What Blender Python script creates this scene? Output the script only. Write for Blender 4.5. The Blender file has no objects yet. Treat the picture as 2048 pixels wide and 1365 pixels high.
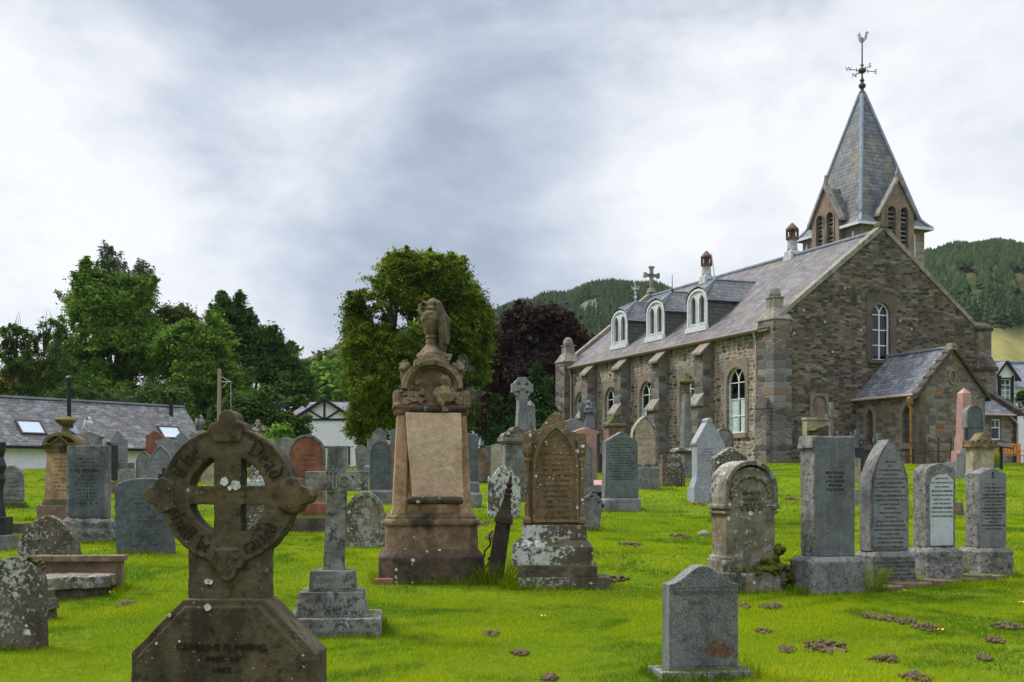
import bpy, bmesh, math, random
import numpy as np
from mathutils import Vector, Matrix, noise as mnoise
from mathutils.geometry import tessellate_polygon
R = math.radians
SC = bpy.context.scene
COL = SC.collection
rnd = random.Random(7)

# ------------------------------------------------------------------ camera
F, HZ, EYE = 2450.0, 965.0, 1.6
cam = bpy.data.cameras.new("camera")
cam.sensor_width = 36; cam.lens = 36 * F / 2048
cam.shift_y = (HZ - 682.5) / 2048
cam.clip_start = .1; cam.clip_end = 9000
camo = bpy.data.objects.new("camera", cam); COL.objects.link(camo)
camo.location = (0, 0, EYE); camo.rotation_euler = (R(90), 0, 0)
SC.camera = camo

# ------------------------------------------------------------------ node helper
class NB:
    def __init__(s, tree): s.t = tree; s.t.nodes.clear()
    def n(s, typ, ins=None, **attrs):
        nd = s.t.nodes.new(typ)
        for k, v in attrs.items(): setattr(nd, k, v)
        for k, v in (ins or {}).items(): s.set(nd, k, v)
        return nd
    def set(s, nd, k, v):
        i = nd.inputs[k]
        if isinstance(v, bpy.types.NodeSocket): s.t.links.new(v, i)
        else:
            if i.type == 'RGBA' and len(v) == 3: v = (*v, 1)
            i.default_value = v
    def math(s, op, a, b=0.0, c=None, clamp=False):
        nd = s.n('ShaderNodeMath', {0: a, 1: b}, operation=op, use_clamp=clamp)
        if c is not None: s.set(nd, 2, c)
        return nd.outputs[0]
    def vm(s, op, a, b=(0, 0, 0)):
        nd = s.n('ShaderNodeVectorMath', {0: a, 1: b}, operation=op); return nd.outputs[0]
    def mix(s, f, a, b, blend='MIX'):
        nd = s.n('ShaderNodeMix', data_type='RGBA', blend_type=blend)
        s.set(nd, 0, f); s.set(nd, 6, a); s.set(nd, 7, b); return nd.outputs[2]
    def noise(s, vec, scale, detail=4, rough=.55, dist=0):
        nd = s.n('ShaderNodeTexNoise', {'Scale': scale, 'Detail': detail, 'Roughness': rough, 'Distortion': dist})
        if vec is not None: s.set(nd, 'Vector', vec)
        return nd.outputs[0]
    def mr(s, v, a, b, c=0.0, d=1.0, smooth=True):
        nd = s.n('ShaderNodeMapRange', {0: v, 1: a, 2: b, 3: c, 4: d})
        if smooth: nd.interpolation_type = 'SMOOTHSTEP'
        return nd.outputs[0]
    def ramp(s, f, stops, interp='LINEAR'):
        nd = s.n('ShaderNodeValToRGB', {0: f}); cr = nd.color_ramp; cr.interpolation = interp
        while len(cr.elements) < len(stops): cr.elements.new(.5)
        for e, (p, c) in zip(cr.elements, stops): e.position = p; e.color = (*c, 1)
        return nd.outputs[0]

# ------------------------------------------------------------------ world: an overcast daylight sky
SUN_EL, SUN_AZ = R(48), R(-62)          # azimuth measured from +Y towards +X
w = bpy.data.worlds.new("World"); SC.world = w; w.use_nodes = True
b = NB(w.node_tree)
tc = b.n('ShaderNodeTexCoord').outputs['Generated']
sky = b.n('ShaderNodeTexSky', sky_type='NISHITA', sun_disc=False, sun_elevation=SUN_EL, sun_rotation=SUN_AZ)
sp = b.n('ShaderNodeSeparateXYZ', {0: tc})
wv = b.vm('MULTIPLY', tc, (1.0, 1.0, 1.9))
n1 = b.noise(wv, 2.8, 9, .58, .45)
n2 = b.noise(b.vm('ADD', wv, (3.1, 1.7, .4)), 7.5, 8, .6, .3)
n3 = b.noise(b.vm('ADD', wv, (8, .2, 4)), 19, 6, .55, .4)
val = b.math('ADD', b.math('ADD', b.math('MULTIPLY', n1, .62), b.math('MULTIPLY', n2, .30)), b.math('MULTIPLY', n3, .10))
def blob(px, py, rad, amp, val):
    d = Vector(((px - 1024) / F, 1, (HZ - py) / F)).normalized()
    dt = b.n('ShaderNodeVectorMath', {0: tc, 1: tuple(d)}, operation='DOT_PRODUCT').outputs['Value']
    m = b.mr(dt, math.cos(rad), 1.0, 0, amp)
    return b.math('ADD', val, m)
for px, py, rad, amp in [(30, 250, .18, .13), (330, 330, .16, .07), (1780, 120, .26, .10), (1500, 420, .16, .09), (2040, 330, .2, .10),
                         (1060, 210, .13, -.045), (930, 60, .14, -.05), (430, 40, .15, -.11), (150, 560, .14, .0),
                         (820, 470, .13, -.06), (1250, 560, .12, .04), (640, 240, .09, .06)]:
    val = blob(px, py, rad, amp, val)
cc = b.ramp(val, [(.39, (.38, .44, .55)), (.46, (.50, .56, .67)), (.53, (.64, .69, .78)), (.60, (.81, .84, .90)), (.70, (.97, .98, 1.0))])
zen = b.math('ADD', 1.0, b.math('MULTIPLY', b.mr(sp.outputs[2], .38, .9), 2.6))
cc = b.mix(1.0, cc, b.n('ShaderNodeCombineXYZ', {0: zen, 1: zen, 2: zen}).outputs[0], 'MULTIPLY')
bg1 = b.n('ShaderNodeBackground', {0: sky.outputs[0], 1: .1})
bg2 = b.n('ShaderNodeBackground', {0: cc, 1: .86})
mx = b.n('ShaderNodeMixShader', {0: .93, 1: bg1.outputs[0], 2: bg2.outputs[0]})
b.n('ShaderNodeOutputWorld', {0: mx.outputs[0]})
sun = bpy.data.lights.new("sun", 'SUN'); sun.energy = 2.7; sun.angle = R(10); sun.color = (1, .96, .9)
so = bpy.data.objects.new("sun", sun); COL.objects.link(so)
sd = Vector((math.sin(SUN_AZ) * math.cos(SUN_EL), math.cos(SUN_AZ) * math.cos(SUN_EL), math.sin(SUN_EL)))
so.rotation_euler = sd.to_track_quat('Z', 'Y').to_euler(); so.location = (-20, 0, 40)
SC.view_settings.view_transform = 'Standard'; SC.view_settings.look = 'None'
SC.view_settings.exposure = 0.27; SC.view_settings.gamma = 1
SC.cycles.max_bounces = 6; SC.cycles.transparent_max_bounces = 12

# ------------------------------------------------------------------ ground height and placing
def sstep(a, b_, x):
    t = min(1, max(0, (x - a) / (b_ - a))); return t * t * (3 - 2 * t)
def plateau(x): return 2.12 + .38 * sstep(-9, 6, x)
def gz(x, y):
    p = plateau(x * 45 / max(y, 45))
    lin = .05 * (y - 5)
    k = .12                                   # smooth minimum with the plateau
    h = max(k - abs(lin - p), 0) / k
    z = min(lin, p) - h * h * k * .25
    z = max(z, 0) if y > 5 else 0
    fade = sstep(4, 9, y) * (1 - sstep(48, 56, y))
    return z + fade * (.025 * math.sin(x * .9 + y * .35) + .02 * math.sin(x * .37 - y * .8 + 1.3))
def solve(px, py):
    y = 4.0
    while y < 75:
        z = EYE - (py - HZ) * y / F
        if gz((px - 1024) * y / F, y) >= z: return y
        y += .02
    return 54.0
def at(px, py, D=None):
    D = D or solve(px, py)
    x = (px - 1024) * D / F
    return Vector((x, D, gz(x, D))), D

# ------------------------------------------------------------------ mesh builder
class Pl:
    def __init__(s, O=(0, 0, 0), A=(1, 0, 0), N=(0, -1, 0), U=(0, 0, 1)):
        s.O = Vector(O); s.A = Vector(A).normalized(); s.N = Vector(N).normalized(); s.U = Vector(U).normalized()
    def __call__(s, a, z, d=0): return s.O + s.A * a + s.U * z + s.N * d
FR = Pl()
class MB:
    def __init__(s): s.v = []; s.f = []
    def add(s, vs, fs):
        o = len(s.v); s.v += [tuple(v) for v in vs]; s.f += [tuple(i + o for i in f) for f in fs]; return s
    def box(s, x0, x1, y0, y1, z0, z1, top=None):
        """top = inset of the upper face (a battered block)"""
        t = top or 0; tx, ty = (t if isinstance(t, tuple) else (t, t))
        vs = [(x0, y0, z0), (x1, y0, z0), (x1, y1, z0), (x0, y1, z0),
              (x0 + tx, y0 + ty, z1), (x1 - tx, y0 + ty, z1), (x1 - tx, y1 - ty, z1), (x0 + tx, y1 - ty, z1)]
        return s.add(vs, [(0, 3, 2, 1), (4, 5, 6, 7), (0, 1, 5, 4), (1, 2, 6, 5), (2, 3, 7, 6), (3, 0, 4, 7)])
    def cbox(s, cx, cy, w, d, z0, z1, top=None): return s.box(cx - w / 2, cx + w / 2, cy - d / 2, cy + d / 2, z0, z1, top)
    def poly(s, pts, d0, d1, pl=FR):
        n = len(pts)
        vs = [pl(a, z, d0) for a, z in pts] + [pl(a, z, d1) for a, z in pts]
        fs = [tuple(range(n)), tuple(range(2 * n - 1, n - 1, -1))]
        fs += [(i, (i + 1) % n, (i + 1) % n + n, i + n) for i in range(n)]
        return s.add(vs, fs)
    def ring(s, outer, inner, d0, d1, pl=FR, closed=True):
        n = len(outer)
        vs = [pl(*p, d0) for p in outer] + [pl(*p, d0) for p in inner] + [pl(*p, d1) for p in outer] + [pl(*p, d1) for p in inner]
        fs = []
        for i in range(n if closed else n - 1):
            j = (i + 1) % n
            fs += [(i, j, n + j, n + i), (2 * n + i, 3 * n + i, 3 * n + j, 2 * n + j), (i, 2 * n + i, 2 * n + j, j), (n + i, n + j, 3 * n + j, 3 * n + i)]
        if not closed:
            for i in (0, n - 1): fs.append((i, n + i, 3 * n + i, 2 * n + i))
        return s.add(vs, fs)
    def wall(s, outer, holes, d=0, reveal=.25, pl=FR):
        polys = [[Vector((a, z, 0)) for a, z in outer]] + [[Vector((a, z, 0)) for a, z in h] for h in holes]
        tri = tessellate_polygon(polys)
        flat = [p for q in polys for p in q]
        s.add([pl(p.x, p.y, d) for p in flat], [tuple(t) for t in tri])
        for h in holes:
            n = len(h)
            s.add([pl(a, z, d) for a, z in h] + [pl(a, z, d - reveal) for a, z in h], [(i, (i + 1) % n, (i + 1) % n + n, i + n) for i in range(n)])
        return s
    def bar(s, p, q, w, d0, d1, pl=FR):
        p = Vector(p); q = Vector(q); t = (q - p)
        if t.length < 1e-6: return s
        t = t.normalized(); n = Vector((-t.y, t.x)) * w / 2
        return s.poly([tuple(p - n), tuple(q - n), tuple(q + n), tuple(p + n)], d0, d1, pl)
    def lathe(s, prof, cx=0, cy=0, seg=16, sq=1.0, rot=0):
        vs = []; fs = []
        for r, z in prof:
            for k in range(seg):
                a = 2 * math.pi * k / seg + rot
                vs.append((cx + r * math.cos(a), cy + r * math.sin(a) * sq, z))
        for i in range(len(prof) - 1):
            for k in range(seg):
                k2 = (k + 1) % seg
                fs.append((i * seg + k, i * seg + k2, (i + 1) * seg + k2, (i + 1) * seg + k))
        fs.append(tuple(range(seg - 1, -1, -1))); m = (len(prof) - 1) * seg
        fs.append(tuple(range(m, m + seg)))
        return s.add(vs, fs)
    def tube(s, pts, r, seg=8, r1=None):
        pts = [Vector(p) for p in pts]; n = len(pts); vs = []; fs = []
        for i, p in enumerate(pts):
            t = (pts[min(i + 1, n - 1)] - pts[max(i - 1, 0)]).normalized()
            up = Vector((0, 0, 1)) if abs(t.z) < .9 else Vector((1, 0, 0))
            a = t.cross(up).normalized(); c = t.cross(a)
            rr = r if r1 is None else r + (r1 - r) * i / (n - 1)
            if isinstance(r, (list, tuple)): rr = r[i]
            for k in range(seg):
                an = 2 * math.pi * k / seg
                vs.append(p + (a * math.cos(an) + c * math.sin(an)) * rr)
        for i in range(n - 1):
            for k in range(seg):
                k2 = (k + 1) % seg; fs.append((i * seg + k, i * seg + k2, (i + 1) * seg + k2, (i + 1) * seg + k))
        fs.append(tuple(range(seg - 1, -1, -1))); fs.append(tuple(range((n - 1) * seg, n * seg)))
        return s.add(vs, fs)
    def ball(s, c, r, seg=14, rings=9):
        rx, ry, rz = r if isinstance(r, tuple) else (r, r, r)
        prof = []; vs = []; fs = []
        for i in range(rings + 1):
            th = math.pi * i / rings
            for k in range(seg):
                a = 2 * math.pi * k / seg
                vs.append((c[0] + rx * math.sin(th) * math.cos(a), c[1] + ry * math.sin(th) * math.sin(a), c[2] - rz * math.cos(th)))
        for i in range(rings):
            for k in range(seg):
                k2 = (k + 1) % seg; fs.append((i * seg + k, i * seg + k2, (i + 1) * seg + k2, (i + 1) * seg + k))
        return s.add(vs, fs)
    def build(s, name, mat, parent=None, bevel=0, smooth=False, weld=True):
        me = bpy.data.meshes.new(name); me.from_pydata(s.v, [], s.f)
        bm = bmesh.new(); bm.from_mesh(me)
        if weld: bmesh.ops.remove_doubles(bm, verts=bm.verts, dist=1e-5)
        bmesh.ops.recalc_face_normals(bm, faces=bm.faces)
        if bevel:
            ed = [e for e in bm.edges if len(e.link_faces) == 2 and e.calc_face_angle(0) > .6]
            bmesh.ops.bevel(bm, geom=ed, offset=bevel, segments=2, profile=.6, affect='EDGES', clamp_overlap=True)
        uv = bm.loops.layers.uv.new("UVMap")
        for f in bm.faces:
            n = f.normal
            if abs(n.z) > .95: a, c = Vector((1, 0, 0)), Vector((0, 1, 0))
            else:
                a = Vector((-n.y, n.x, 0)).normalized(); c = n.cross(a)
                if abs(a.x) > abs(a.y):
                    if a.x < 0: a = -a
                elif a.y < 0: a = -a
                if c.z < 0: c = -c
            for l in f.loops: l[uv].uv = (l.vert.co.dot(a), l.vert.co.dot(c))
            f.smooth = smooth
        bm.to_mesh(me); bm.free()
        me.materials.append(mat)
        o = bpy.data.objects.new(name, me); COL.objects.link(o)
        if parent: o.parent = parent
        return o
def rock_up(o, voxel, amp, size=.12, amp2=0, size2=.6):
    """weathered stone: one watertight skin with worn edges"""
    m = o.modifiers.new("remesh", 'REMESH'); m.mode = 'VOXEL'; m.voxel_size = voxel; m.use_smooth_shade = True
    for a_, s_ in ((amp, size), (amp2, size2)):
        if a_:
            t = bpy.data.textures.new("worn", 'CLOUDS'); t.noise_scale = s_; t.noise_depth = 3
            d = o.modifiers.new("worn", 'DISPLACE'); d.texture = t; d.strength = a_; d.mid_level = .5; d.texture_coords = 'LOCAL'
    return o
def tag(o, label=None, cat=None, group=None, kind=None):
    if label: o['label'] = label
    if cat: o['category'] = cat
    if group: o['group'] = group
    if kind: o['kind'] = kind
    return o
def empty(name, loc, rz=0, label=None, cat=None, group=None, tilt=(0, 0)):
    o = bpy.data.objects.new(name, None); COL.objects.link(o); o.empty_display_size = .2
    o.location = loc; o.rotation_euler = (tilt[0], tilt[1], rz)
    return tag(o, label, cat, group)
def text(body, size, mat, parent, pos, extrude=.002, spacing=1.0, line=1.0, name='inscription', width=None, pl_rz=0, bold=0.0):
    cu = bpy.data.curves.new("t", 'FONT'); cu.body = body; cu.size = size; cu.extrude = extrude
    cu.align_x = 'CENTER'; cu.align_y = 'CENTER'; cu.space_character = spacing; cu.space_line = line; cu.resolution_u = 2
    cu.offset = bold
    to = bpy.data.objects.new("t", cu); COL.objects.link(to)
    dg = bpy.context.evaluated_depsgraph_get(); dg.update()
    me = bpy.data.meshes.new_from_object(to.evaluated_get(dg))
    bpy.data.objects.remove(to); bpy.data.curves.remove(cu)
    if width:
        xs = [v.co.x for v in me.vertices]
        k = width / (max(xs) - min(xs)); me.transform(Matrix.Diagonal((k, 1, 1, 1)))
    me.name = name; me.materials.clear(); me.materials.append(mat)
    o = bpy.data.objects.new(name, me); COL.objects.link(o); o.parent = parent
    o.rotation_euler = (R(90), 0, pl_rz); o.location = pos
    return o
def np_mesh(name, verts, faces, mat, parent=None, tint=None, k=4, smooth=False):
    me = bpy.data.meshes.new(name)
    nv, nf = len(verts), len(faces)
    me.vertices.add(nv); me.vertices.foreach_set('co', np.asarray(verts, dtype=np.float32).ravel())
    me.loops.add(nf * k); me.loops.foreach_set('vertex_index', np.asarray(faces, dtype=np.int32).ravel())
    me.polygons.add(nf); me.polygons.foreach_set('loop_start', np.arange(0, nf * k, k, dtype=np.int32))
    me.polygons.foreach_set('loop_total', np.full(nf, k, dtype=np.int32))
    if smooth: me.polygons.foreach_set('use_smooth', np.ones(nf, dtype=bool))
    if tint is not None:
        a = me.attributes.new('tint', 'FLOAT', 'POINT'); a.data.foreach_set('value', np.asarray(tint, dtype=np.float32))
    me.update(calc_edges=True); me.materials.append(mat)
    o = bpy.data.objects.new(name, me); COL.objects.link(o)
    if parent: o.parent = parent
    return o

# ------------------------------------------------------------------ materials
MATS = {}
def newmat(name):
    m = bpy.data.materials.new(name); m.use_nodes = True; return m, NB(m.node_tree)
def finish(b, col, rough=.85, bump=None, bstr=.3, bdist=.01, spec=.3, metal=0):
    ins = {'Base Color': col, 'Roughness': rough, 'Metallic': metal, 'Specular IOR Level': spec}
    p = b.n('ShaderNodeBsdfPrincipled', ins)
    if bump is not None:
        bn = b.n('ShaderNodeBump', {'Height': bump, 'Strength': bstr, 'Distance': bdist})
        b.set(p, 'Normal', bn.outputs[0])
    b.n('ShaderNodeOutputMaterial', {0: p.outputs[0]}); return p
def plain(name, col, rough=.6, metal=0, var=.15, scale=8, spec=.3, bump=.2):
    m, b = newmat(name)
    tcn = b.n('ShaderNodeTexCoord'); v = tcn.outputs['Object']
    n = b.noise(v, scale, 6)
    c = b.mix(b.mr(n, .3, .7), [x * (1 - var) for x in col], [min(1, x * (1 + var)) for x in col])
    finish(b, c, rough, n, bump, .01, spec, metal); return m
def stone(name, c1, c2, grain=.0, gscale=160, lichen=0.0, lcol=(.55, .56, .5), lscale=16, spots=0.0, sscale=11, scol=(.62, .64, .6),
          stain=.3, scol2=(.03, .026, .02), moss=0.0, rough=.85, bump=.5, streak=0.0, ochre=0.0, nscale=4, spec=.25, rust=0, mottle=.4, rustat=None):
    m, b = newmat(name)
    tcn = b.n('ShaderNodeTexCoord'); oi = b.n('ShaderNodeObjectInfo')
    v = b.vm('ADD', tcn.outputs['Object'], b.vm('MULTIPLY', oi.outputs['Location'], (1.37, .73, .2)))
    base = b.noise(v, nscale, 8, .62, .3)
    col = b.mix(b.mr(base, .32, .68), c1, c2)
    fine = b.noise(v, 45, 5, .65)
    col = b.mix(b.mr(fine, .35, .7, 0, .35), col, [x * .45 for x in c1])
    if mottle: col = b.mix(b.mr(b.noise(b.vm('ADD', v, (3, 8, 2)), 13, 6, .7, .2), .50, .62, 0, mottle), col, [x * .35 for x in c1])
    if ochre: col = b.mix(b.mr(b.noise(v, 2.3, 5, .6, .5), .5, .68, 0, ochre), col, (.30, .155, .05))
    if grain:
        g = b.n('ShaderNodeTexVoronoi', {'Vector': v, 'Scale': gscale}).outputs['Color']
        gs = b.n('ShaderNodeSeparateColor', {0: g}).outputs[0]
        col = b.mix(b.mr(gs, .55, .95, 0, grain, False), col, [min(1, x * 2.1 + .05) for x in c2])
        col = b.mix(b.mr(gs, .45, .05, 0, grain, False), col, [x * .3 for x in c1])
    if stain:
        sv = b.vm('MULTIPLY', v, (1, 1, .35))
        col = b.mix(b.mr(b.noise(sv, 3.1, 7, .65, .4), .47, .66, 0, min(1, stain)), col, scol2)
    if streak:
        sv = b.vm('MULTIPLY', v, (14, 14, .8))
        col = b.mix(b.mr(b.noise(sv, 1, 4, .6), .5, .75, 0, streak), col, [min(1, x * 1.9) for x in c2])
    hb = b.math('ADD', b.math('MULTIPLY', base, .7), b.math('MULTIPLY', fine, .5))
    if rust: col = b.mix(b.mr(b.noise(b.vm('ADD', v, (9, 2, 1)), 3, 6, .7, .3), .55, .66, 0, rust), col, (.16, .07, .025))
    if lichen:
        ln = b.noise(b.vm('ADD', v, (5, 5, 5)), lscale, 8, .72, .2)
        lm = b.noise(v, 1.7, 3, .5)
        th = .70 - lichen * .30
        tot = b.math('ADD', b.math('MULTIPLY', ln, .7), b.math('MULTIPLY', lm, .35))
        lk = b.mr(tot, th, th + .05)
        col = b.mix(lk, col, b.mix(b.mr(fine, .3, .7), [x * .65 for x in lcol], lcol))
        hb = b.math('ADD', hb, b.math('MULTIPLY', lk, .3))
    if spots:
        wv = b.vm('ADD', v, b.vm('MULTIPLY', b.n('ShaderNodeTexNoise', {'Vector': v, 'Scale': 30.0, 'Detail': 3.0}).outputs[1], (.03, .03, .03)))
        for k, sc in enumerate((sscale, sscale * 2.7)):
            vo = b.n('ShaderNodeTexVoronoi', {'Vector': b.vm('ADD', wv, (k * 3.3, 0, 0)), 'Scale': sc})
            rr = b.n('ShaderNodeSeparateColor', {0: vo.outputs['Color']}).outputs[0]
            rad = b.mr(rr, 1 - spots, 1.0, 0, .42, False)
            sk = b.math('MULTIPLY', b.mr(b.math('SUBTRACT', rad, vo.outputs['Distance']), 0, .05), b.math('GREATER_THAN', rr, 1 - spots))
            sk = b.math('MULTIPLY', sk, b.mr(b.noise(b.vm('ADD', v, (1, 6, 3)), 2.4, 4, .6), .40, .54))
            col = b.mix(sk, col, b.mix(b.mr(fine, .3, .7), [x * .7 for x in scol], scol))
            hb = b.math('ADD', hb, b.math('MULTIPLY', sk, .25))
    if moss:
        nz = b.n('ShaderNodeSeparateXYZ', {0: b.n('ShaderNodeNewGeometry').outputs['Normal']}).outputs[2]
        mk = b.mr(b.math('ADD', b.math('MULTIPLY', nz, .5), b.noise(v, 5, 6, .65)), .98 - moss * .45, 1.08 - moss * .45)
        col = b.mix(mk, col, b.mix(b.mr(fine, .3, .7), (.035, .05, .008), (.13, .15, .015)))
        hb = b.math('ADD', hb, mk)
    if rustat:
        q = b.vm('MULTIPLY', b.vm('SUBTRACT', tcn.outputs['Object'], (rustat[0], 0, rustat[1])), (1 / rustat[2], 0, 1 / rustat[3]))
        ln = b.n('ShaderNodeVectorMath', {0: q}, operation='LENGTH').outputs['Value']
        rk = b.mr(b.math('ADD', ln, b.math('MULTIPLY', b.math('SUBTRACT', b.noise(v, 14, 8, .75, .3), .5), 3.2)), 1.05, .6, 0, .85)
        col = b.mix(rk, col, b.mix(b.mr(fine, .3, .7), (.035, .025, .018), (.19, .085, .035)))
    finish(b, col, rough, hb, bump, .012, spec)
    return m
def leafmat(name, c1, c2, c3=None, trans=.3):
    m, b = newmat(name)
    a = b.n('ShaderNodeAttribute', attribute_name='tint').outputs['Fac']
    v = b.n('ShaderNodeTexCoord').outputs['Object']
    col = b.ramp(a, [(0, c1), (.6, c2), (1, c3 or c2)])
    col = b.mix(b.mr(b.noise(v, .35, 3), .35, .7, 0, .5), col, [x * .6 for x in c1])
    d = b.n('ShaderNodeBsdfDiffuse', {0: col}); t = b.n('ShaderNodeBsdfTranslucent', {0: col})
    mx = b.n('ShaderNodeMixShader', {0: trans, 1: d.outputs[0], 2: t.outputs[0]})
    b.n('ShaderNodeOutputMaterial', {0: mx.outputs[0]}); return m
def rubble(name, cols, mortar, sx=1.5, sy=4.2, mw=.07, mfac=1.0, bumpd=.05, spots=.0, blotch=.4):
    """random rubble masonry in wall coordinates (metres)"""
    m, b = newmat(name)
    uv = b.n('ShaderNodeTexCoord').outputs['UV']
    wn = b.n('ShaderNodeTexNoise', {'Vector': uv, 'Scale': 2.2, 'Detail': 3.0}).outputs[1]
    v = b.vm('ADD', b.vm('MULTIPLY', uv, (sx, sy, 1)), b.vm('MULTIPLY', b.vm('SUBTRACT', wn, (.5, .5, .5)), (.55, .8, 0)))
    f1 = b.n('ShaderNodeTexVoronoi', {'Vector': v, 'Scale': 1.0, 'Randomness': .72}, voronoi_dimensions='2D', distance='CHEBYCHEV')
    f2 = b.n('ShaderNodeTexVoronoi', {'Vector': v, 'Scale': 1.0, 'Randomness': .72}, voronoi_dimensions='2D', distance='CHEBYCHEV', feature='F2')
    de = b.math('SUBTRACT', f2.outputs['Distance'], f1.outputs['Distance']); vc = f1.outputs['Color']
    mw = mw * 1.5
    s_ = b.n('ShaderNodeSeparateColor', {0: vc})
    nst = len(cols)
    col = b.ramp(s_.outputs[0], [(i / nst, c) for i, c in enumerate(cols)], 'CONSTANT')
    gr = b.noise(b.vm('MULTIPLY', uv, (1, 2.2, 1)), 9, 7, .7, .3)
    col = b.mix(b.mr(gr, .3, .75, 0, .75), col, b.mix(.55, col, (.02, .018, .016)))
    col = b.mix(b.math('MULTIPLY', s_.outputs[1], .35), col, (.02, .02, .02))
    mo = b.mix(b.mr(b.noise(uv, 3, 5), .3, .7), [x * .7 for x in mortar], mortar)
    width = b.math('MULTIPLY', b.mr(b.noise(uv, .9, 4), .3, .7, .5, 1.5), mw)
    mk = b.math('MULTIPLY', b.mr(de, width, b.math('MULTIPLY', width, .55)), mfac)
    # big stones rising through: some cells turned into mortar-rich areas
    col = b.mix(mk, col, mo)
    col = b.mix(b.mr(b.noise(b.vm('MULTIPLY', uv, (1, .7, 1)), .55, 5, .6), .42, .66, 0, blotch), col, b.mix(.6, col, (.03, .026, .02)))
    if spots:
        vo = b.n('ShaderNodeTexVoronoi', {'Vector': uv, 'Scale': 3.2}, voronoi_dimensions='2D')
        rr = b.n('ShaderNodeSeparateColor', {0: vo.outputs['Color']}).outputs[2]
        sk = b.math('MULTIPLY', b.math('LESS_THAN', vo.outputs['Distance'], b.math('ADD', .05, b.math('MULTIPLY', gr, .28))), b.math('GREATER_THAN', rr, 1 - spots))
        col = b.mix(sk, col, (.42, .42, .38))
    h = b.math('ADD', b.math('MULTIPLY', b.mr(de, 0, .16), .8), b.math('MULTIPLY', gr, .6))
    finish(b, col, .92, h, .8, bumpd, .15); return m
def ashlar(name, c1, c2, mortar, bw=.7, bh=.3, var=.5):
    m, b = newmat(name)
    uv = b.n('ShaderNodeTexCoord').outputs['UV']
    wn = b.n('ShaderNodeTexNoise', {'Vector': uv, 'Scale': 1.6, 'Detail': 2.0}).outputs[1]
    v = b.vm('ADD', uv, b.vm('MULTIPLY', b.vm('SUBTRACT', wn, (.5, .5, .5)), (.12, .12, 0)))
    br = b.n('ShaderNodeTexBrick', {'Vector': v, 'Color1': c1, 'Color2': c2, 'Mortar': mortar, 'Scale': 1.0, 'Mortar Size': .018,
                                   'Mortar Smooth': .3, 'Brick Width': bw, 'Row Height': bh, 'Bias': 0.0})
    gr = b.noise(uv, 7, 7, .7, .3)
    col = b.mix(b.mr(gr, .35, .75, 0, .6), br.outputs[0], b.mix(.55, br.outputs[0], (.03, .025, .02)))
    col = b.mix(b.mr(b.noise(uv, 1.7, 4), .45, .65, 0, var), col, b.mix(.5, col, (.4, .34, .27)))
    h = b.math('SUBTRACT', b.math('MULTIPLY', gr, .5), br.outputs[1])
    finish(b, col, .9, h, .6, .03, .15); return m
def slate(name, c1, c2, bw=.32, bh=.17, streak=.0, yellow=0.0, pale=.3, mort=.2):
    m, b = newmat(name)
    uv = b.n('ShaderNodeTexCoord').outputs['UV']
    br = b.n('ShaderNodeTexBrick', {'Vector': uv, 'Color1': c1, 'Color2': c2, 'Mortar': [x * mort for x in c1], 'Scale': 1.0, 'Mortar Size': .012,
                                   'Mortar Smooth': .2, 'Brick Width': bw, 'Row Height': bh, 'Bias': -.1})
    cell = b.n('ShaderNodeTexVoronoi', {'Vector': b.vm('MULTIPLY', uv, (1 / bw, 1 / bh, 1)), 'Scale': 1.0, 'Randomness': .35}, voronoi_dimensions='2D').outputs['Color']
    cs = b.n('ShaderNodeSeparateColor', {0: cell})
    col = b.mix(b.mr(cs.outputs[0], .72, .95, 0, pale), br.outputs[0], (.30, .31, .33))
    col = b.mix(b.mr(cs.outputs[1], .6, 1.0, 0, .5), col, (.035, .035, .045))
    col = b.mix(b.mr(cs.outputs[2], .8, 1.0, 0, .4), col, (.13, .09, .05))
    if streak:
        sv = b.vm('MULTIPLY', uv, (3.2, .22, 1))
        col = b.mix(b.mr(b.noise(sv, 1, 5, .6), .5, .72, 0, streak), col, (.36, .36, .37))
    if yellow:
        yn = b.math('ADD', b.noise(uv, .9, 6, .6), 0.0)
        col = b.mix(b.mr(yn, .5, .66, 0, yellow), col, (.24, .22, .08))
    gr = b.noise(uv, 14, 5)
    row = b.math('FRACT', b.math('DIVIDE', b.n('ShaderNodeSeparateXYZ', {0: uv}).outputs[1], bh))
    h = b.math('ADD', b.math('MULTIPLY', b.math('SUBTRACT', 1, row), .8), b.math('MULTIPLY', gr, .3))
    h = b.math('SUBTRACT', h, b.math('MULTIPLY', br.outputs[1], .6))
    finish(b, col, .62, h, .7, .02, .4); return m

M = MATS
M['dark_sand'] = stone('dark sandstone', (.064, .047, .026), (.125, .095, .052), stain=.75, scol2=(.020, .016, .011), spots=.06, sscale=38, scol=(.36, .35, .30), lichen=.30, lcol=(.20, .185, .135), lscale=42, ochre=.15, bump=.8, moss=.10, mottle=.7)
M['sand'] = stone('buff sandstone', (.34, .20, .11), (.52, .34, .205), stain=.55, ochre=.35, scol2=(.07, .05, .035), bump=.35, streak=0)
M['sand_pale'] = stone('pale dressed sandstone', (.57, .37, .245), (.70, .50, .37), stain=.3, ochre=.4, scol2=(.22, .14, .09), bump=.7, nscale=2.5, mottle=.15)
M['sand_wet'] = stone('weathered brown sandstone', (.15, .088, .052), (.29, .19, .12), stain=.9, scol2=(.028, .021, .016), spots=.10, sscale=8, scol=(.6, .6, .57), bump=.6, moss=.12)
M['sand_dirty'] = stone('blackened sandstone with lichen', (.05, .035, .024), (.13, .085, .055), stain=.6, spots=.22, sscale=6, scol=(.62, .62, .6), bump=.6, moss=.1)
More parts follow.
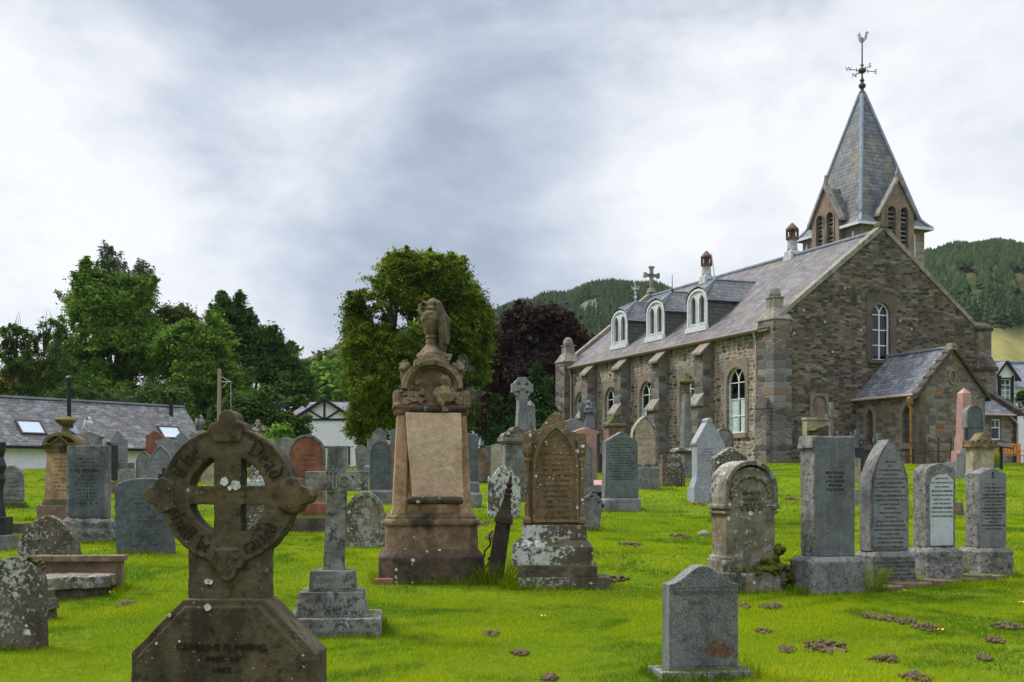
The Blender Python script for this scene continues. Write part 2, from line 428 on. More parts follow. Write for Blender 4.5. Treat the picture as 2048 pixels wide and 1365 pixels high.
M['carve'] = stone('mossy carved sandstone', (.13, .09, .05), (.28, .20, .115), stain=.75, scol2=(.03, .024, .015), moss=.30, lichen=.1, bump=.9)
M['brown_lichen'] = stone('brown stone with white lichen', (.135, .085, .042), (.235, .16, .09), stain=.4, spots=.26, sscale=17, lichen=.2, lcol=(.4, .39, .34), bump=.6, ochre=.3)
M['white_lichen'] = stone('stone crusted with white lichen', (.09, .065, .045), (.15, .11, .08), stain=.3, lichen=.62, lcol=(.55, .56, .52), lscale=15, bump=.8, moss=.22, spots=.12)
M['mid_lichen'] = stone('brown stone half covered with lichen', (.085, .065, .045), (.18, .14, .10), stain=.5, lichen=.5, lcol=(.46, .45, .40), lscale=26, spots=.2, bump=.8, moss=.05)
M['ochre_lichen'] = stone('ochre stone with grey lichen', (.13, .108, .072), (.25, .22, .16), stain=.75, lichen=.55, lcol=(.36, .36, .31), lscale=12, spots=.14, sscale=12, ochre=.3, bump=.7, moss=.0)
M['grey_granite'] = stone('grey granite', (.15, .152, .155), (.225, .225, .228), grain=.4, gscale=260, stain=.25, bump=.2, rough=.6, lichen=.0)
M['grey_dark'] = stone('dark grey granite', (.085, .09, .095), (.15, .155, .165), grain=.35, gscale=260, stain=.3, bump=.2, rough=.5, streak=.25)
M['grey_light'] = stone('light grey granite', (.25, .255, .275), (.35, .36, .385), grain=.3, gscale=220, stain=.12, bump=.2, rough=.6)
M['grey_rough'] = stone('rough grey granite', (.12, .113, .105), (.27, .255, .235), grain=.3, gscale=120, stain=.45, lichen=.22, lcol=(.4, .4, .36), bump=1.2, moss=.08, nscale=7, mottle=.8)
M['grey_lichen'] = stone('grey stone mottled with lichen', (.12, .118, .11), (.24, .235, .22), grain=.25, stain=.5, lichen=.25, lcol=(.42, .43, .38), lscale=22, bump=.8, moss=.08, mottle=.7)
M['cross_grey'] = stone('grey stone cross lichen', (.13, .122, .108), (.28, .268, .24), stain=.8, scol2=(.04, .037, .032), lichen=.35, lcol=(.42, .42, .38), lscale=34, bump=.8, moss=.06, nscale=6, mottle=.95)
M['slate_stone'] = stone('slate blue headstone', (.075, .088, .092), (.125, .14, .145), stain=.3, scol2=(.04, .045, .04), bump=.25, rough=.5, streak=.15)
M['slate_green'] = stone('greenish slate headstone', (.105, .125, .122), (.165, .19, .182), stain=.2, bump=.25, rough=.55)
M['red_stone'] = stone('red sandstone', (.21, .075, .042), (.31, .13, .078), stain=.35, bump=.4)
M['pink_granite'] = stone('pink granite', (.34, .17, .145), (.46, .26, .22), grain=.4, stain=.1, bump=.15, rough=.45)
M['black_stone'] = stone('black polished stone', (.018, .02, .022), (.04, .042, .045), stain=.1, bump=.2, rough=.4)
M['grey_plain'] = stone('plain grey stone', (.15, .145, .135), (.27, .265, .25), stain=.45, bump=.5, lichen=.15, moss=.04)
M['brown_plain'] = stone('plain brown stone', (.16, .105, .068), (.28, .19, .13), stain=.5, bump=.5, lichen=.12, moss=.08)
M['buff_plain'] = stone('plain buff stone', (.32, .25, .17), (.46, .38, .28), stain=.4, bump=.5, lichen=.15, moss=.08)
M['marble'] = stone('white marble panel', (.44, .45, .47), (.55, .56, .585), stain=.12, scol2=(.25, .25, .26), bump=.1, rough=.45, mottle=.1)
M['moss_stone'] = stone('mossy stone', (.07, .055, .035), (.16, .13, .09), stain=.4, moss=.75, lichen=.2, bump=1.0)
M['moss'] = stone('moss cushion', (.05, .06, .008), (.15, .16, .015), stain=.5, scol2=(.05, .03, .01), bump=1.0, nscale=14)
M['rust'] = stone('rusted iron', (.03, .022, .015), (.07, .046, .028), stain=.4, bump=.6, rough=.8)
M['rusty_granite'] = stone('grey granite with rust stain', (.11, .115, .112), (.18, .183, .18), grain=.45, gscale=230, stain=.45, bump=.25, rough=.6, lichen=.08, lcol=(.3, .31, .28))
M['ink'] = plain('dark engraved letters', (.02, .018, .016), .9)
M['ink_soft'] = plain('worn engraved letters', (.06, .055, .048), .9)
M['ink_brown'] = plain('worn engraved letters in sandstone', (.045, .028, .014), .95)
M['ink_pale'] = plain('worn grey engraved letters', (.12, .12, .115), .9)
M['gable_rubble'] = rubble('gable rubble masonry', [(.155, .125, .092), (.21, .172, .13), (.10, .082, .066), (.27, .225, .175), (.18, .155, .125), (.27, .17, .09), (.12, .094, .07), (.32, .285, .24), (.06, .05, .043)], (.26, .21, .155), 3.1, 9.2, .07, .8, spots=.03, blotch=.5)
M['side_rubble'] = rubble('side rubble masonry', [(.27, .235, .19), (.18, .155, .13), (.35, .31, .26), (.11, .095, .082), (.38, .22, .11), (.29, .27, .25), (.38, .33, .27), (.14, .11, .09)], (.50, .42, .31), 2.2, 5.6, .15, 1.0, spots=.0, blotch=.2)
M['pier_rubble'] = rubble('pier masonry', [(.21, .19, .17), (.16, .142, .13), (.29, .265, .24), (.12, .11, .10), (.26, .26, .27), (.26, .19, .14)], (.32, .275, .215), 1.5, 3.2, .06, .8, blotch=.35)
M['annexe_rubble'] = rubble('annexe masonry', [(.23, .19, .15), (.16, .135, .11), (.32, .28, .23), (.31, .18, .09), (.19, .16, .13), (.28, .26, .235)], (.34, .28, .205), 2.2, 5.4, .08, .9, blotch=.25)
M['tower_ashlar'] = ashlar('tower masonry', (.24, .19, .15), (.33, .29, .25), (.15, .12, .09), .8, .34)
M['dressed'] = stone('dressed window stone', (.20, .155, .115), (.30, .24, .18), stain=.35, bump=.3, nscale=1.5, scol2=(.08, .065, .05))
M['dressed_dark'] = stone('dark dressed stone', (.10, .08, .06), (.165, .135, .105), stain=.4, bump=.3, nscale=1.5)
M['pink_dressed'] = stone('pink dressed sandstone', (.22, .155, .12), (.32, .24, .185), stain=.3, bump=.4, nscale=1.5)
M['coping'] = stone('stone coping', (.22, .19, .15), (.36, .32, .27), stain=.45, lichen=.25, bump=.6, moss=.08)
M['coping_dark'] = stone('dark stone coping', (.06, .048, .038), (.13, .105, .08), stain=.5, spots=.12, sscale=4, bump=.6)
M['slate_main'] = slate('purple grey slate', (.085, .07, .068), (.14, .12, .118), .34, .2, streak=.36, yellow=.35, pale=.25)
M['slate_spire'] = slate('spire slate', (.078, .085, .095), (.145, .15, .155), .3, .24, streak=.0, yellow=.5, pale=.2)
M['slate_annexe'] = slate('annexe slate', (.10, .105, .12), (.20, .20, .215), .3, .19, streak=.35, pale=.5)
M['slate_dormer'] = slate('dormer cheek slate', (.085, .095, .09), (.12, .13, .125), .3, .2, pale=.1)
M['slate_cottage'] = slate('cottage slate', (.105, .092, .09), (.20, .185, .18), .34, .24, pale=.55, yellow=.1)
M['slate_far'] = slate('far slate', (.12, .13, .155), (.17, .18, .21), .4, .25, pale=.1)
M['tile_brown'] = slate('brown roof tiles', (.16, .12, .09), (.21, .16, .12), .4, .25, pale=.1)
M['lead'] = plain('lead flashing', (.19, .22, .275), .5, 0, .2, 2, .5)
M['white_paint'] = plain('white paint', (.74, .76, .76), .5, 0, .08, 6)
M['white_old'] = stone('old white paint', (.60, .62, .62), (.74, .75, .74), stain=.25, scol2=(.3, .3, .28), bump=.3)
M['harl'] = stone('white harled wall', (.76, .73, .79), (.86, .83, .88), stain=.1, scol2=(.45, .46, .45), bump=1.0, nscale=5, mottle=.05)
M['black_paint'] = plain('black paint', (.012, .012, .014), .5)
M['pipe_pink'] = plain('pink painted pipe', (.42, .30, .28), .6)
M['pipe_ochre'] = plain('ochre rusty pipe', (.30, .15, .05), .6, var=.4)
M['vane'] = plain('dark iron', (.07, .05, .05), .6)
M['galv'] = plain('galvanised metal', (.38, .40, .43), .45, .3)
M['vent'] = plain('rusty ventilator', (.12, .07, .052), .8, var=.5)
M['blind'] = plain('pale green blind', (.80, .88, .82), .8)
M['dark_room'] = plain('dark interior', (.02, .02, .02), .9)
M['wood'] = plain('weathered pole wood', (.26, .21, .15), .9, var=.3, scale=20)
M['bench_wood'] = plain('orange varnished wood', (.50, .21, .04), .5, var=.2)
M['bark'] = plain('bark', (.085, .07, .05), .95, var=.4, scale=4, bump=.6)
M['soil'] = plain('brown soil', (.10, .068, .034), 1, var=.5, scale=30, bump=.8)
M['green_pot'] = plain('green plastic', (.04, .12, .09), .5)
M['yellow_leaf'] = plain('yellow leaf', (.65, .38, .03), .7)
def glassmat(name, lattice=False, tintc=(.02, .025, .03)):
    m, b = newmat(name)
    gl = b.n('ShaderNodeBsdfGlossy', {0: (.8, .85, .9, 1), 1: .05}); tr = b.n('ShaderNodeBsdfTransparent', {0: (.95, .96, .96, 1)})
    fr = b.math('MULTIPLY', b.math('POWER', b.n('ShaderNodeLayerWeight', {0: .5}).outputs['Facing'], 3.5), .55)
    mx = b.n('ShaderNodeMixShader', {0: b.math('ADD', fr, .03), 1: tr.outputs[0], 2: gl.outputs[0]})
    out = mx.outputs[0]
    if lattice:
        uv = b.n('ShaderNodeTexCoord').outputs['UV']; s_ = b.n('ShaderNodeSeparateXYZ', {0: uv})
        masks = []
        for sg in (1, -1):
            q = b.math('ADD', b.math('MULTIPLY', s_.outputs[0], 7.5), b.math('MULTIPLY', s_.outputs[1], 4.8 * sg))
            masks.append(b.math('LESS_THAN', b.math('ABSOLUTE', b.math('SUBTRACT', b.math('FRACT', q), .5)), .05))
        k = b.math('MAXIMUM', masks[0], masks[1])
        di = b.n('ShaderNodeBsdfDiffuse', {0: (.24, .23, .21, 1)})
        dk = b.n('ShaderNodeMixShader', {0: .12, 1: b.n('ShaderNodeBsdfDiffuse', {0: (.03, .03, .03, 1)}).outputs[0], 2: gl.outputs[0]})
        out = b.n('ShaderNodeMixShader', {0: k, 1: dk.outputs[0], 2: di.outputs[0]}).outputs[0]
    b.n('ShaderNodeOutputMaterial', {0: out}); return m
M['glass'] = glassmat('window glass'); M['leaded'] = glassmat('leaded glass', True)
M['skylight'] = plain('skylight glass', (.50, .56, .64), .12, 0, .04, 2, .8, 0)
M['l_lime'] = leafmat('lime foliage', (.06, .10, .012), (.15, .215, .022), (.33, .38, .04), .42)
M['l_ash'] = leafmat('ash foliage', (.075, .145, .025), (.17, .29, .042), (.29, .42, .06), .42)
M['l_dark'] = leafmat('dark foliage', (.04, .078, .022), (.09, .155, .036), (.17, .25, .055), .35)
M['l_copper'] = leafmat('copper beech foliage', (.032, .019, .017), (.066, .038, .033), (.11, .066, .054), .25)
M['l_conifer'] = leafmat('conifer foliage', (.022, .055, .022), (.055, .11, .035), (.10, .17, .06), .2)
M['l_yellow'] = leafmat('yellow foliage', (.25, .16, .02), (.42, .26, .03), (.5, .32, .05))
M['l_olive'] = leafmat('olive foliage', (0.068, 0.088, 0.027), (0.135, 0.162, 0.047), (0.203, 0.203, 0.068))
M['l_birch'] = leafmat('birch foliage', (0.047, 0.074, 0.034), (0.101, 0.135, 0.061), (0.162, 0.189, 0.095))
M['l_pine'] = leafmat('pine forest', (.022, .038, .016), (.045, .068, .026), (.085, .10, .035), .1)
M['letter_shade'] = plain('shadow brown engraved letters', (.024, .018, .010), .95)  # dark brown paints in the shadow of letters cut into the same stone
M['gutter'] = plain('dull brown gutter', (.20, .15, .115), .6)
M['vent_base'] = plain('dirty white render', (.42, .41, .39), .8, var=.3, scale=3)
M['ink_light'] = plain('pale lichen filled letters', (.27, .26, .235), .9)
# ------------------------------------------------------------------ ground
def sstepv(a, b_, x):
    t = np.clip((x - a) / (b_ - a), 0, 1); return t * t * (3 - 2 * t)
def gzv(x, y):
    p = 2.12 + .38 * sstepv(-9, 6, x * 45 / np.maximum(y, 45))
    lin = .05 * (y - 5); k = .12
    h = np.maximum(k - np.abs(lin - p), 0) / k
    z = np.minimum(lin, p) - h * h * k * .25
    z = np.where(y > 5, np.maximum(z, 0), 0)
    fade = sstepv(4, 9, y) * (1 - sstepv(48, 56, y))
    return z + fade * (.025 * np.sin(x * .9 + y * .35) + .02 * np.sin(x * .37 - y * .8 + 1.3))
xs = np.concatenate([[-1400, -900, -350, -150, -80], np.arange(-45, 50.1, .5), [80, 150, 350, 900, 1400]])
ys = np.concatenate([[-400, -80, -20, -5], np.arange(0, 62.1, .4), [66, 75, 90, 120, 200, 400, 900, 1400]])
GX, GY = np.meshgrid(xs, ys)
GZ = gzv(GX, GY)
nx, ny = len(xs), len(ys)
idx = np.arange(nx * ny).reshape(ny, nx)
gf = np.stack([idx[:-1, :-1], idx[:-1, 1:], idx[1:, 1:], idx[1:, :-1]], -1).reshape(-1, 4)
m, b = newmat('lawn')
v = b.n('ShaderNodeTexCoord').outputs['Object']
c = b.ramp(b.noise(v, .35, 6, .6, .3), [(.35, (.07, .12, .004)), (.5, (.12, .175, .006)), (.62, (.17, .22, .009))])
c = b.mix(b.mr(b.noise(b.vm('MULTIPLY', v, (1, 1, 1)), 9, 6, .7), .35, .65, 0, .55), c, (.05, .11, .004))
c = b.mix(b.mr(b.noise(b.vm('ADD', v, (7, 3, 0)), 1.1, 7, .7, .4), .62, .68, 0, .7), c, (.16, .13, .035))
finish(b, c, 1, b.noise(v, 26, 4, .7), .7, .04, .05)
MATS['lawn'] = m
gobj = np_mesh('ground', np.stack([GX, GY, GZ], -1).reshape(-1, 3), gf, m, smooth=True)
tag(gobj, kind='structure')
# ------------------------------------------------------------------ soil patches, clods, fallen leaves
rs = np.random.RandomState(3)
MUD = [(1650, 1298, 44, 8), (1575, 1302, 14, 4), (1770, 1322, 26, 5), (1740, 1236, 12, 3), (1772, 1241, 14, 3), (1812, 1247, 18, 3), (1852, 1259, 20, 4), (1545, 1217, 22, 3), (1490, 1216, 10, 3), (1525, 1265, 12, 3), (1990, 1285, 16, 3), (1970, 1320, 10, 3),
       (1830, 1358, 30, 5), (2015, 1257, 24, 4), (1010, 1052, 16, 4), (985, 1078, 14, 4), (965, 1050, 14, 5),
       (1262, 1092, 22, 3), (1360, 1075, 18, 3), (985, 1272, 16, 3), (1040, 1310, 14, 3), (1230, 1160, 26, 3),
       (250, 1212, 14, 3), (1530, 940, 10, 2), (1500, 958, 12, 2), (1580, 1000, 16, 3), (1400, 1010, 12, 2), (95, 960, 14, 2), (1100, 1360, 12, 3)]
mudc = []
sb = MB()
for px, py, rw, rh in MUD:
    p, D = at(px, py); k = D / F
    ry = rh * D / 1.3 / F * D                    # screen height of a patch lying on the ground -> its depth
    mudc.append((p.x, p.y, rw * k, max(.08, min(ry, .45))))
    n = 22; ring = []
    for i in range(n):
        a = 2 * math.pi * i / n; q = 1 + .35 * math.sin(a * 3 + px) + .25 * math.sin(a * 5 + py)
        x = p.x + rw * k * .8 * q * math.cos(a); y = p.y + mudc[-1][3] * .8 * q * math.sin(a)
        ring.append((x, y, gz(x, y) + .006))
    sb.add([(p.x, p.y, gz(p.x, p.y) + .012)] + ring, [(0, 1 + i, 1 + (i + 1) % n) for i in range(n)])
tag(sb.build('bare_soil', M['soil']), kind='structure')
cv, cf = [], []
for x0, y0, rx, ry in mudc:
    for _ in range(int(min(150, 22 + rx * 110))):
        a, q = rs.rand() * 6.28, math.sqrt(rs.rand())
        x, y = x0 + rx * 1.15 * q * math.cos(a), y0 + ry * 1.2 * q * math.sin(a); r = rs.uniform(.008, .026) * (1 + .8 * (1 - q)); mz = max(0, 1 - q) * min(.09, rx * .16)
        o = len(cv)
        for d in ((1, 0, 0), (-1, 0, 0), (0, 1, 0), (0, -1, 0), (0, 0, 1), (0, 0, -1)):
            cv.append((x + d[0] * r * rs.uniform(.7, 1.6), y + d[1] * r * rs.uniform(.7, 1.5), gz(x, y) + .012 + mz + d[2] * r * rs.uniform(.6, 1.2)))
        for A in ((0, 2), (2, 1), (1, 3), (3, 0)): cf += [(o + A[0], o + A[1], o + 4), (o + A[1], o + A[0], o + 5)]
tag(np_mesh('soil_clods', cv, cf, M['soil'], k=3), 'brown soil clods raked up in patches on the bright lawn', 'soil', kind='stuff')
# ------------------------------------------------------------------ grass
def grass(n, y0, y1, hgt, wid, xk=.46):
    u = rs.rand(n); p = 1.0
    y = np.sqrt(y0 * y0 + u * (y1 * y1 - y0 * y0)); x = (rs.rand(n) * 2 - 1) * (.43 * y + 2.6)
    keep = np.ones(n, bool)
    for mx_, my, rx, ry in mudc:
        keep &= (((x - mx_) / rx) ** 2 + ((y - my) / ry) ** 2 > rs.uniform(.15, 1.1, n)) | (rs.rand(n) < .12)
    x, y = x[keep], y[keep]; n = len(x)
    z = gzv(x, y)
    lush = .5 + .5 * np.sin(x * 1.3 + np.sin(y * .9) * 2) * np.sin(y * 1.1 + np.sin(x * .7) * 2)
    lush2 = .5 + .5 * np.sin(x * 4.1 + y * 1.7) * np.sin(y * 3.9 - x * 2.3)
    h = hgt * (.55 + .55 * lush + .4 * lush2) * rs.uniform(.5, 1.3, n); a = rs.rand(n) * 6.28
    wv_ = wid * rs.uniform(.6, 1.3, n)
    dx, dy = np.cos(a) * wv_, np.sin(a) * wv_
    le = rs.rand(n) * 6.28; lq = h * rs.uniform(.2, 1.1, n)
    V = np.empty((n, 3, 3)); V[:, 0] = np.stack([x - dx, y - dy, z - .01], -1); V[:, 1] = np.stack([x + dx, y + dy, z - .01], -1)
    V[:, 2] = np.stack([x + np.cos(le) * lq, y + np.sin(le) * lq, z + h], -1)
    pat = np.sin(x * .55 + 2 * np.sin(y * .31)) * np.sin(y * .8 + np.sin(x * .6))
    t = np.clip(.27 + .13 * pat + .30 * lush + .12 * lush2 + rs.normal(0, .13, n), 0, .9)
    t = np.where(rs.rand(n) < .03, 1.0, t)
    return V.reshape(-1, 3), np.arange(n * 3).reshape(-1, 3), np.repeat(t, 3)
parts = [grass(520000, 5.0, 13, .028, .0033), grass(320000, 13, 24, .036, .0065), grass(145000, 24, 52, .045, .014)]
V = np.concatenate([p[0] for p in parts]); T = np.concatenate([p[2] for p in parts]); Fc = np.arange(len(V)).reshape(-1, 3)
m, b = newmat('grass blades')
a = b.n('ShaderNodeAttribute', attribute_name='tint').outputs['Fac']
v = b.n('ShaderNodeTexCoord').outputs['Object']
c = b.ramp(a, [(0, (.05, .11, .004)), (.4, (.235, .32, .005)), (.75, (.46, .52, .009)), (.92, (.55, .52, .03)), (1, (.42, .36, .12))])
c = b.mix(b.mr(b.noise(v, .35, 6, .6, .3), .4, .62, 0, .5), c, (.28, .37, .012))
c = b.mix(b.mr(b.noise(b.vm('ADD', v, (2, 9, 0)), .8, 6, .65, .6), .48, .60, 0, .85), c, (.07, .155, .010))
c = b.mix(b.mr(b.noise(b.vm('ADD', v, (4, 1, 0)), 3.1, 5, .7), .55, .68, 0, .6), c, (.42, .44, .04))
c = b.mix(b.mr(b.noise(b.vm('ADD', v, (7, 3, 0)), 1.1, 7, .7, .4), .62, .68, 0, .45), c, (.24, .24, .06))
d = b.n('ShaderNodeBsdfDiffuse', {0: c}); t = b.n('ShaderNodeBsdfTranslucent', {0: c})
b.n('ShaderNodeOutputMaterial', {0: b.n('ShaderNodeMixShader', {0: .35, 1: d.outputs[0], 2: t.outputs[0]}).outputs[0]})
MATS['blades'] = m
tag(np_mesh('grass', V, Fc, m, tint=T, k=3), 'bright green mown grass covering the churchyard', 'grass', kind='stuff')
def tuft(px, py, rx, h, n, name='grass_tuft', label='', D=None, mat=None):
    p, D = at(px, py, D); vs = []; tn = []
    rr = random.Random(int(px + py))
    for i in range(n):
        a = rr.random() * 6.28; q = rr.random() ** .5 * rx
        x, y = q * math.cos(a), q * math.sin(a) * .6; hh = h * rr.uniform(.4, 1.1); le = a + rr.uniform(-.8, .8); lq = hh * rr.uniform(.1, .7)
        w_ = .004; wa = rr.random() * 3.14
        tp = (x + math.cos(le) * lq, y + math.sin(le) * lq * .7, hh); mp = ((x + tp[0]) / 2 - .1 * (tp[0] - x), (y + tp[1]) / 2, hh * .62)
        c_, s_ = math.cos(wa) * w_, math.sin(wa) * w_
        vs += [(x - c_, y - s_, -.02), (x + c_, y + s_, -.02), mp, (mp[0] - c_, mp[1] - s_, mp[2]), (mp[0] + c_, mp[1] + s_, mp[2]), tp]
        t = rr.uniform(.0, .45); tn += [t] * 6
    fs = [(6 * i + a, 6 * i + b_, 6 * i + c_) for i in range(n) for a, b_, c_ in ((0, 1, 2), (3, 4, 5))]
    o = np_mesh(name, vs, fs, mat or MATS['blades'], tint=tn, k=3); o.location = p
    tag(o, label, 'grass', 'long grass tufts against the stones'); return o
tuft(985, 1168, .30, .26, 420, label='long grass tuft between the scroll monument and the gothic stone')
tuft(1745, 1185, .16, .30, 260, label='long grass tuft at the foot of the pointed grey stone')
tuft(1960, 1150, .22, .28, 320, label='long grass tuft between the two rightmost rough plinths')
tuft(880, 1166, .28, .14, 220, label='short weeds along the front foot of the scroll monument')
tuft(1035, 1180, .2, .14, 160, label='short grass tuft at left of the gothic stone plinth')
# ------------------------------------------------------------------ hills and their woods
def interp(px, tab):
    if px <= tab[0][0]: return tab[0][1]
    for (a, ya), (c_, yc) in zip(tab, tab[1:]):
        if px <= c_: t = (px - a) / (c_ - a); t = t * t * (3 - 2 * t); return ya + (yc - ya) * t
    return tab[-1][1]
CREST = [(-900, 930), (200, 900), (480, 800), (570, 768), (610, 748), (700, 712), (820, 685), (900, 668), (960, 655), (1040, 628), (1120, 612), (1190, 594), (1240, 590), (1300, 594), (1380, 622), (1500, 640),
         (1640, 600), (1780, 545), (1860, 528), (1930, 512), (1990, 508), (2048, 516), (2300, 560), (2900, 760)]
def hill_z(px, D):
    DT = 950 if px < 1500 else 760
    H = (HZ - interp(px, CREST)) * DT / F + EYE - 2.4
    t = (D - 230) / (DT - 230)
    if t <= 0: return 2.3
    if t > 1: return 2.3 + H * (1 - .5 * sstep(0, .6, t - 1))
    s_ = t * t * (3 - 2 * t) * .6 + t * .4
    return 2.3 + H * s_ + 2.2 * math.sin(px * .05 + D * .02) * t * (1 - t) * 4
hp = list(range(-900, 2950, 14)); hd = [200, 230, 270, 310, 350, 400, 450, 500, 550, 600, 650, 700, 740, 760, 800, 850, 900, 950, 1000, 1100, 1300]
hv = [((p - 1024) * D / F, D, hill_z(p, D)) for D in hd for p in hp]
n = len(hp); hf = [(i * n + j, i * n + j + 1, (i + 1) * n + j + 1, (i + 1) * n + j) for i in range(len(hd) - 1) for j in range(n - 1)]
m, b = newmat('hillside')
v = b.n('ShaderNodeTexCoord').outputs['Object']
c = b.ramp(b.noise(v, .018, 9, .68, .5), [(.36, (.03, .048, .018)), (.48, (.045, .058, .02)), (.57, (.095, .085, .035)), (.66, (.055, .065, .024))])
hgt = b.n('ShaderNodeSeparateXYZ', {0: v}).outputs[2]
c = b.mix(b.mr(hgt, 62, 50), c, b.ramp(b.noise(v, .04, 8, .7), [(.38, (.12, .14, .035)), (.52, (.21, .19, .065)), (.6, (.25, .20, .08))]))
c = b.mix(b.mr(b.noise(b.vm('ADD', v, (40, 0, 0)), .03, 8, .75), .63, .66, 0, .8), c, (.28, .28, .27))
finish(b, c, 1, None, spec=.02)
MATS['hill'] = m
tag(np_mesh('hills', hv, hf, m, smooth=True), kind='structure')
def wood(name, label, spots, mat):
    """far conifers: tiers of ragged cones, one mass"""
    V_, F_, T_ = [], [], []
    for x, y, z, h, r, kind in spots:
        t = rs.uniform(.0, .8); ph = rs.rand() * 6
        tiers = 4 if kind == 0 else 3
        for q in range(tiers):
            if kind == 0: zb, zt, rr = h * (.08 + .21 * q), h * min(1, .42 + .21 * q), r * (1 - .22 * q)
            else: zb, zt, rr = h * (.3 + .14 * q), h * (.72 + .14 * q), r * (1, 1.15, .8)[q]
            o = len(V_); k = 7
            for i in range(k):
                a = 6.283 * i / k + ph + q; j = rs.uniform(.6, 1.25)
                V_.append((x + math.cos(a) * rr * j, y + math.sin(a) * rr * j, z + zb + rs.uniform(-.03, .05) * h))
            V_.append((x + rs.uniform(-.2, .2), y, z + zt))
            F_ += [(o + i, o + (i + 1) % k, o + k) for i in range(k)]
            T_ += [max(0, min(1, t + rs.uniform(-.1, .1)))] * (k + 1)
    tag(np_mesh(name, V_, F_, mat, tint=T_, k=3), label, 'forest', kind='stuff')
sp_ = []
for i in range(24000):
    px = rs.uniform(520, 1420); D = math.sqrt(rs.uniform(330 ** 2, 965 ** 2))
    if D < 560 and rs.rand() < .5: continue
    cl = math.sin(px * .031 + D * .004) * math.sin(px * .017 - D * .011 + 2)
    if 1160 < px < 1198 and 600 < D < 745 and rs.rand() < .75: continue
    if cl > .74: continue
    if px < 1000 and 420 > D: continue
    sp_.append(((px - 1024) * D / F, D, hill_z(px, D) - 1, rs.uniform(6, 10.5), rs.uniform(1.5, 2.4), 0))
wood('pine_forest', 'dense dark green conifer forest covering the hill behind the church', sp_, M['l_pine'])
sp_ = []
for i in range(13000):
    px = rs.uniform(1560, 2300); D = math.sqrt(rs.uniform(300 ** 2, 775 ** 2)); t = (D - 230) / 530
    y_img = HZ - (hill_z(px, D) - EYE) * F / D
    if y_img > 655: continue
    if 545 < y_img < 612:
        if rs.rand() < .30 or math.sin(px * .06 + D * .02) > .62: continue
    kind = 1 if y_img < 600 else 0
    sp_.append(((px - 1024) * D / F, D, hill_z(px, D) - 1, rs.uniform(5.5, 9), rs.uniform(1.5, 2.5), kind))
wood('hill_wood', 'dark pines and plantation on the hillside right of the church', sp_, M['l_pine'])
# pale cliff showing in the forest
p0 = ((1168 - 1024) * 640 / F, 640)
cb = MB()
for i in range(60):
    px = rs.uniform(1162, 1196); D = rs.uniform(640, 735); r = rs.uniform(1, 3)
    cb.ball(((px - 1024) * D / F, D, hill_z(px, D) - r * .1), (r, r, r * rs.uniform(.7, 1.5)), 6, 4)
o = cb.build('cliff', stone('cliff rock', (.16, .15, .14), (.36, .35, .34), stain=.5, nscale=.1, bump=1)); tag(o, kind='structure')
# ------------------------------------------------------------------ outlines
def arch(cx, z0, w_, h, kind='round', n=12, rise=None):
    """closed outline, starts bottom-left, clockwise up the left side"""
    r = w_ / 2; pts = [(cx - r, z0)]
    if kind == 'rect': return pts + [(cx - r, z0 + h), (cx + r, z0 + h), (cx + r, z0)]
    if kind == 'round':
        rz = rise or r
        for i in range(n + 1):
            a = math.pi - math.pi * i / n; pts.append((cx + r * math.cos(a), z0 + h - rz + rz * math.sin(a)))
    elif kind == 'gothic':
        rz = rise or w_ * .85; R_ = (r * r + rz * rz) / (2 * r); am = math.asin(min(1, rz / R_))
        left = [(cx - r + R_ - R_ * math.cos(am * i / n), z0 + h - rz + R_ * math.sin(am * i / n)) for i in range(n + 1)]
        pts += left + [(2 * cx - x, z) for x, z in left[::-1][1:]]
    pts.append((cx + r, z0)); return pts
def frame(mb, cx, z0, w_, h, kind, t, d0, d1, pl, rise=None, n=12):
    o = arch(cx, z0, w_, h, kind, n, rise); i = arch(cx, z0 + t, w_ - 2 * t, h - 2 * t, kind, n, (rise - t * .8) if rise else None)
    mb.ring(o, i, d0, d1, pl)
# ------------------------------------------------------------------ church (local x along the gable, y along the nave, z from its base)
TH = math.atan2(.386, .9226)
CH = empty('stone_church', (11.81, 55.0, 2.46), TH, 'large rubble stone church with a slated spire and three white dormers', 'church')
Wd, L, EV, AP = 12.02, 22.3, 6.5, 11.15
SL = (10.95 - 6.3) / 6.01
def roofz(u): return 6.3 + SL * (u if u <= 6.01 else 12.02 - u)
side = Pl((0, 0, 0), (0, 1, 0), (-1, 0, 0)); gab = Pl((0, 0, 0), (1, 0, 0), (0, -1, 0))
WS = [3.15, 7.54, 11.8, 15.95, 19.9]
# walls
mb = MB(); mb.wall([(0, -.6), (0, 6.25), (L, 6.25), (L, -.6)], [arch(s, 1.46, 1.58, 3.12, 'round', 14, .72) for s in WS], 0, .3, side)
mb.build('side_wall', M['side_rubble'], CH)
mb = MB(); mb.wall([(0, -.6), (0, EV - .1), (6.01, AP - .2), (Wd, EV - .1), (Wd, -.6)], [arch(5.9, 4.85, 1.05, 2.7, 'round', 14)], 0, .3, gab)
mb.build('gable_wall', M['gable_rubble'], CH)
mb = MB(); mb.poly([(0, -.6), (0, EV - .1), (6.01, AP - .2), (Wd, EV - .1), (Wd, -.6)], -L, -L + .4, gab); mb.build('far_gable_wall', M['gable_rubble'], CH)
mb = MB(); mb.box(Wd - .4, Wd, .01, L - .01, -.6, 6.25); mb.build('far_side_wall', M['side_rubble'], CH)
mb = MB(); mb.box(.5, Wd - .5, .5, L - .5, -.3, -.25); mb.box(.9, .95, .5, L - .5, -.2, 6.1); mb.box(4.5, 7.5, .9, .95, 3.5, 8.5); mb.build('interior', M['dark_room'], CH)
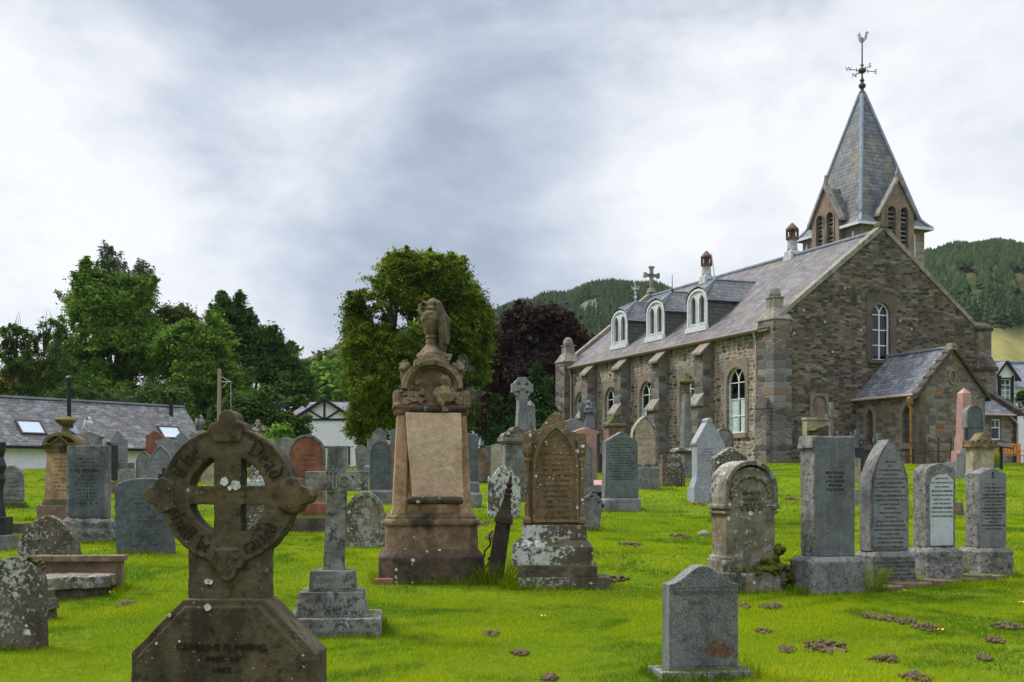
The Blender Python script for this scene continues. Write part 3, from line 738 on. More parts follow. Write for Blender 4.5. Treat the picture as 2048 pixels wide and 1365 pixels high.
# roof
mb = MB()
for sg in (0, 1):
    e = (-.22, 6.13) if sg == 0 else (Wd + .22, 6.13); r_ = (6.01, 10.95)
    mb.add([(e[0], .18, e[1]), (e[0], L - .15, e[1]), (r_[0], L - .15, r_[1]), (r_[0], .18, r_[1])], [(0, 1, 2, 3)])
mb.build('roof', M['slate_main'], CH)
rf = MB().box(5.86, 6.16, .2, L - .2, 10.88, 11.02); rf.build('ridge_flashing', M['lead'], CH, .03)
mb = MB(); mb.tube([(-.28, .9, 6.08), (-.28, L - .9, 6.08)], .075, 8); mb.box(-.3, -.02, .2, L - .2, 5.98, 6.05); mb.build('gutter', M['gutter'], CH)
# copings
for yy, nm in ((-.06, 'near'), (L - .42, 'far')):
    mb = MB()
    for sg in (1, -1):
        a0 = (6.01 - sg * 6.15, EV - .05); a1 = (6.01, AP + .1)
        pts = [a0, (a0[0], a0[1] - .25), (a1[0], a1[1] - .3), a1]
        mb.poly(pts, -yy - .45, -yy, gab)
    mb.build('coping', M['coping'], CH, .02)
mb = MB(); mb.cbox(6.01, .15, .5, .5, AP - .1, AP + .18, .08); o = mb.build('apex_stone', M['moss_stone'], CH, .03)
# stone surrounds, sills, frames, glass, blinds of the side windows
for i, s in enumerate(WS):
    wnd = MB(); frame(wnd, s, 1.46, 1.58, 3.12, 'round', .065, -.2, -.13, side, .72, 14)
    wnd.bar((s, 1.5), (s, 3.92), .045, -.19, -.14, side)
    for zz in (2.28, 3.08, 3.86): wnd.bar((s - .76, zz), (s + .76, zz), .035, -.185, -.145, side)
    for sg in (1, -1):
        pp = [(s + sg * .76 * (1 - math.cos(a)) * 0 + sg * (.0 + .79 * math.sin(a)), 3.86 + .66 * (1 - math.cos(a))) for a in [k * .262 for k in range(7)]]
        pp = [(s + sg * .76 * (1 - math.cos(k * .25)) , 3.86 + .70 * math.sin(k * .25)) for k in range(6)]
        for p_, q_ in zip(pp, pp[1:]): wnd.bar(p_, q_, .045, -.19, -.14, side)
    fr = wnd.build('window', M['white_paint'], CH)
    g_ = MB(); g_.poly(arch(s, 1.48, 1.5, 3.06, 'round', 14, .7), -.17, -.165, side); g_.build('pane', M['glass'], fr)
    bl = MB()
    for k in range(11):
        for sg in (1, -1):
            if sg * k > 0 or k:
                a = s + sg * (.1 + k * .058)
                bl.bar((a, 1.52), (a, 3.05), .05, -.183, -.18, side)
    bl.build('blind', M['blind'], fr)
    sr = MB(); o1 = arch(s, 1.2, 2.06, 3.75, 'rect'); 
    outer = [(s - 1.03, 1.2)] + [(s - 1.03 + 2.06 * k / 14, 4.95) for k in range(15)] + [(s + 1.03, 1.2)]
    inner = arch(s, 1.44, 1.56, 3.14, 'round', 14, .72)
    sr.ring(outer, inner, .0, .035, side); sr.build('surround', M['dressed'], fr)
    sl = MB(); sl.poly([(s - .95, 1.22), (s - .95, 1.46), (s + .95, 1.46), (s + .95, 1.22)], -.2, .10, side); sl.build('sill', M['dressed'], fr, .015)
# gable window
s = 5.9; wnd = MB(); frame(wnd, s, 4.85, 1.05, 2.7, 'round', .06, -.2, -.12, gab, None, 14)
wnd.bar((s, 4.9), (s, 7.0), .05, -.19, -.13, gab)
for zz in (5.55, 6.27, 6.98): wnd.bar((s - .5, zz), (s + .5, zz), .04, -.185, -.135, gab)
for sg in (1, -1):
    pp = [(s + sg * .5 * (1 - math.cos(k * .25)), 6.98 + .5 * math.sin(k * .25)) for k in range(6)]
    for p_, q_ in zip(pp, pp[1:]): wnd.bar(p_, q_, .045, -.19, -.13, gab)
fr = wnd.build('window', M['white_paint'], CH)
g_ = MB(); g_.poly(arch(s, 4.87, 1.0, 2.66, 'round', 14), -.17, -.165, gab); g_.build('pane', M['glass'], fr)
sr = MB(); outer = [(s - .85, 4.7)] + [(s - .85 + 1.7 * k / 14, 7.95) for k in range(15)] + [(s + .85, 4.7)]
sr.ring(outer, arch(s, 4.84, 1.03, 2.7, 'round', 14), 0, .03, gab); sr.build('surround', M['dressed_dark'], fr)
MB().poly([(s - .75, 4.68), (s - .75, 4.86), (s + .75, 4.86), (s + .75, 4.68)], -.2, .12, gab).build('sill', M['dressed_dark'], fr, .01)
# corner piers with pinnacles
def pier(y0, y1, x0, x1, name='corner_pier', z1=6.45):
    mb = MB(); mb.box(x0, x1, y0, y1, -.6, z1); p = mb.build(name, M['pier_rubble'], CH)
    cx, cy = (x0 + x1) / 2, (y0 + y1) / 2; w_, d = x1 - x0, y1 - y0
    mb = MB(); mb.cbox(cx, cy, w_ + .1, d + .1, z1, z1 + .07); mb.cbox(cx, cy, w_ + .04, d + .04, z1 + .07, z1 + .58, (w_ * .24, d * .24))
    mb.cbox(cx, cy, w_ * .52, d * .52, z1 + .58, z1 + 1.02); mb.cbox(cx, cy, w_ * .6, d * .6, z1 + 1.02, z1 + 1.09)
    mb.lathe([(w_ * .27, z1 + 1.09), (w_ * .29, z1 + 1.2), (w_ * .22, z1 + 1.45), (w_ * .10, z1 + 1.56), (.01, z1 + 1.58)], cx, cy, 10)
    mb.build('pinnacle', M['coping'], p, .015)
pier(-.12, 1.12, -.16, .82); pier(L - 1.1, L + .15, -.5, .6)
MB().box(-.45, -.155, .05, 1.0, 2.45, 2.95, (.12, .05)).build('pier_offset', M['coping_dark'], CH, .02)
MB().box(-.42, -.155, .08, .97, -.6, 2.45).build('pier_foot', M['pier_rubble'], CH)
# buttresses
for s in (5.11, 9.42, 13.66, 17.77):
    mb = MB(); mb.box(-.62, .0, s, s + .8, -.6, 5.5); mb.box(-.9, -.62, s, s + .8, -.6, 2.85)
    bt = mb.build('buttress', M['pier_rubble'], CH)
    c = MB(); e = .07
    c.poly([(-.02, 6.2), (.78, 5.45), (.78, 5.33), (-.02, 6.05)], -(s - e), -(s + .8 + e), Pl((0, 0, 0), (-1, 0, 0), (0, -1, 0)))
    c.poly([(-.02, 6.06), (.62, 5.48), (-.02, 5.48)], -(s + .02), -(s + .78), Pl((0, 0, 0), (-1, 0, 0), (0, -1, 0)))
    c.build('cap', M['dressed'], bt, .01)
    c = MB(); c.poly([(.60, 3.5), (1.02, 2.95), (1.02, 2.84), (.60, 2.84)], -(s - e), -(s + .8 + e), Pl((0, 0, 0), (-1, 0, 0), (0, -1, 0)))
    c.build('weathering', M['coping'], bt, .01)
# downpipes
for s_, x_ in ((1.32, -.12), (L - 1.25, -.12)):
    mb = MB(); mb.tube([(-.25, s_, 6.0), (-.2, s_, 5.8), (x_, s_, 5.55), (x_, s_, -.3)], .055, 8)
    for zz in (4.8, 3.0, 1.2): mb.tube([(x_, s_, zz), (x_, s_, zz + .12)], .08, 8)
    mb.build('downpipe', M['pipe_pink'], CH)
# dormers
for s, fin in ((7.8, 0), (12.12, 1), (16.3, 2)):
    hw = .94; u0 = .8; zb = roofz(u0); zt = 8.45; pk = (1.75, 9.55)
    fp = Pl((u0, 0, 0), (0, 1, 0), (-1, 0, 0))
    mb = MB(); ub = (zt - 6.3) / SL
    for sg in (-1, 1):
        y = s + sg * (hw - .05)
        mb.add([(u0, y, zb - .1), (u0, y, zt), (ub + .1, y, zt)], [(0, 1, 2)])
    dm = mb.build('dormer', M['slate_dormer'], CH, weld=False)
    f_ = MB(); H_ = 9.0 - zb
    outer = arch(s, zb - .08, 2 * hw, H_ + .06, 'round', 16, .62)
    holes = [arch(s + sg * .41, zb + .30, .56, H_ - .62, 'gothic', 8, .42) for sg in (-1, 1)]
    f_.wall(outer, holes, .06, .14, fp)
    frame(f_, s, zb - .08, 2 * hw + .04, H_ + .08, 'round', .12, .06, .13, fp, .64, 16)
    f_.poly([(s - hw - .08, zb - .12), (s - hw - .08, zb + .14), (s + hw + .08, zb + .14), (s + hw + .08, zb - .12)], .05, .22, fp)
    for sg in (-1, 1): frame(f_, s + sg * .41, zb + .26, .64, H_ - .54, 'gothic', .06, .05, .10, fp, .46, 8)
    f_.build('dormer_window', M['white_old'], dm)
    g_ = MB()
    for h_ in holes: g_.poly(h_, -.06, -.05, fp)
    g_.build('pane', M['leaded'], dm)
    r_ = MB(); e = .1
    ar = arch(s, 0, 2 * hw + 2 * e, H_ + .16, 'round', 16, .70)[1:-1]
    ar = [(a, z + zb - .08) for a, z in ar]
    pkp = (pk[0], s, pk[1]); ur = (pk[1] - 6.3) / SL
    vs = [fp(a, z, .16) for a, z in ar] + [pkp]
    fs = [(i, i + 1, len(ar)) for i in range(len(ar) - 1)]
    r_.add(vs, fs)
    for sg in (-1, 1):
        aL = ar[0] if sg < 0 else ar[-1]
        ue = (aL[1] - 6.3) / SL
        r_.add([fp(aL[0], aL[1], .16), pkp, (ur, s, pk[1]), (ue, aL[0], aL[1])], [(0, 1, 2, 3)])
    r_.build('dormer_roof', M['slate_spire'], dm)
    l_ = MB(); l_.tube([pkp, (ur, s, pk[1] + .02)], .06, 6)
    md = ar[len(ar) // 2]; l_.tube([fp(s, md[1] + .02, .16), pkp], .06, 6)
    for sg in (0, -1): l_.tube([fp(ar[sg][0], ar[sg][1] - .05, .15), (((ar[sg][1] - 6.3) / SL), ar[sg][0], ar[sg][1] - .05)], .04, 6)
    for q in (4, 12): l_.tube([fp(ar[q][0], ar[q][1], .17), pkp], .035, 6)
    l_.build('dormer_flashing', M['lead'], dm)
    fi = MB(); z0 = pk[1]
    if fin == 1: fi.tube([(pkp[0], s, z0 - .1), (pkp[0], s, z0 + .95)], .03, 6, .012); fi.ball((pkp[0], s, z0 + .08), .09)
    elif fin == 2:
        fi.tube([(pkp[0], s, z0 - .1), (pkp[0] - .05, s, z0 + 1.3)], .035, 6, .015)
        for zz, r0 in ((.25, .09), (.5, .07)): fi.ball((pkp[0], s, z0 + zz), r0)
        for a in (0, 1, 2, 3):
            dx, dy = math.cos(a * 1.571), math.sin(a * 1.571)
            fi.tube([(pkp[0], s, z0 + .8), (pkp[0] + dx * .2, s + dy * .2, z0 + .72), (pkp[0] + dx * .26, s + dy * .26, z0 + .9)], .02, 5)
    else: fi.tube([(pkp[0], s, z0 - .1), (pkp[0] - .2, s, z0 + 1.35)], .035, 6, .02)
    fi.build('dormer_finial', M['vane'] if fin == 1 else M['white_old'], dm)
# roof ventilators on the ridge
for s in (7.1, 15.5):
    mb = MB(); mb.cbox(6.01, s, .72, .72, 10.6, 11.15, .06); mb.cbox(6.01, s, .55, .55, 11.15, 11.28, .1); mb.lathe([(.27, 11.25), (.25, 11.85)], 6.01, s, 12)
    v_ = mb.build('ventilator', M['vent_base'], CH, .01)
    mb = MB()
    for k in range(10):
        a = k * .628; mb.tube([(6.01 + .3 * math.cos(a), s + .3 * math.sin(a), 11.8), (6.01 + .3 * math.cos(a), s + .3 * math.sin(a), 12.3)], .035, 5)
    mb.lathe([(.33, 11.78), (.34, 11.9)], 6.01, s, 12); mb.lathe([(.34, 12.25), (.33, 12.35), (.15, 12.55), (.02, 12.68)], 6.01, s, 12); mb.lathe([(.18, 11.85), (.18, 12.3)], 6.01, s, 8)
    mb.build('ventilator_cap', M['vent'], v_)
mb = MB(); cx, cy = 6.01, L - .25
mb.cbox(cx, cy, .5, .5, AP, AP + .3, .08); mb.cbox(cx, cy, .2, .2, AP + .3, AP + 1.6); mb.cbox(cx, cy, .95, .2, AP + 1.0, AP + 1.2)
for a, z in ((-.47, 1.1), (.47, 1.1), (0, 1.6)): mb.cbox(cx + a, cy, .14 if a else .34, .24, AP + z - (.17 if a else .05), AP + z + (.17 if a else .08))
mb.build('gable_cross', M['coping'], CH, .02)
# ---- tower
tx, ty, tw, td, TE = 10.04, 6.64, 4.25, 5.1, 12.9
mb = MB(); mb.box(tx, tx + tw, ty, ty + td, 5.0, TE); TW = mb.build('tower', M['tower_ashlar'], CH)
mb = MB(); mb.box(tx - .12, tx + tw + .25, ty - .12, ty + td + .1, 3, 10.3, (0, 0)); mb.box(tx + tw, tx + tw + .75, ty + .2, ty + 1.6, 3, 9.8); mb.box(tx + tw - .01, tx + tw + .76, ty + .2, ty + 1.6, 9.81, 10.6, (.35, .0))
mb.build('tower_stage', M['tower_ashlar'], TW)
e = .3; cxx, cyy = tx + tw / 2, ty + td / 2
rows = [(1 + .0, TE + .02, e), (.93, TE + .75, -.12), (.80, TE + 1.9, 0), (.035, 20.7, 0)]
def rect_at(z):
    if z <= TE + .03: hx, hy = tw / 2 + e, td / 2 + e
    elif z < TE + .8: t = (z - TE) / .78; hx, hy = (tw / 2 + e) * (1 - t) + (tw / 2 * .90) * t, (td / 2 + e) * (1 - t) + (td / 2 * .90) * t
    else: t = (z - TE - .78) / (20.7 - TE - .78); hx, hy = tw / 2 * .90 * (1 - t) + .10 * t, td / 2 * .90 * (1 - t) + .12 * t
    return hx, hy
zs = [TE, TE + .12, TE + .3, TE + .5, TE + .78, 15, 17, 19, 20.7]
def rz2(z):
    hx, hy = rect_at(z)
    if z < TE + .8:
        t = max(0, (z - TE) / .78); q = (1 - t) ** 1.6
        b_ = rect_at(TE + .81); hx = b_[0] + (tw / 2 + e - b_[0]) * q; hy = b_[1] + (td / 2 + e - b_[1]) * q
    return hx, hy
mb = MB(); vs = []; fs = []
for z in zs:
    hx, hy = rz2(z); vs += [(cxx - hx, cyy - hy, z), (cxx + hx, cyy - hy, z), (cxx + hx, cyy + hy, z), (cxx - hx, cyy + hy, z)]
for i in range(len(zs) - 1):
    for k in range(4): fs.append((4 * i + k, 4 * i + (k + 1) % 4, 4 * i + 4 + (k + 1) % 4, 4 * i + 4 + k))
fs.append((0, 1, 2, 3)); mb.add(vs, fs); SPR = mb.build('spire', M['slate_spire'], TW)
mb = MB()
for sx, sy in ((-1, -1), (1, -1), (1, 1), (-1, 1)): mb.tube([(cxx + sx * rz2(z)[0], cyy + sy * rz2(z)[1], z + .02) for z in zs], .10, 6)
mb.lathe([(.2, 20.4), (.18, 20.75), (.05, 20.9)], cxx, cyy, 10); mb.build('hip_flashing', M['lead'], SPR)
mb = MB()
for a0, a1, b0, b1 in ((tx - .34, cxx - 1.1, ty - .36, ty - .28), (cxx + 1.1, tx + tw + .34, ty - .36, ty - .28), (tx - .34, tx + tw + .34, ty + td + .28, ty + td + .36), (tx - .36, tx - .28, ty - .27, cyy - 1.2), (tx - .36, tx - .28, cyy + 1.2, ty + td + .27), (tx + tw + .28, tx + tw + .36, ty - .27, ty + td + .27)): mb.box(a0, a1, b0, b1, TE - .1, TE + .05)
mb.build('eaves_gutter', M['white_old'], TW)
def lucarne(pl, c, hw, D_):
    zb, zt = TE - 1.75, TE + 2.35
    body = [(c - hw, zb), (c - hw, TE + .6), (c, zt), (c + hw, TE + .6), (c + hw, zb)]
    holes = [arch(c + sg * hw * .38, zb + .35, hw * .50, 2.35, 'round', 8) for sg in (-1, 1)]
    pl = Pl(pl.O + pl.N * .26, pl.A, pl.N)
    mb = MB(); mb.wall(body, holes, .12, .3, pl)
    for sg in (-1, 1):
        mb.add([pl(c + sg * hw, zb, .12), pl(c + sg * hw, TE + .6, .12), pl(c + sg * hw, TE + .6, -D_), pl(c + sg * hw, zb, -D_)], [(0, 1, 2, 3)])
    for sg in (-1, 1): frame(mb, c + sg * hw * .38, zb + .3, hw * .62, 2.5, 'round', hw * .07, .12, .17, pl)
    mb.poly([(c - hw * .07, zb), (c - hw * .07, TE + .1), (c + hw * .07, TE + .1), (c + hw * .07, zb)], .12, .2, pl)
    lu = mb.build('lucarne', M['pink_dressed'], TW)
    k = MB()
    for sg in (-1, 1):
        k.poly([(c + sg * (hw + .22), TE + .35), (c + sg * (hw + .22), TE + .52), (c, zt + .28), (c, zt + .02)], -.15, .24, pl)
    k.poly([(c - .06, zt), (c - .1, zt + .4), (c, zt + .75), (c + .1, zt + .4), (c + .06, zt)], -.0, .15, pl)
    k.build('gable_coping', M['coping'], lu, .02)
    k = MB()
    for sg in (-1, 1):
        k.add([pl(c + sg * (hw + .15), TE + .4, .1), pl(c, zt + .05, .1), pl(c, zt + .05, -D_ - .9), pl(c + sg * (hw + .15), TE + .4, -D_ * .4)], [(0, 1, 2, 3)])
    k.build('lucarne_roof', M['slate_spire'], lu)
    k = MB()
    for sg in (-1, 1):
        for q in range(9):
            z = zb + .45 + q * .24; a0 = c + sg * hw * .38
            k.add([pl(a0 - hw * .25, z, .02), pl(a0 + hw * .25, z, .02), pl(a0 + hw * .25, z + .2, -.16), pl(a0 - hw * .25, z + .2, -.16)], [(0, 1, 2, 3)])
    k.build('louvre', M['grey_plain'], lu)
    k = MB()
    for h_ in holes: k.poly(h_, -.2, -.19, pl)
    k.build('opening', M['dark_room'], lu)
lucarne(Pl((tx, 0, 0), (0, 1, 0), (-1, 0, 0)), cyy, 1.2, .9)
lucarne(Pl((0, ty, 0), (1, 0, 0), (0, -1, 0)), cxx, 1.1, .9)
for (a, b_) in ((tx - .06, ty + .55), (tx - .06, ty + td - .5)): MB().tube([(a, b_, TE - .35), (a, b_, TE - 2.2)], .07, 7).build('vent_pipe', M['white_old'], TW)
MB().tube([(tx + tw - .75, ty - .06, TE - .35), (tx + tw - .75, ty - .06, TE - 2.6)], .07, 7).build('vent_pipe', M['white_old'], TW)
# weather vane
mb = MB(); mb.lathe([(.16, 20.7), (.2, 20.8), (.08, 21.0), (.2, 21.15), (.2, 21.25), (.07, 21.4), (.14, 21.5), (.05, 21.65), (.04, 22.3), (.12, 22.35), (.04, 22.4), (.035, 23.9)], cxx, cyy, 10)
mb.ball((cxx, cyy, 22.05), (.22, .22, .17)); WVN = mb.build('weather_vane', M['vane'], TW)
mb = MB()
for k, ch in enumerate('NESW'):
    a = k * math.pi / 2 + .55 - TH; dx, dy = math.sin(a), math.cos(a)
    mb.tube([(cxx, cyy, 22.05), (cxx + dx * .75, cyy + dy * .75, 22.05)], .022, 6)
    mb.tube([(cxx + dx * .35, cyy + dy * .35, 21.93), (cxx + dx * .35, cyy + dy * .35, 22.17)], .02, 5)
    t_ = text(ch, .34, M['vane'], WVN, (cxx + dx * .84, cyy + dy * .84, 22.05), .015, name='direction_letter', pl_rz=-TH)
mb.build('vane_arm', M['vane'], WVN)
ck = [(-.02, 0), (-.2, .12), (-.27, .3), (-.24, .48), (-.32, .44), (-.36, .5), (-.27, .56), (-.24, .66), (-.16, .68), (-.13, .58), (-.08, .42), (.02, .34), (.14, .36), (.2, .5), (.22, .7), (.32, .76), (.42, .74), (.47, .66), (.40, .62), (.36, .5), (.34, .34), (.24, .2), (.1, .08)]
MB().poly([(x * .8, z * .9) for x, z in ck], -.012, .012, Pl((cxx, cyy, 23.55), (math.cos(-TH), math.sin(-TH), 0), (math.sin(-TH), -math.cos(-TH), 0))).build('cockerel', M['galv'], WVN)
# right-hand corner: octagonal stack over a broad pier
mb = MB(); mb.lathe([(.74, -.6), (.74, 4.6)], Wd + .05, .1, 8, rot=.39); st = mb.build('corner_stack', M['annexe_rubble'], CH)
MB().lathe([(.80, 4.55), (.80, 4.7), (.70, 4.8), (.5, 5.2), (.44, 5.25)], Wd + .05, .1, 12).build('stack_offset', M['coping_dark'], st)
MB().lathe([(.46, 5.1), (.46, 6.55)], Wd + .05, .1, 12).build('stack_shaft', M['annexe_rubble'], st)
MB().lathe([(.54, 6.5), (.57, 6.6), (.5, 6.72), (.25, 6.85), (.2, 6.95), (.05, 6.97)], Wd + .05, .1, 12).build('stack_cap', M['coping_dark'], st)
# ---- annexe
ax0, ax1, ad = 4.46, 8.16, 4.2; AE, AA = 2.98, 4.95; axm = (ax0 + ax1) / 2
aside = Pl((ax0, 0, 0), (0, -1, 0), (-1, 0, 0)); agab = Pl((0, -ad, 0), (1, 0, 0), (0, -1, 0))
mb = MB(); lans = [arch(1.0, .86, .46, 1.62, 'gothic', 8, .42), arch(3.46, .86, .52, 1.66, 'gothic', 8, .46)]
mb.wall([(0, -.7), (0, AE), (ad, AE), (ad, -.7)], lans, 0, .22, aside); AX = mb.build('annexe', M['annexe_rubble'], CH)
mb = MB(); mb.wall([(ax0, -.7), (ax0, AE), (axm, AA), (ax1, AE), (ax1, -.7)], [], 0, .2, agab)
mb.add([(ax1, -ad, -.7), (ax1, -ad, AE), (ax1, -.01, AE), (ax1, -.01, -.7)], [(0, 1, 2, 3)]); mb.build('annexe_gable', M['annexe_rubble'], AX)
mb = MB()
for k in range(8):
    wq = .55 if k % 2 else .38; wr = .34 if k % 2 else .58; z = -.5 + k * .44
    mb.box(ax0 - .02, ax0 + wr, -ad - .025, -ad + wq, z, z + .42)
mb.build('quoins', M['dressed_dark'], AX, .015)
for i, (c, w_, h) in enumerate(((1.0, .46, 1.62), (3.46, .52, 1.66))):
    mb = MB(); o1 = arch(c, .68, w_ + .44, h + .5, 'gothic', 8, .7); i1 = arch(c, .84, w_, h + .02, 'gothic', 8, .44)
    mb.ring(o1, i1, 0, .03, aside); mb.poly([(c - .42, .6), (c - .42, .78), (c + .42, .78), (c + .42, .6)], -.15, .1, aside)
    lw = mb.build('lancet_window', M['dressed'], AX)
    MB().poly(arch(c, .84, w_, h, 'gothic', 8, .43), -.17, -.16, aside).build('pane', M['leaded'], lw)
mb = MB(); e = .2
for sg in (-1, 1):
    xe = axm + sg * (1.85 + e); ze = AE - e * (AA - AE) / 1.85
    mb.add([(xe, -ad + .12, ze + .1), (xe, .0, ze + .1), (axm, 0, AA + .1), (axm, -ad + .12, AA + .1)], [(0, 1, 2, 3)])
mb.build('annexe_roof', M['slate_annexe'], AX)
MB().box(axm - .1, axm + .1, -ad + .3, 0, AA + .06, AA + .16).build('annexe_ridge', M['lead'], AX, .02)
mb = MB()
nn = 6
for k in range(nn):
    for sg in (-1, 1):
        t0, t1 = k / nn, (k + 1) / nn; xa, xb = sg * 2.08 * (1 - t0), sg * 2.08 * (1 - t1); za, zb_ = AE - .25 + (AA - AE + .25) * t0, AE - .25 + (AA - AE + .25) * t1
        mb.poly([(axm + xa, za), (axm + xa, za + .26), (axm + xb, zb_ + .16), (axm + xb, zb_)], -.28, .14, agab)
mb.build('annexe_coping', M['coping_dark'], AX, .02)
MB().box(axm - .2, axm + .2, -ad - .16, -ad + .3, AA - .02, AA + .28, .08).build('annexe_apex', M['dressed'], AX, .02)
mb = MB(); oc = [(axm + .26 * math.cos(a) * .8, 3.75 + .34 * math.sin(a)) for a in [k * .3927 for k in range(16)]]; ic = [(axm + (x - axm) * .68, 3.75 + (z - 3.75) * .72) for x, z in oc]
mb.ring(oc, ic, -.01, .06, agab); mb.build('oval_frame', M['pink_dressed'], AX)
MB().poly(ic, 0, .012, agab).build('oval_recess', M['dressed_dark'], AX)
mb = MB(); mb.tube([(ax0 - .22, -ad + .1, AE - .06), (ax0 - .22, 0, AE - .06)], .06, 8); mb.build('annexe_gutter', M['pipe_pink'], AX)
mb = MB(); px_, py_ = ax0 - .12, -ad + .35; mb.tube([(px_, py_, 2.75), (px_, py_, -.4)], .055, 8); mb.lathe([(.07, 2.45), (.16, 2.6), (.18, 2.78), (.15, 2.85)], px_, py_, 8)
for zz in (.3, 1.9): mb.lathe([(.08, zz), (.08, zz + .1)], px_, py_, 8)
mb.build('annexe_downpipe', M['pipe_ochre'], AX)
# ---- lean-to wing on the right
lx0, lx1, ld = ax1, 12.25, 2.0; LE, LT = 2.35, 3.5
lf = Pl((0, -ld, 0), (1, 0, 0), (0, -1, 0))
mb = MB(); mb.wall([(lx0, -.7), (lx0, LE), (lx1, LE), (lx1, -.7)], [arch(10.95, 1.13, .56, .97, 'rect')], 0, .15, lf)
mb.poly([(0, -.7), (0, LT), (ld, LE), (ld, -.7)], lx1 - .3, lx1, Pl((0, 0, 0), (0, -1, 0), (1, 0, 0))); LW = mb.build('lean_to', M['annexe_rubble'], CH)
MB().add([(lx0, -ld - .15, LE - .0), (lx1 - .2, -ld - .15, LE - .0), (lx1 - .2, 0, LT + .05), (lx0, 0, LT + .05)], [(0, 1, 2, 3)]).build('lean_to_roof', M['slate_annexe'], LW)
MB().poly([(-.1, LT - .05), (-.1, LT + .3), (ld + .3, LE + .2), (ld + .3, LE - .12)], lx1 - .3, lx1 + .08, Pl((0, 0, 0), (0, -1, 0), (1, 0, 0))).build('skew_coping', M['coping_dark'], LW, .03)
mb = MB(); frame(mb, 10.95, 1.13, .56, .97, 'rect', .06, -.12, -.06, lf); mb.bar((10.95, 1.7), (10.95, 2.08), .03, -.11, -.07, lf); mb.bar((10.68, 1.7), (11.22, 1.7), .05, -.11, -.05, lf)
lw = mb.build('window', M['white_paint'], LW)
MB().poly(arch(10.95, 1.15, .52, .93, 'rect'), -.1, -.095, lf).build('pane', M['glass'], lw)
MB().poly(arch(10.95, .9, .95, .2, 'rect'), -.1, .06, lf).build('sill', M['dressed_dark'], lw, .01)
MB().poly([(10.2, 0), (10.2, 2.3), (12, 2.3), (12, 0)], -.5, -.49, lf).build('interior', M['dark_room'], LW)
MB().tube([(lx1 - .6, -ld - .12, LE - .08), (lx1 - .25, -ld - .14, LE - .35), (lx1 - .1, -ld - .1, LE - .5), (lx1 - .1, -ld - .1, -.4)], .05, 8).build('downpipe', M['pipe_pink'], LW)
MB().tube([(lx0 + .2, -ld - .2, LE - .06), (lx1, -ld - .2, LE - .06)], .05, 8).build('gutter', M['pipe_pink'], LW)
# memorial plaque on the gable wall
mb = MB(); c = 2.35; mb.ring([(c - .5, 1.7), (c - .5, 3.15)] + [(c - .5 + .1 * k, 3.2) for k in range(1, 10)] + [(c + .5, 3.15), (c + .5, 1.7)], arch(c, 1.78, .8, 1.3, 'round', 10, .4), 0, .1, gab)
pq = mb.build('wall_plaque', M['pink_dressed'], CH, .01)
MB().poly(arch(c, 1.76, .82, 1.34, 'round', 10, .4), 0, .03, gab).build('plaque_panel', M['pink_dressed'], pq)
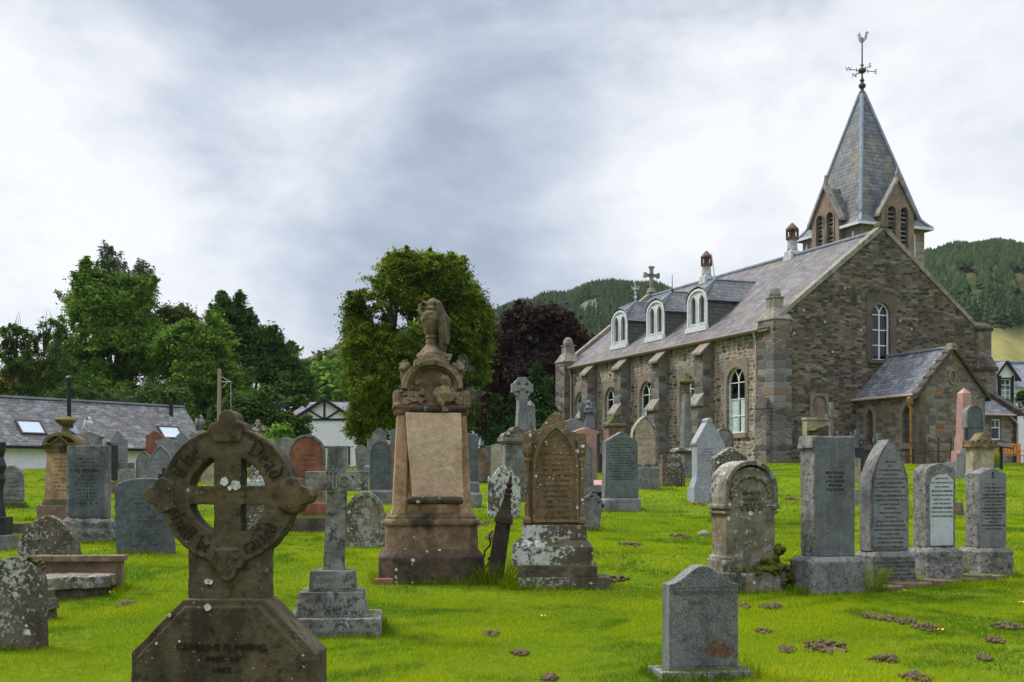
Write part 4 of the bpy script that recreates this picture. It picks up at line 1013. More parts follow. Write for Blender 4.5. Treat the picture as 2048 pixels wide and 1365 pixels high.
# ------------------------------------------------------------------ trees
def make_tree(name, label, cat, px, D, zg, blobs, nclump, per, leaf, mat, csize=.6, trunk_r=.35, seed=1, droop=0, holes=.25, flat=.55, inner=.28, upshoot=0, branches=True, spike=1.0, group='trees behind the churchyard'):
    """blobs = (screen x px, screen y px, radius x px, radius y px, depth offset m) seen at distance D; turned into metres round the tree's foot"""
    r_ = np.random.RandomState(seed); k = D / F
    leaf *= .78 * D / 72; csize *= .9 * D / 72; nclump = int(nclump * 1.35); per = int(per * 1.2)
    X0 = (px - 1024) * k
    root = empty(name, (X0, D, zg), 0, label, cat, group)
    B = []
    for bx, by, rx, ry, dy in blobs:
        rx *= .93; ry *= .96
        cx = (bx - 1024) * k - X0; cz = EYE + (HZ - by) * k - zg
        B.append((cx, dy, cz, rx * k, max(rx, ry) * k * .85, ry * k))
    B = np.array(B); vol = B[:, 3] * B[:, 4] * B[:, 5]; pr = vol ** .55; pr /= pr.sum()
    ix = r_.choice(len(B), nclump, p=pr)
    d = r_.normal(size=(nclump, 3)); d /= np.linalg.norm(d, axis=1)[:, None]
    d[:, 2] = np.where((d[:, 2] < -.6) & (r_.rand(nclump) < .5), -d[:, 2], d[:, 2])
    q = np.where(r_.rand(nclump) < inner, r_.uniform(.2, .8, nclump), r_.uniform(.8, 1.04, nclump))
    q = q * (1 + .20 * np.sin(5 * d[:, 0] + 3 * d[:, 2] + ix * 1.7 + seed) * np.sin(4 * d[:, 2] - 3 * d[:, 1] + ix) + np.where(r_.rand(nclump) < .06, r_.uniform(.0, .22, nclump), 0))
    C = B[ix, :3] + d * q[:, None] * B[ix, 3:6]
    nz = np.sin(C[:, 0] * 1.7 + seed) * np.sin(C[:, 1] * 1.9 + 2 * seed) * np.sin(C[:, 2] * 1.6 + 3) + .6 * np.sin(C[:, 0] * .7 + C[:, 2] * .9 + seed)
    C = C[nz > np.quantile(nz, holes + .08)]
    ns = int(len(B) * 7); jb = r_.choice(len(B), ns); sd_ = r_.normal(size=(ns, 3)); sd_ /= np.linalg.norm(sd_, axis=1)[:, None]; sd_[:, 2] = np.abs(sd_[:, 2]) * .9 + .1
    SPK = []
    for i_ in range(ns):
        bb = B[jb[i_]]; ln = r_.uniform(.10, .34) * spike
        up_ = np.array([0, 0, r_.uniform(.2, .9)]) * min(bb[3], bb[5]) * ln
        for t_ in np.linspace(0, 1, 6): SPK.append(bb[:3] + sd_[i_] * bb[3:6] * (.95 + ln * t_) + up_ * t_)
    SPK = np.array(SPK); C = C[C[:, 2] > .3]; n0 = len(C); C = np.concatenate([C, SPK])
    n = len(C)
    if droop: C[:, 2] -= 0
    cs = csize * r_.uniform(.55, 1.25, n); cs[n0:] *= np.tile(np.linspace(.75, .3, 6), ns)
    off = r_.normal(size=(n, per, 3)) * .5; off *= np.array([1, 1, flat])
    P = C[:, None, :] + off * cs[:, None, None]
    if droop: P[:, :, 2] -= droop * (np.abs(off[:, :, 0]) + np.abs(off[:, :, 1])) * cs[:, None]
    P = P.reshape(-1, 3); m_ = len(P)
    out = P - np.array([0, 0, B[:, 2].mean()]); out /= np.linalg.norm(out, axis=1)[:, None] + 1e-6
    nrm = out * .5 + np.array([0, 0, .55]) + r_.normal(size=(m_, 3)) * .55; nrm /= np.linalg.norm(nrm, axis=1)[:, None]
    t1 = np.cross(nrm, r_.normal(size=(m_, 3))); t1 /= np.linalg.norm(t1, axis=1)[:, None] + 1e-9; t2 = np.cross(nrm, t1)
    s1 = (leaf * r_.uniform(.6, 1.3, m_))[:, None]; s2 = s1 * .55
    V_ = np.stack([P - t1 * s1, P - t2 * s2, P + t1 * s1, P + t2 * s2], 1).reshape(-1, 3)
    tt = np.repeat(np.clip(r_.beta(.9, 1.1, n) * .95 + .03, 0, 1), per) + r_.normal(0, .12, m_)
    np_mesh('crown', V_, np.arange(m_ * 4).reshape(-1, 4), mat, root, np.repeat(np.clip(tt, 0, 1), 4), 4)
    tb = MB(); hgt = B[:, 2].mean()
    tb.tube([(0, 0, -.4), (.05, 0, hgt * .35), (-.1, .1, hgt * .8), (0, 0, hgt * 1.08)], [trunk_r * 1.25, trunk_r, trunk_r * .7, trunk_r * .25], 9)
    if branches:
        for i, bl in enumerate(B):
            z0 = min(hgt * .25 + i * .35, bl[2] * .75)
            e = Vector(bl[:3]); st = Vector((0, 0, max(z0, .8))); md = st.lerp(e, .5) + Vector((0, 0, -.2))
            tb.tube([st, md, e], [trunk_r * .5, trunk_r * .32, .05], 6)
            for j in range(7):
                dd = Vector(r_.normal(size=3)).normalized(); tp = e + Vector((dd.x * bl[3], dd.y * bl[4], abs(dd.z) * bl[5])) * .85
                tb.tube([md.lerp(e, .6), e.lerp(tp, .5) + Vector((0, 0, .1)), tp], [.09, .05, .02], 4)
            if upshoot:
                for j in range(upshoot):
                    a = r_.uniform(-.5, .5); b0 = e + Vector((r_.uniform(-.8, .8) * bl[3], 0, bl[5] * .5)); tb.tube([b0, b0 + Vector((a * .5, 0, bl[5] * .5 + .3)), b0 + Vector((a, 0, bl[5] * .6 + .8))], [.03, .02, .006], 4)
    tb.build('trunk', M['bark'], root)
    return root
# big lime tree behind the scroll monument
make_tree('lime_tree', 'large yellow green lime tree filling the middle behind the scroll monument', 'tree', 835, 66, 2.3,
    [(840, 560, 78, 58, 0), (780, 610, 62, 62, -.6), (895, 600, 72, 66, 0), (745, 690, 50, 66, -.6), (830, 680, 80, 78, -1), (925, 690, 55, 84, 0),
     (728, 625, 34, 44, -.4), (715, 665, 26, 50, 0), (770, 770, 74, 62, -.8), (860, 780, 82, 66, -.5), (940, 770, 38, 50, 0), (755, 830, 50, 40, -.6), (725, 720, 30, 50, 0), (850, 840, 90, 40, 0), (800, 540, 34, 30, 0), (905, 545, 30, 32, 0), (955, 640, 26, 40, 0)],
    6200, 34, .12, M['l_lime'], .56, .5, 11, .12, .22, .5, spike=.8)
# ash / birch group on the left
make_tree('ash_tree', 'tall mid green ash tree rising highest behind the left cottage', 'tree', 235, 104, 2.1,
    [(205, 640, 70, 62, -1), (255, 610, 58, 66, -.8), (190, 590, 36, 46, -.6), (170, 700, 58, 52, -1.4), (235, 710, 84, 60, -1.6), (290, 640, 34, 60, -1), (215, 770, 96, 56, -1.6), (150, 770, 54, 50, -1), (260, 810, 80, 40, -1), (130, 820, 60, 34, 0), (180, 545, 10, 20, -.4), (186, 570, 16, 24, -.4), (150, 620, 14, 26, 0), (300, 720, 50, 60, -1)],
    5000, 30, .12, M['l_ash'], .52, .32, 21, .1, .30, spike=1.5)
make_tree('birch_tree', 'thin topped birch standing up behind the tall ash tree', 'tree', 250, 114, 2.1,
    [(225, 545, 24, 42, 0), (215, 515, 10, 22, 0), (262, 570, 34, 40, 0), (290, 585, 22, 42, 0), (245, 620, 50, 50, 0), (285, 545, 8, 22, 0)], 1200, 12, .09, M['l_birch'], .45, .2, 23, .3, .36, spike=1.8)
make_tree('young_ash_tree', 'bright green bushy tree between the tall ash and the dark trees', 'tree', 410, 100, 2.1,
    [(405, 660, 34, 34, -.5), (380, 700, 56, 50, -1), (430, 690, 40, 52, -.8), (400, 750, 76, 46, -1), (350, 740, 44, 44, -.6), (340, 790, 60, 44, 0), (440, 780, 60, 54, 0), (380, 830, 90, 44, 0), (310, 830, 60, 40, 0)], 3400, 30, .12, M['l_ash'], .52, .24, 31, .05, .26, spike=1.4)
make_tree('dark_tree', 'dark leafy tree with upright shoots above the utility pole', 'tree', 490, 108, 2.1,
    [(450, 650, 24, 42, 0), (475, 660, 20, 56, 0), (446, 622, 7, 30, 0), (482, 630, 6, 34, 0), (497, 665, 9, 40, 0), (462, 640, 12, 30, 0), (500, 720, 60, 56, 0), (440, 730, 60, 60, 0), (540, 690, 26, 44, 0), (560, 740, 44, 40, 0), (575, 710, 16, 34, 0), (520, 790, 80, 56, -1), (450, 820, 80, 56, -1), (540, 840, 70, 50, 0), (590, 775, 34, 36, 0), (600, 760, 16, 18, 0)],
    4200, 26, .125, M['l_dark'], .48, .3, 41, .12, .28, spike=1.9)
make_tree('brown_topped_tree', 'tree with thin browning top between the ash and the dark tree', 'tree', 345, 116, 2.1,
    [(350, 640, 38, 30, 0), (330, 660, 40, 40, 0), (372, 655, 28, 34, 0), (345, 700, 60, 50, 0)], 900, 16, .12, M['l_olive'], .5, .25, 43, .2, .3)
make_tree('elder_bush', 'thin leaved tree with bare upright stems at the left edge', 'tree', 60, 92, 2.1,
    [(25, 672, 24, 26, 0), (50, 690, 34, 30, 0), (95, 668, 30, 28, 0), (118, 700, 30, 38, 0), (15, 720, 26, 34, 0), (80, 730, 44, 34, 0), (125, 745, 40, 40, 0), (20, 760, 30, 28, 0), (60, 790, 50, 30, 0), (20, 800, 30, 30, 0)], 360, 20, .11, M['l_dark'], .5, .09, 51, .30, .25, upshoot=2)
make_tree('elder_bush', 'dark scrubby bush behind the left end of the cottage ridge', 'bush', 90, 90, 2.1,
    [(150, 800, 50, 22, 0), (240, 800, 70, 24, 0), (320, 802, 60, 26, 0)], 800, 26, .13, M['l_dark'], .55, .14, 52, .1, .3)
make_tree('autumn_tree', 'small yellow orange autumn tree low behind the cottage roof', 'tree', 35, 112, 2.1,
    [(20, 775, 40, 26, 0), (60, 765, 34, 30, 0), (40, 740, 24, 20, 0), (80, 790, 34, 18, 0), (0, 790, 30, 20, 0)], 520, 24, .14, M['l_yellow'], .5, .15, 53, .2, .2)
make_tree('oak_tree', 'dark spreading tree overhanging the left of the white gabled house', 'tree', 500, 78, 2.1,
    [(490, 830, 50, 44, 0), (550, 815, 44, 38, 0), (590, 850, 30, 22, 0), (540, 870, 60, 34, 0), (604, 868, 20, 10, 0), (460, 850, 50, 40, 0), (598, 815, 20, 20, 0), (520, 905, 50, 20, 0)], 1500, 30, .13, M['l_dark'], .5, .3, 61, .1, .3)
make_tree('garden_bush', 'bright green bush low in front of the dark spreading tree', 'bush', 565, 60, 2.1,
    [(560, 868, 22, 16, 0), (545, 885, 24, 16, 0)], 150, 22, .12, M['l_ash'], .4, .1, 62, .1, .2)
make_tree('garden_tree', 'small pale green tree at the right edge of the white house', 'tree', 745, 68, 2.3,
    [(725, 830, 32, 24, 0), (750, 815, 34, 28, 0), (715, 860, 22, 18, 0), (745, 865, 30, 22, 0), (735, 885, 18, 12, 0)], 430, 24, .11, M['l_lime'], .45, .12, 63, .15, .2)
make_tree('copper_beech', 'dark purple copper beech between the lime tree and the church', 'tree', 1065, 92, 2.4,
    [(1060, 680, 60, 50, 0), (1100, 650, 40, 34, 0), (1040, 650, 30, 34, 0), (1010, 720, 44, 50, 0), (1120, 700, 44, 50, 0), (1070, 750, 90, 56, 0), (1000, 780, 48, 40, 0), (1140, 740, 30, 44, 0), (1070, 830, 100, 50, 0), (985, 845, 40, 40, 0), (1150, 690, 14, 20, 0)],
    3600, 32, .15, M['l_copper'], .7, .55, 71, .08, .28, .45)
def conifer(px, D, ytop, ybot, w_, seed, label):
    n = 9; bl = []
    for i in range(n):
        t = i / (n - 1); bl.append((px + (seed * 7 * (i % 3 - 1)) % 7 - 3, ytop + (ybot - ytop) * t, max(3, w_ * (.10 + .9 * t ** .8)), (ybot - ytop) / n * 1.1, 0))
    return make_tree('cypress', label, 'tree', px, D, 2.4, bl, int(14 * w_), 26, .11, M['l_conifer'], .42, .12, seed, .5, .2, .5, branches=False, group='small conifers beside the church')
conifer(1076, 62, 748, 905, 44, 81, 'feathery green cypress right of the tall ringed cross')
conifer(1035, 64, 790, 915, 36, 82, 'feathery green cypress behind the tall ringed cross')
conifer(1098, 66, 770, 905, 26, 83, 'slim cypress nearest the far corner of the church')
conifer(995, 66, 800, 915, 30, 84, 'cypress left of the tall ringed cross behind the lichened pillar')
make_tree('valley_trees', 'rounded green broadleaf tree behind the white house roof', 'tree', 650, 170, 2.3,
    [(640, 785, 60, 28, 0), (700, 780, 60, 34, 0), (670, 760, 30, 22, 0), (600, 790, 40, 18, 0)], 1500, 24, .28, M['l_ash'], 1.3, .4, 91, .05, .3)
make_tree('valley_trees', 'olive brown crowned tree standing above the green one by the white house', 'tree', 672, 200, 2.3,
    [(672, 742, 30, 22, 0), (660, 752, 38, 18, 0), (690, 756, 34, 18, 0)], 500, 22, .3, M['l_olive'], 1.3, .4, 92, .05, .3)
make_tree('leafy_branch_tree', 'small tree reaching in at the right edge before the hotel', 'tree', 2062, 60, 2.5,
    [(2052, 805, 16, 22, 0), (2066, 850, 22, 30, 0)], 90, 16, .1, M['l_dark'], .4, .08, 93, .1, .2)
# ------------------------------------------------------------------ cottage, houses, hotel
def wpt(px, py, D): return Vector(((px - 1024) * D / F, D, EYE + (HZ - py) * D / F))
# long white cottage: local x along its ridge
A0 = wpt(-60, 885, 71); A1 = wpt(412, 894, 84)
ax = Vector((A1.x - A0.x, A1.y - A0.y, 0)); Lc = ax.length; rz = math.atan2(ax.y, ax.x)
CO = empty('cottage', (A0.x, A0.y, 1.9), rz, 'long low white cottage with grey slate roof and skylights', 'cottage')
ez = A0.z - 1.9
mb = MB(); mb.wall([(-6, -.5), (-6, ez), (Lc, ez), (Lc, -.5)], [], 0, .2); mb.wall([(0, -.5), (0, ez), (2.6, ez + 2.9), (5.2, ez), (5.2, -.5)], [], 0, .2, Pl((Lc, 0, 0), (0, 1, 0), (1, 0, 0)))
mb.box(0, Lc, 5.0, 5.2, -.5, ez); mb.build('wall', M['harl'], CO)
rp, rq = (-.35, ez - .12), (2.6, ez + 2.95)
mb = MB(); mb.add([(-6, rp[0], rp[1]), (Lc + .1, rp[0], rp[1]), (Lc + .1, rq[0], rq[1]), (-6, rq[0], rq[1])], [(0, 1, 2, 3)])
mb.add([(-6, 5.5, rp[1]), (Lc + .1, 5.5, rp[1]), (Lc + .1, rq[0], rq[1]), (-6, rq[0], rq[1])], [(0, 1, 2, 3)]); RO = mb.build('roof', M['slate_cottage'], CO)
MB().box(-6, Lc + .1, 2.45, 2.75, ez + 2.9, ez + 3.03).build('ridge', M['lead'], RO, .02)
MB().box(-6, Lc, -.42, -.3, ez - .3, ez - .14).build('gutter', M['black_paint'], CO)
rpl = Pl((0, rp[0], rp[1]), (1, 0, 0), (0, -(rq[1] - rp[1]), (rq[0] - rp[0])), (0, rq[0] - rp[0], rq[1] - rp[1]))
def cot_x(px):   # px -> distance along the front eave
    k = (px - 1024) / F
    return (k * A0.y - A0.x) / (math.cos(rz) - k * math.sin(rz))
for px in (74, 354):
    c = cot_x(px); mb = MB(); mb.ring([(c - .85, .95), (c - .85, 2.15), (c + .85, 2.15), (c + .85, .95)], [(c - .73, 1.05), (c - .73, 2.05), (c + .73, 2.05), (c + .73, 1.05)], 0, .12, rpl)
    sk = mb.build('skylight', M['vane'], RO); MB().poly([(c - .74, 1.04), (c - .74, 2.06), (c + .74, 2.06), (c + .74, 1.04)], .02, .07, rpl).build('pane', M['skylight'], sk)
c = cot_x(155); y_ = .95; z_ = rp[1] + (y_ - rp[0]) * (rq[1] - rp[1]) / (rq[0] - rp[0])
mb = MB(); mb.lathe([(.26, z_ - .1), (.24, z_ + .45), (.13, z_ + .6), (.13, z_ + 2.6), (.17, z_ + 2.62), (.17, z_ + 2.9), (.06, z_ + 2.92), (.06, z_ + 3.0), (.22, z_ + 3.02), (.02, z_ + 3.18)], c, y_, 12); fl = mb.build('flue', M['black_paint'], RO, smooth=False)
MB().poly([(c - .3, 1.15), (c - .3, 2.0), (c + .45, 2.0), (c + .45, 1.15)], .01, .03, rpl).build('flashing', M['lead'], fl)
c = cot_x(378); mb = MB(); mb.lathe([(.2, ez + 2.0), (.13, ez + 2.35), (.13, ez + 3.1), (.17, ez + 3.12), (.17, ez + 3.3)], c, 2.0, 10); mb.build('flue', M['black_paint'], RO)
# white gabled house
def house_gable(px0, px1, ype, yev, ybase, D, zb): pass
W0 = wpt(574, 832, 88); kk = 88 / F
HO = empty('white_house', (W0.x, 88, 1.9), 0, 'white house whose front gable has black timber framing', 'house')
Wh = (724 - 574) * kk; pk_ = EYE + (HZ - 800) * kk - 1.9; ev_ = EYE + (HZ - 848) * kk - 1.9
hp_ = Pl((0, 0, 0), (1, 0, 0), (0, -1, 0))
mb = MB(); mb.wall([(0, -.5), (0, ev_), (Wh / 2, pk_), (Wh, ev_), (Wh, -.5)], [], 0, .2); mb.box(-3.5, Wh + 1.8, 3.2, 3.4, -.5, 4.4); mb.build('wall', M['harl'], HO)
mb = MB()
for sg in (-1, 1):
    x = Wh / 2 + sg * (Wh / 2 + .45); z = ev_ - .45 * (pk_ - ev_) / (Wh / 2)
    mb.add([(x, -.3, z + .08), (x, 6, z + .08), (Wh / 2, 6, pk_ + .08), (Wh / 2, -.3, pk_ + .08)], [(0, 1, 2, 3)])
mb.build('roof', M['tile_brown'], HO)
mb = MB(); zr = EYE + (HZ - 797) * kk - 1.9; zm = EYE + (HZ - 818) * kk - 1.9; z2 = EYE + (HZ - 842) * kk - 1.9
mb.add([(-4.5, 3.0, z2), (Wh + 2.0, 3.0, z2), (Wh + 2.0, 4.2, zm), (-4.5, 4.2, zm)], [(0, 1, 2, 3)]); mb.build('lower_roof', M['tile_brown'], HO)
mb = MB(); mb.add([(-4.5, 4.2, zm), (Wh + 2.0, 4.2, zm), (Wh + 2.0, 6.4, zr + .15), (-4.5, 6.4, zr + .15)], [(0, 1, 2, 3)]); mb.build('upper_roof', M['slate_far'], HO)
mb = MB()
for sg in (-1, 1):
    x = Wh / 2 + sg * (Wh / 2 + .5); z = ev_ - .5 * (pk_ - ev_) / (Wh / 2)
    mb.bar((Wh / 2, pk_ + .02), (x, z), .2, .02, .32)
zt = pk_ - 1.42; hx = (pk_ - zt) * (Wh / 2) / (pk_ - ev_)
mb.bar((Wh / 2 - hx, zt), (Wh / 2 + hx, zt), .14, .01, .08); mb.bar((Wh / 2, zt), (Wh / 2, pk_), .14, .01, .08)
for sg in (-1, 1): mb.bar((Wh / 2, zt), (Wh / 2 + sg * hx * .52, pk_ - .72), .12, .01, .075)
mb.build('timber_frame', M['black_paint'], HO)
xa, xb, zt2 = (640 - 574) * kk, (700 - 574) * kk, EYE + (HZ - 893) * kk - 1.9
mb = MB(); mb.ring([(xa, -.3), (xa, zt2), (xb, zt2), (xb, -.3)], [(xa + .12, -.3), (xa + .12, zt2 - .12), (xb - .12, zt2 - .12), (xb - .12, -.3)], 0, .06); dr = mb.build('door_frame', M['black_paint'], HO)
MB().poly([(xa + .1, -.3), (xa + .1, zt2 - .1), (xb - .1, zt2 - .1), (xb - .1, -.3)], .005, .02).build('door', M['white_old'], dr)
# dry stone wall in front of it
p0, p1 = wpt(690, 930, 78), wpt(790, 934, 80); mb = MB(); rr = random.Random(5)
for i in range(26):
    t = i / 25; c = p0.lerp(p1, t)
    for j in range(2): mb.ball((c.x, c.y, gz(c.x, c.y) + .12 + .26 * j), (.15, .2, .15), 7, 5)
o = mb.build('stone_wall', M['grey_plain']); tag(o, 'low dry stone wall in front of the white gabled house', 'wall')
# small distant roofs
def far_house(px0, px1, yr, ye, yb, D, label, wall, roof, rid=True):
    k = D / F; x0 = (px0 - 1024) * k; w_ = (px1 - px0) * k; zr_, ze, zb = [EYE + (HZ - y) * k for y in (yr, ye, yb)]
    root = empty('house', (x0, D, 2.2), 0, label, 'house')
    MB().box(0, w_, .3, 5.5, -.4, ze - 2.2).build('wall', wall, root)
    mb = MB(); mb.add([(-.2, 0, ze - 2.2), (w_ + .2, 0, ze - 2.2), (w_ + .2, 3, zr_ - 2.2), (-.2, 3, zr_ - 2.2)], [(0, 1, 2, 3)]); mb.add([(-.2, 6, ze - 2.2), (w_ + .2, 6, ze - 2.2), (w_ + .2, 3, zr_ - 2.2), (-.2, 3, zr_ - 2.2)], [(0, 1, 2, 3)])
    rf_ = mb.build('roof', roof, root); MB().box(-.2, w_ + .2, 2.85, 3.15, zr_ - 2.25, zr_ - 2.1).build('ridge', M['lead'], rf_)
    mb = MB()
    for q in (.25, .7): mb.box(w_ * q, w_ * q + 1, .24, .32, .8, 1.9)
    mb.build('window', M['glass'], root)
    return root
far_house(935, 1000, 872, 900, 935, 72, 'low grey slate roofed outbuilding beside the scroll monument', M['harl'], M['slate_far'])
far_house(1085, 1160, 782, 830, 935, 100, 'grey roofed house glimpsed behind the far corner of the church', M['harl'], M['slate_far'])
far_house(925, 1000, 830, 852, 935, 130, 'pale house half hidden under the copper beech', M['harl'], M['slate_far'])
# hotel at the right edge
DH = 92; k = DH / F
H0 = wpt(1975, 790, DH)
HT = empty('hotel', (H0.x, DH, 2.4), R(8), 'white hotel with dormer window and gold wall letters at right', 'hotel')
zr_, ze = EYE + (HZ - 716) * k - 2.4, EYE + (HZ - 772) * k - 2.4
mb = MB(); mb.wall([(-1, -.5), (-1, ze), (12, ze), (12, -.5)], [arch(4.9, .9, 1.2, 1.5, 'rect')], 0, .2); mb.box(-1, 12, 6.8, 7, -.5, ze); mb.build('wall', M['harl'], HT)
mb = MB(); mb.add([(-1.3, -.35, ze - .1), (12, -.35, ze - .1), (12, 3.4, zr_), (-1.3, 3.4, zr_)], [(0, 1, 2, 3)]); rf_ = mb.build('roof', M['slate_far'], HT)
MB().box(-1.3, 12, 3.25, 3.55, zr_ - .05, zr_ + .12).build('ridge', M['lead'], rf_, .02)
dx = (2008 - 1975) * k; dz0, dz1, dzp = ze - 1.75, ze + .75, ze + 1.75
mb = MB(); mb.wall([(dx - .75, dz0), (dx - .75, dz1), (dx, dzp), (dx + .75, dz1), (dx + .75, dz0)], [arch(dx, dz0 + .55, .95, 1.75, 'rect')], .35, .2)
for sg in (-1, 1): mb.add([(dx + sg * .75, -.35, dz0), (dx + sg * .75, -.35, dz1), (dx + sg * .75, 2, dz1), (dx + sg * .75, 2, dz0)], [(0, 1, 2, 3)])
dmr = mb.build('dormer', M['harl'], HT)
mb = MB(); frame(mb, dx, dz0 + .5, 1.05, 1.85, 'rect', .1, .3, .42, hp_); mb.bar((dx - .5, dz0 + .3), (dx - .5, dz1), .3, .36, .38); mb.bar((dx + .58, dz0 + .3), (dx + .58, dz1), .2, .36, .38); mb.build('shutter', M['black_paint'], dmr)
mb = MB(); frame(mb, dx, dz0 + .6, .85, 1.65, 'rect', .07, .2, .3, hp_); mb.bar((dx, dz0 + .6), (dx, dz0 + 2.2), .05, .21, .29)
for q in (1.0, 1.4, 1.8): mb.bar((dx - .4, dz0 + q), (dx + .4, dz0 + q), .05, .21, .29)
mb.build('window', M['white_paint'], dmr); MB().poly(arch(dx, dz0 + .6, .85, 1.65, 'rect'), .16, .17).build('pane', M['glass'], dmr)
mb = MB()
for sg in (-1, 1): mb.add([(dx + sg * 1.05, -.6, dz1 - .4), (dx, -.6, dzp + .1), (dx, 3, dzp + .1), (dx + sg * 1.05, 1.6, dz1 - .4)], [(0, 1, 2, 3)])
mb.build('dormer_roof', M['slate_far'], dmr)
mb = MB()
for sg in (-1, 1): mb.bar((dx, dzp + .06), (dx + sg * 1.1, dz1 - .42), .16, .58, .64)
mb.build('barge_board', M['black_paint'], dmr)
mb = MB(); frame(mb, 4.9, .9, 1.2, 1.5, 'rect', .08, -.1, 0, hp_); wn_ = mb.build('window', M['white_paint'], HT); MB().poly(arch(4.9, .9, 1.2, 1.5, 'rect'), -.15, -.14).build('pane', M['glass'], wn_)
mb = MB(); rr = random.Random(9)
for i in range(60): mb.ball((dx + rr.uniform(-.5, .5), -.55 + rr.uniform(-.15, .1), dz0 + .2 + rr.uniform(0, .5)), rr.uniform(.05, .12), 5, 4)
mb.build('window_box_plant', M['moss'], dmr)
zl = EYE + (HZ - 803) * k - 2.4
for i, chh in enumerate('HOTEL'): text(chh, .44, M['pipe_ochre'], HT, ((1990 + (i - 2) * 12 + 9 - 1975) * k, -.04, zl), .03, name='sign_letter', bold=.01)
mb = MB(); mb.box(-.6, 14, -6, -5.4, -.3, 1.25); o = mb.build('rubble_garden_wall', M['pier_rubble']); o.location = wpt(2034, 930, 92); o.location.z = 2.4
tag(o, 'dark rubble garden wall below the white hotel', 'wall')
# utility pole
p = wpt(437, 940, 70); UP = empty('utility_pole', (p.x, 70, 2.1), 0, 'grey wooden utility pole with a metal bracket beside the cottage', 'pole')
k = 70 / F; zt = EYE + (HZ - 738) * k - 2.1
MB().tube([(0, 0, -.3), (.06, 0, zt)], .13, 10, .1).build('pole', M['wood'], UP)
mb = MB(); zb_ = EYE + (HZ - 764) * k - 2.1; mb.tube([(.05, 0, zt - .4), (.7, 0, zb_)], .018, 5); mb.tube([(.05, 0, zb_), (.72, 0, zb_)], .025, 5); mb.tube([(.05, 0, zb_ - .5), (.55, 0, zb_)], .018, 5); mb.tube([(.7, 0, zb_), (.72, 0, zb_ - 2.6)], .02, 5)
mb.build('bracket', M['galv'], UP)
def wire(a, c, sag, label):
    pts = [a.lerp(c, t / 14) - Vector((0, 0, sag * 4 * (t / 14) * (1 - t / 14))) for t in range(15)]
    o = MB().tube([q - a for q in pts], .011, 4).build('overhead_wire', M['black_paint']); o.location = a
    tag(o, label, 'wire', 'overhead wires')
tp = Vector((p.x, 70, 2.1 + zt))
wire(wpt(-40, 800, 66), tp - Vector((0, 0, .1)), .8, 'thin overhead wire running left from the pole over the cottage')
wire(tp - Vector((0, 0, .2)), wpt(1140, 812, 76), 1.2, 'thin overhead wire running right from the pole behind the monuments')
# ------------------------------------------------------------------ headstone outlines, centred on x = 0
def prof(kind, w_, h, **kw):
    r = w_ / 2
    if kind == 'rect': return arch(0, 0, w_, h, 'rect')
    if kind == 'round': return arch(0, 0, w_, h, 'round', 16)
    if kind == 'seg': return arch(0, 0, w_, h, 'round', 14, kw.get('rise', w_ * .22))
    if kind == 'gothic': return arch(0, 0, w_, h, 'gothic', 10, kw.get('rise', w_ * .85))
    if kind == 'gable': q = kw.get('rise', w_ * .2); return [(-r, 0), (-r, h - q), (0, h), (r, h - q), (r, 0)]
    if kind == 'taper': q = kw.get('rise', w_ * .1); t = kw.get('t', .9); return [(-r, 0), (-r * t, h - q), (0, h), (r * t, h - q), (r, 0)]
    if kind == 'camber':
        q = kw.get('rise', w_ * .16); n = 16
        return [(-r, 0)] + [(-r + w_ * i / n, h - q + q * (.5 - .5 * math.cos(2 * math.pi * i / n))) for i in range(n + 1)] + [(r, 0)]
    if kind == 'shoulder':       # round head between square shoulders
        q = kw.get('q', .72); rr = r * q; zs_ = h - rr
        return [(-r, 0), (-r, zs_ - .04 * w_)] + [(-r, zs_), (-rr, zs_)] + [(rr * math.cos(math.pi - math.pi * i / 12), zs_ + rr * math.sin(math.pi * i / 12)) for i in range(1, 12)] + [(rr, zs_), (r, zs_), (r, 0)]
    if kind == 'ogee':           # peaked crest with concave flanks and small ears
        zs_ = h - w_ * .62; L_ = [(-r, 0), (-r, zs_), (-r * 1.06, zs_ + .05 * w_), (-r * .92, zs_ + .12 * w_), (-r * .72, zs_ + .16 * w_), (-r * .62, zs_ + .30 * w_), (-r * .40, zs_ + .38 * w_), (-r * .28, zs_ + .50 * w_), (-r * .10, zs_ + .59 * w_)]
        return L_ + [(0, h)] + [(-x, z) for x, z in L_[::-1]]
    if kind == 'wave':           # rounded crest, scooped shoulders
        zs_ = h - w_ * .38; L_ = [(-r, 0), (-r, zs_), (-r * .95, zs_ + .07 * w_), (-r * .78, zs_ + .06 * w_), (-r * .6, zs_ + .12 * w_), (-r * .48, zs_ + .24 * w_), (-r * .3, zs_ + .33 * w_), (-r * .12, zs_ + .37 * w_)]
        return L_ + [(0, h)] + [(-x, z) for x, z in L_[::-1]]
    if kind == 'peakshoulder':
        zs_ = h - w_ * .42; L_ = [(-r, 0), (-r, zs_), (-r * 1.08, zs_ + .03 * w_), (-r * 1.0, zs_ + .12 * w_), (-r * .5, zs_ + .28 * w_), (-r * .35, zs_ + .38 * w_), (-r * .15, zs_ + .42 * w_)]
        return L_ + [(r * .15, h)] + [(-x, z) for x, z in L_[::-1]][1:]
    if kind == 'cornice':        # pedestal block with a projecting low pediment
        q = kw.get('rise', w_ * .17); e = w_ * .09; zc = h - q - w_ * .11
        return [(-r + e, 0), (-r + e, zc), (-r + e * .4, zc + .02 * w_), (-r, zc + .05 * w_), (-r, h - q), (0, h), (r, h - q), (r, zc + .05 * w_), (r - e * .4, zc + .02 * w_), (r - e, zc), (r - e, 0)]
    raise KeyError(kind)
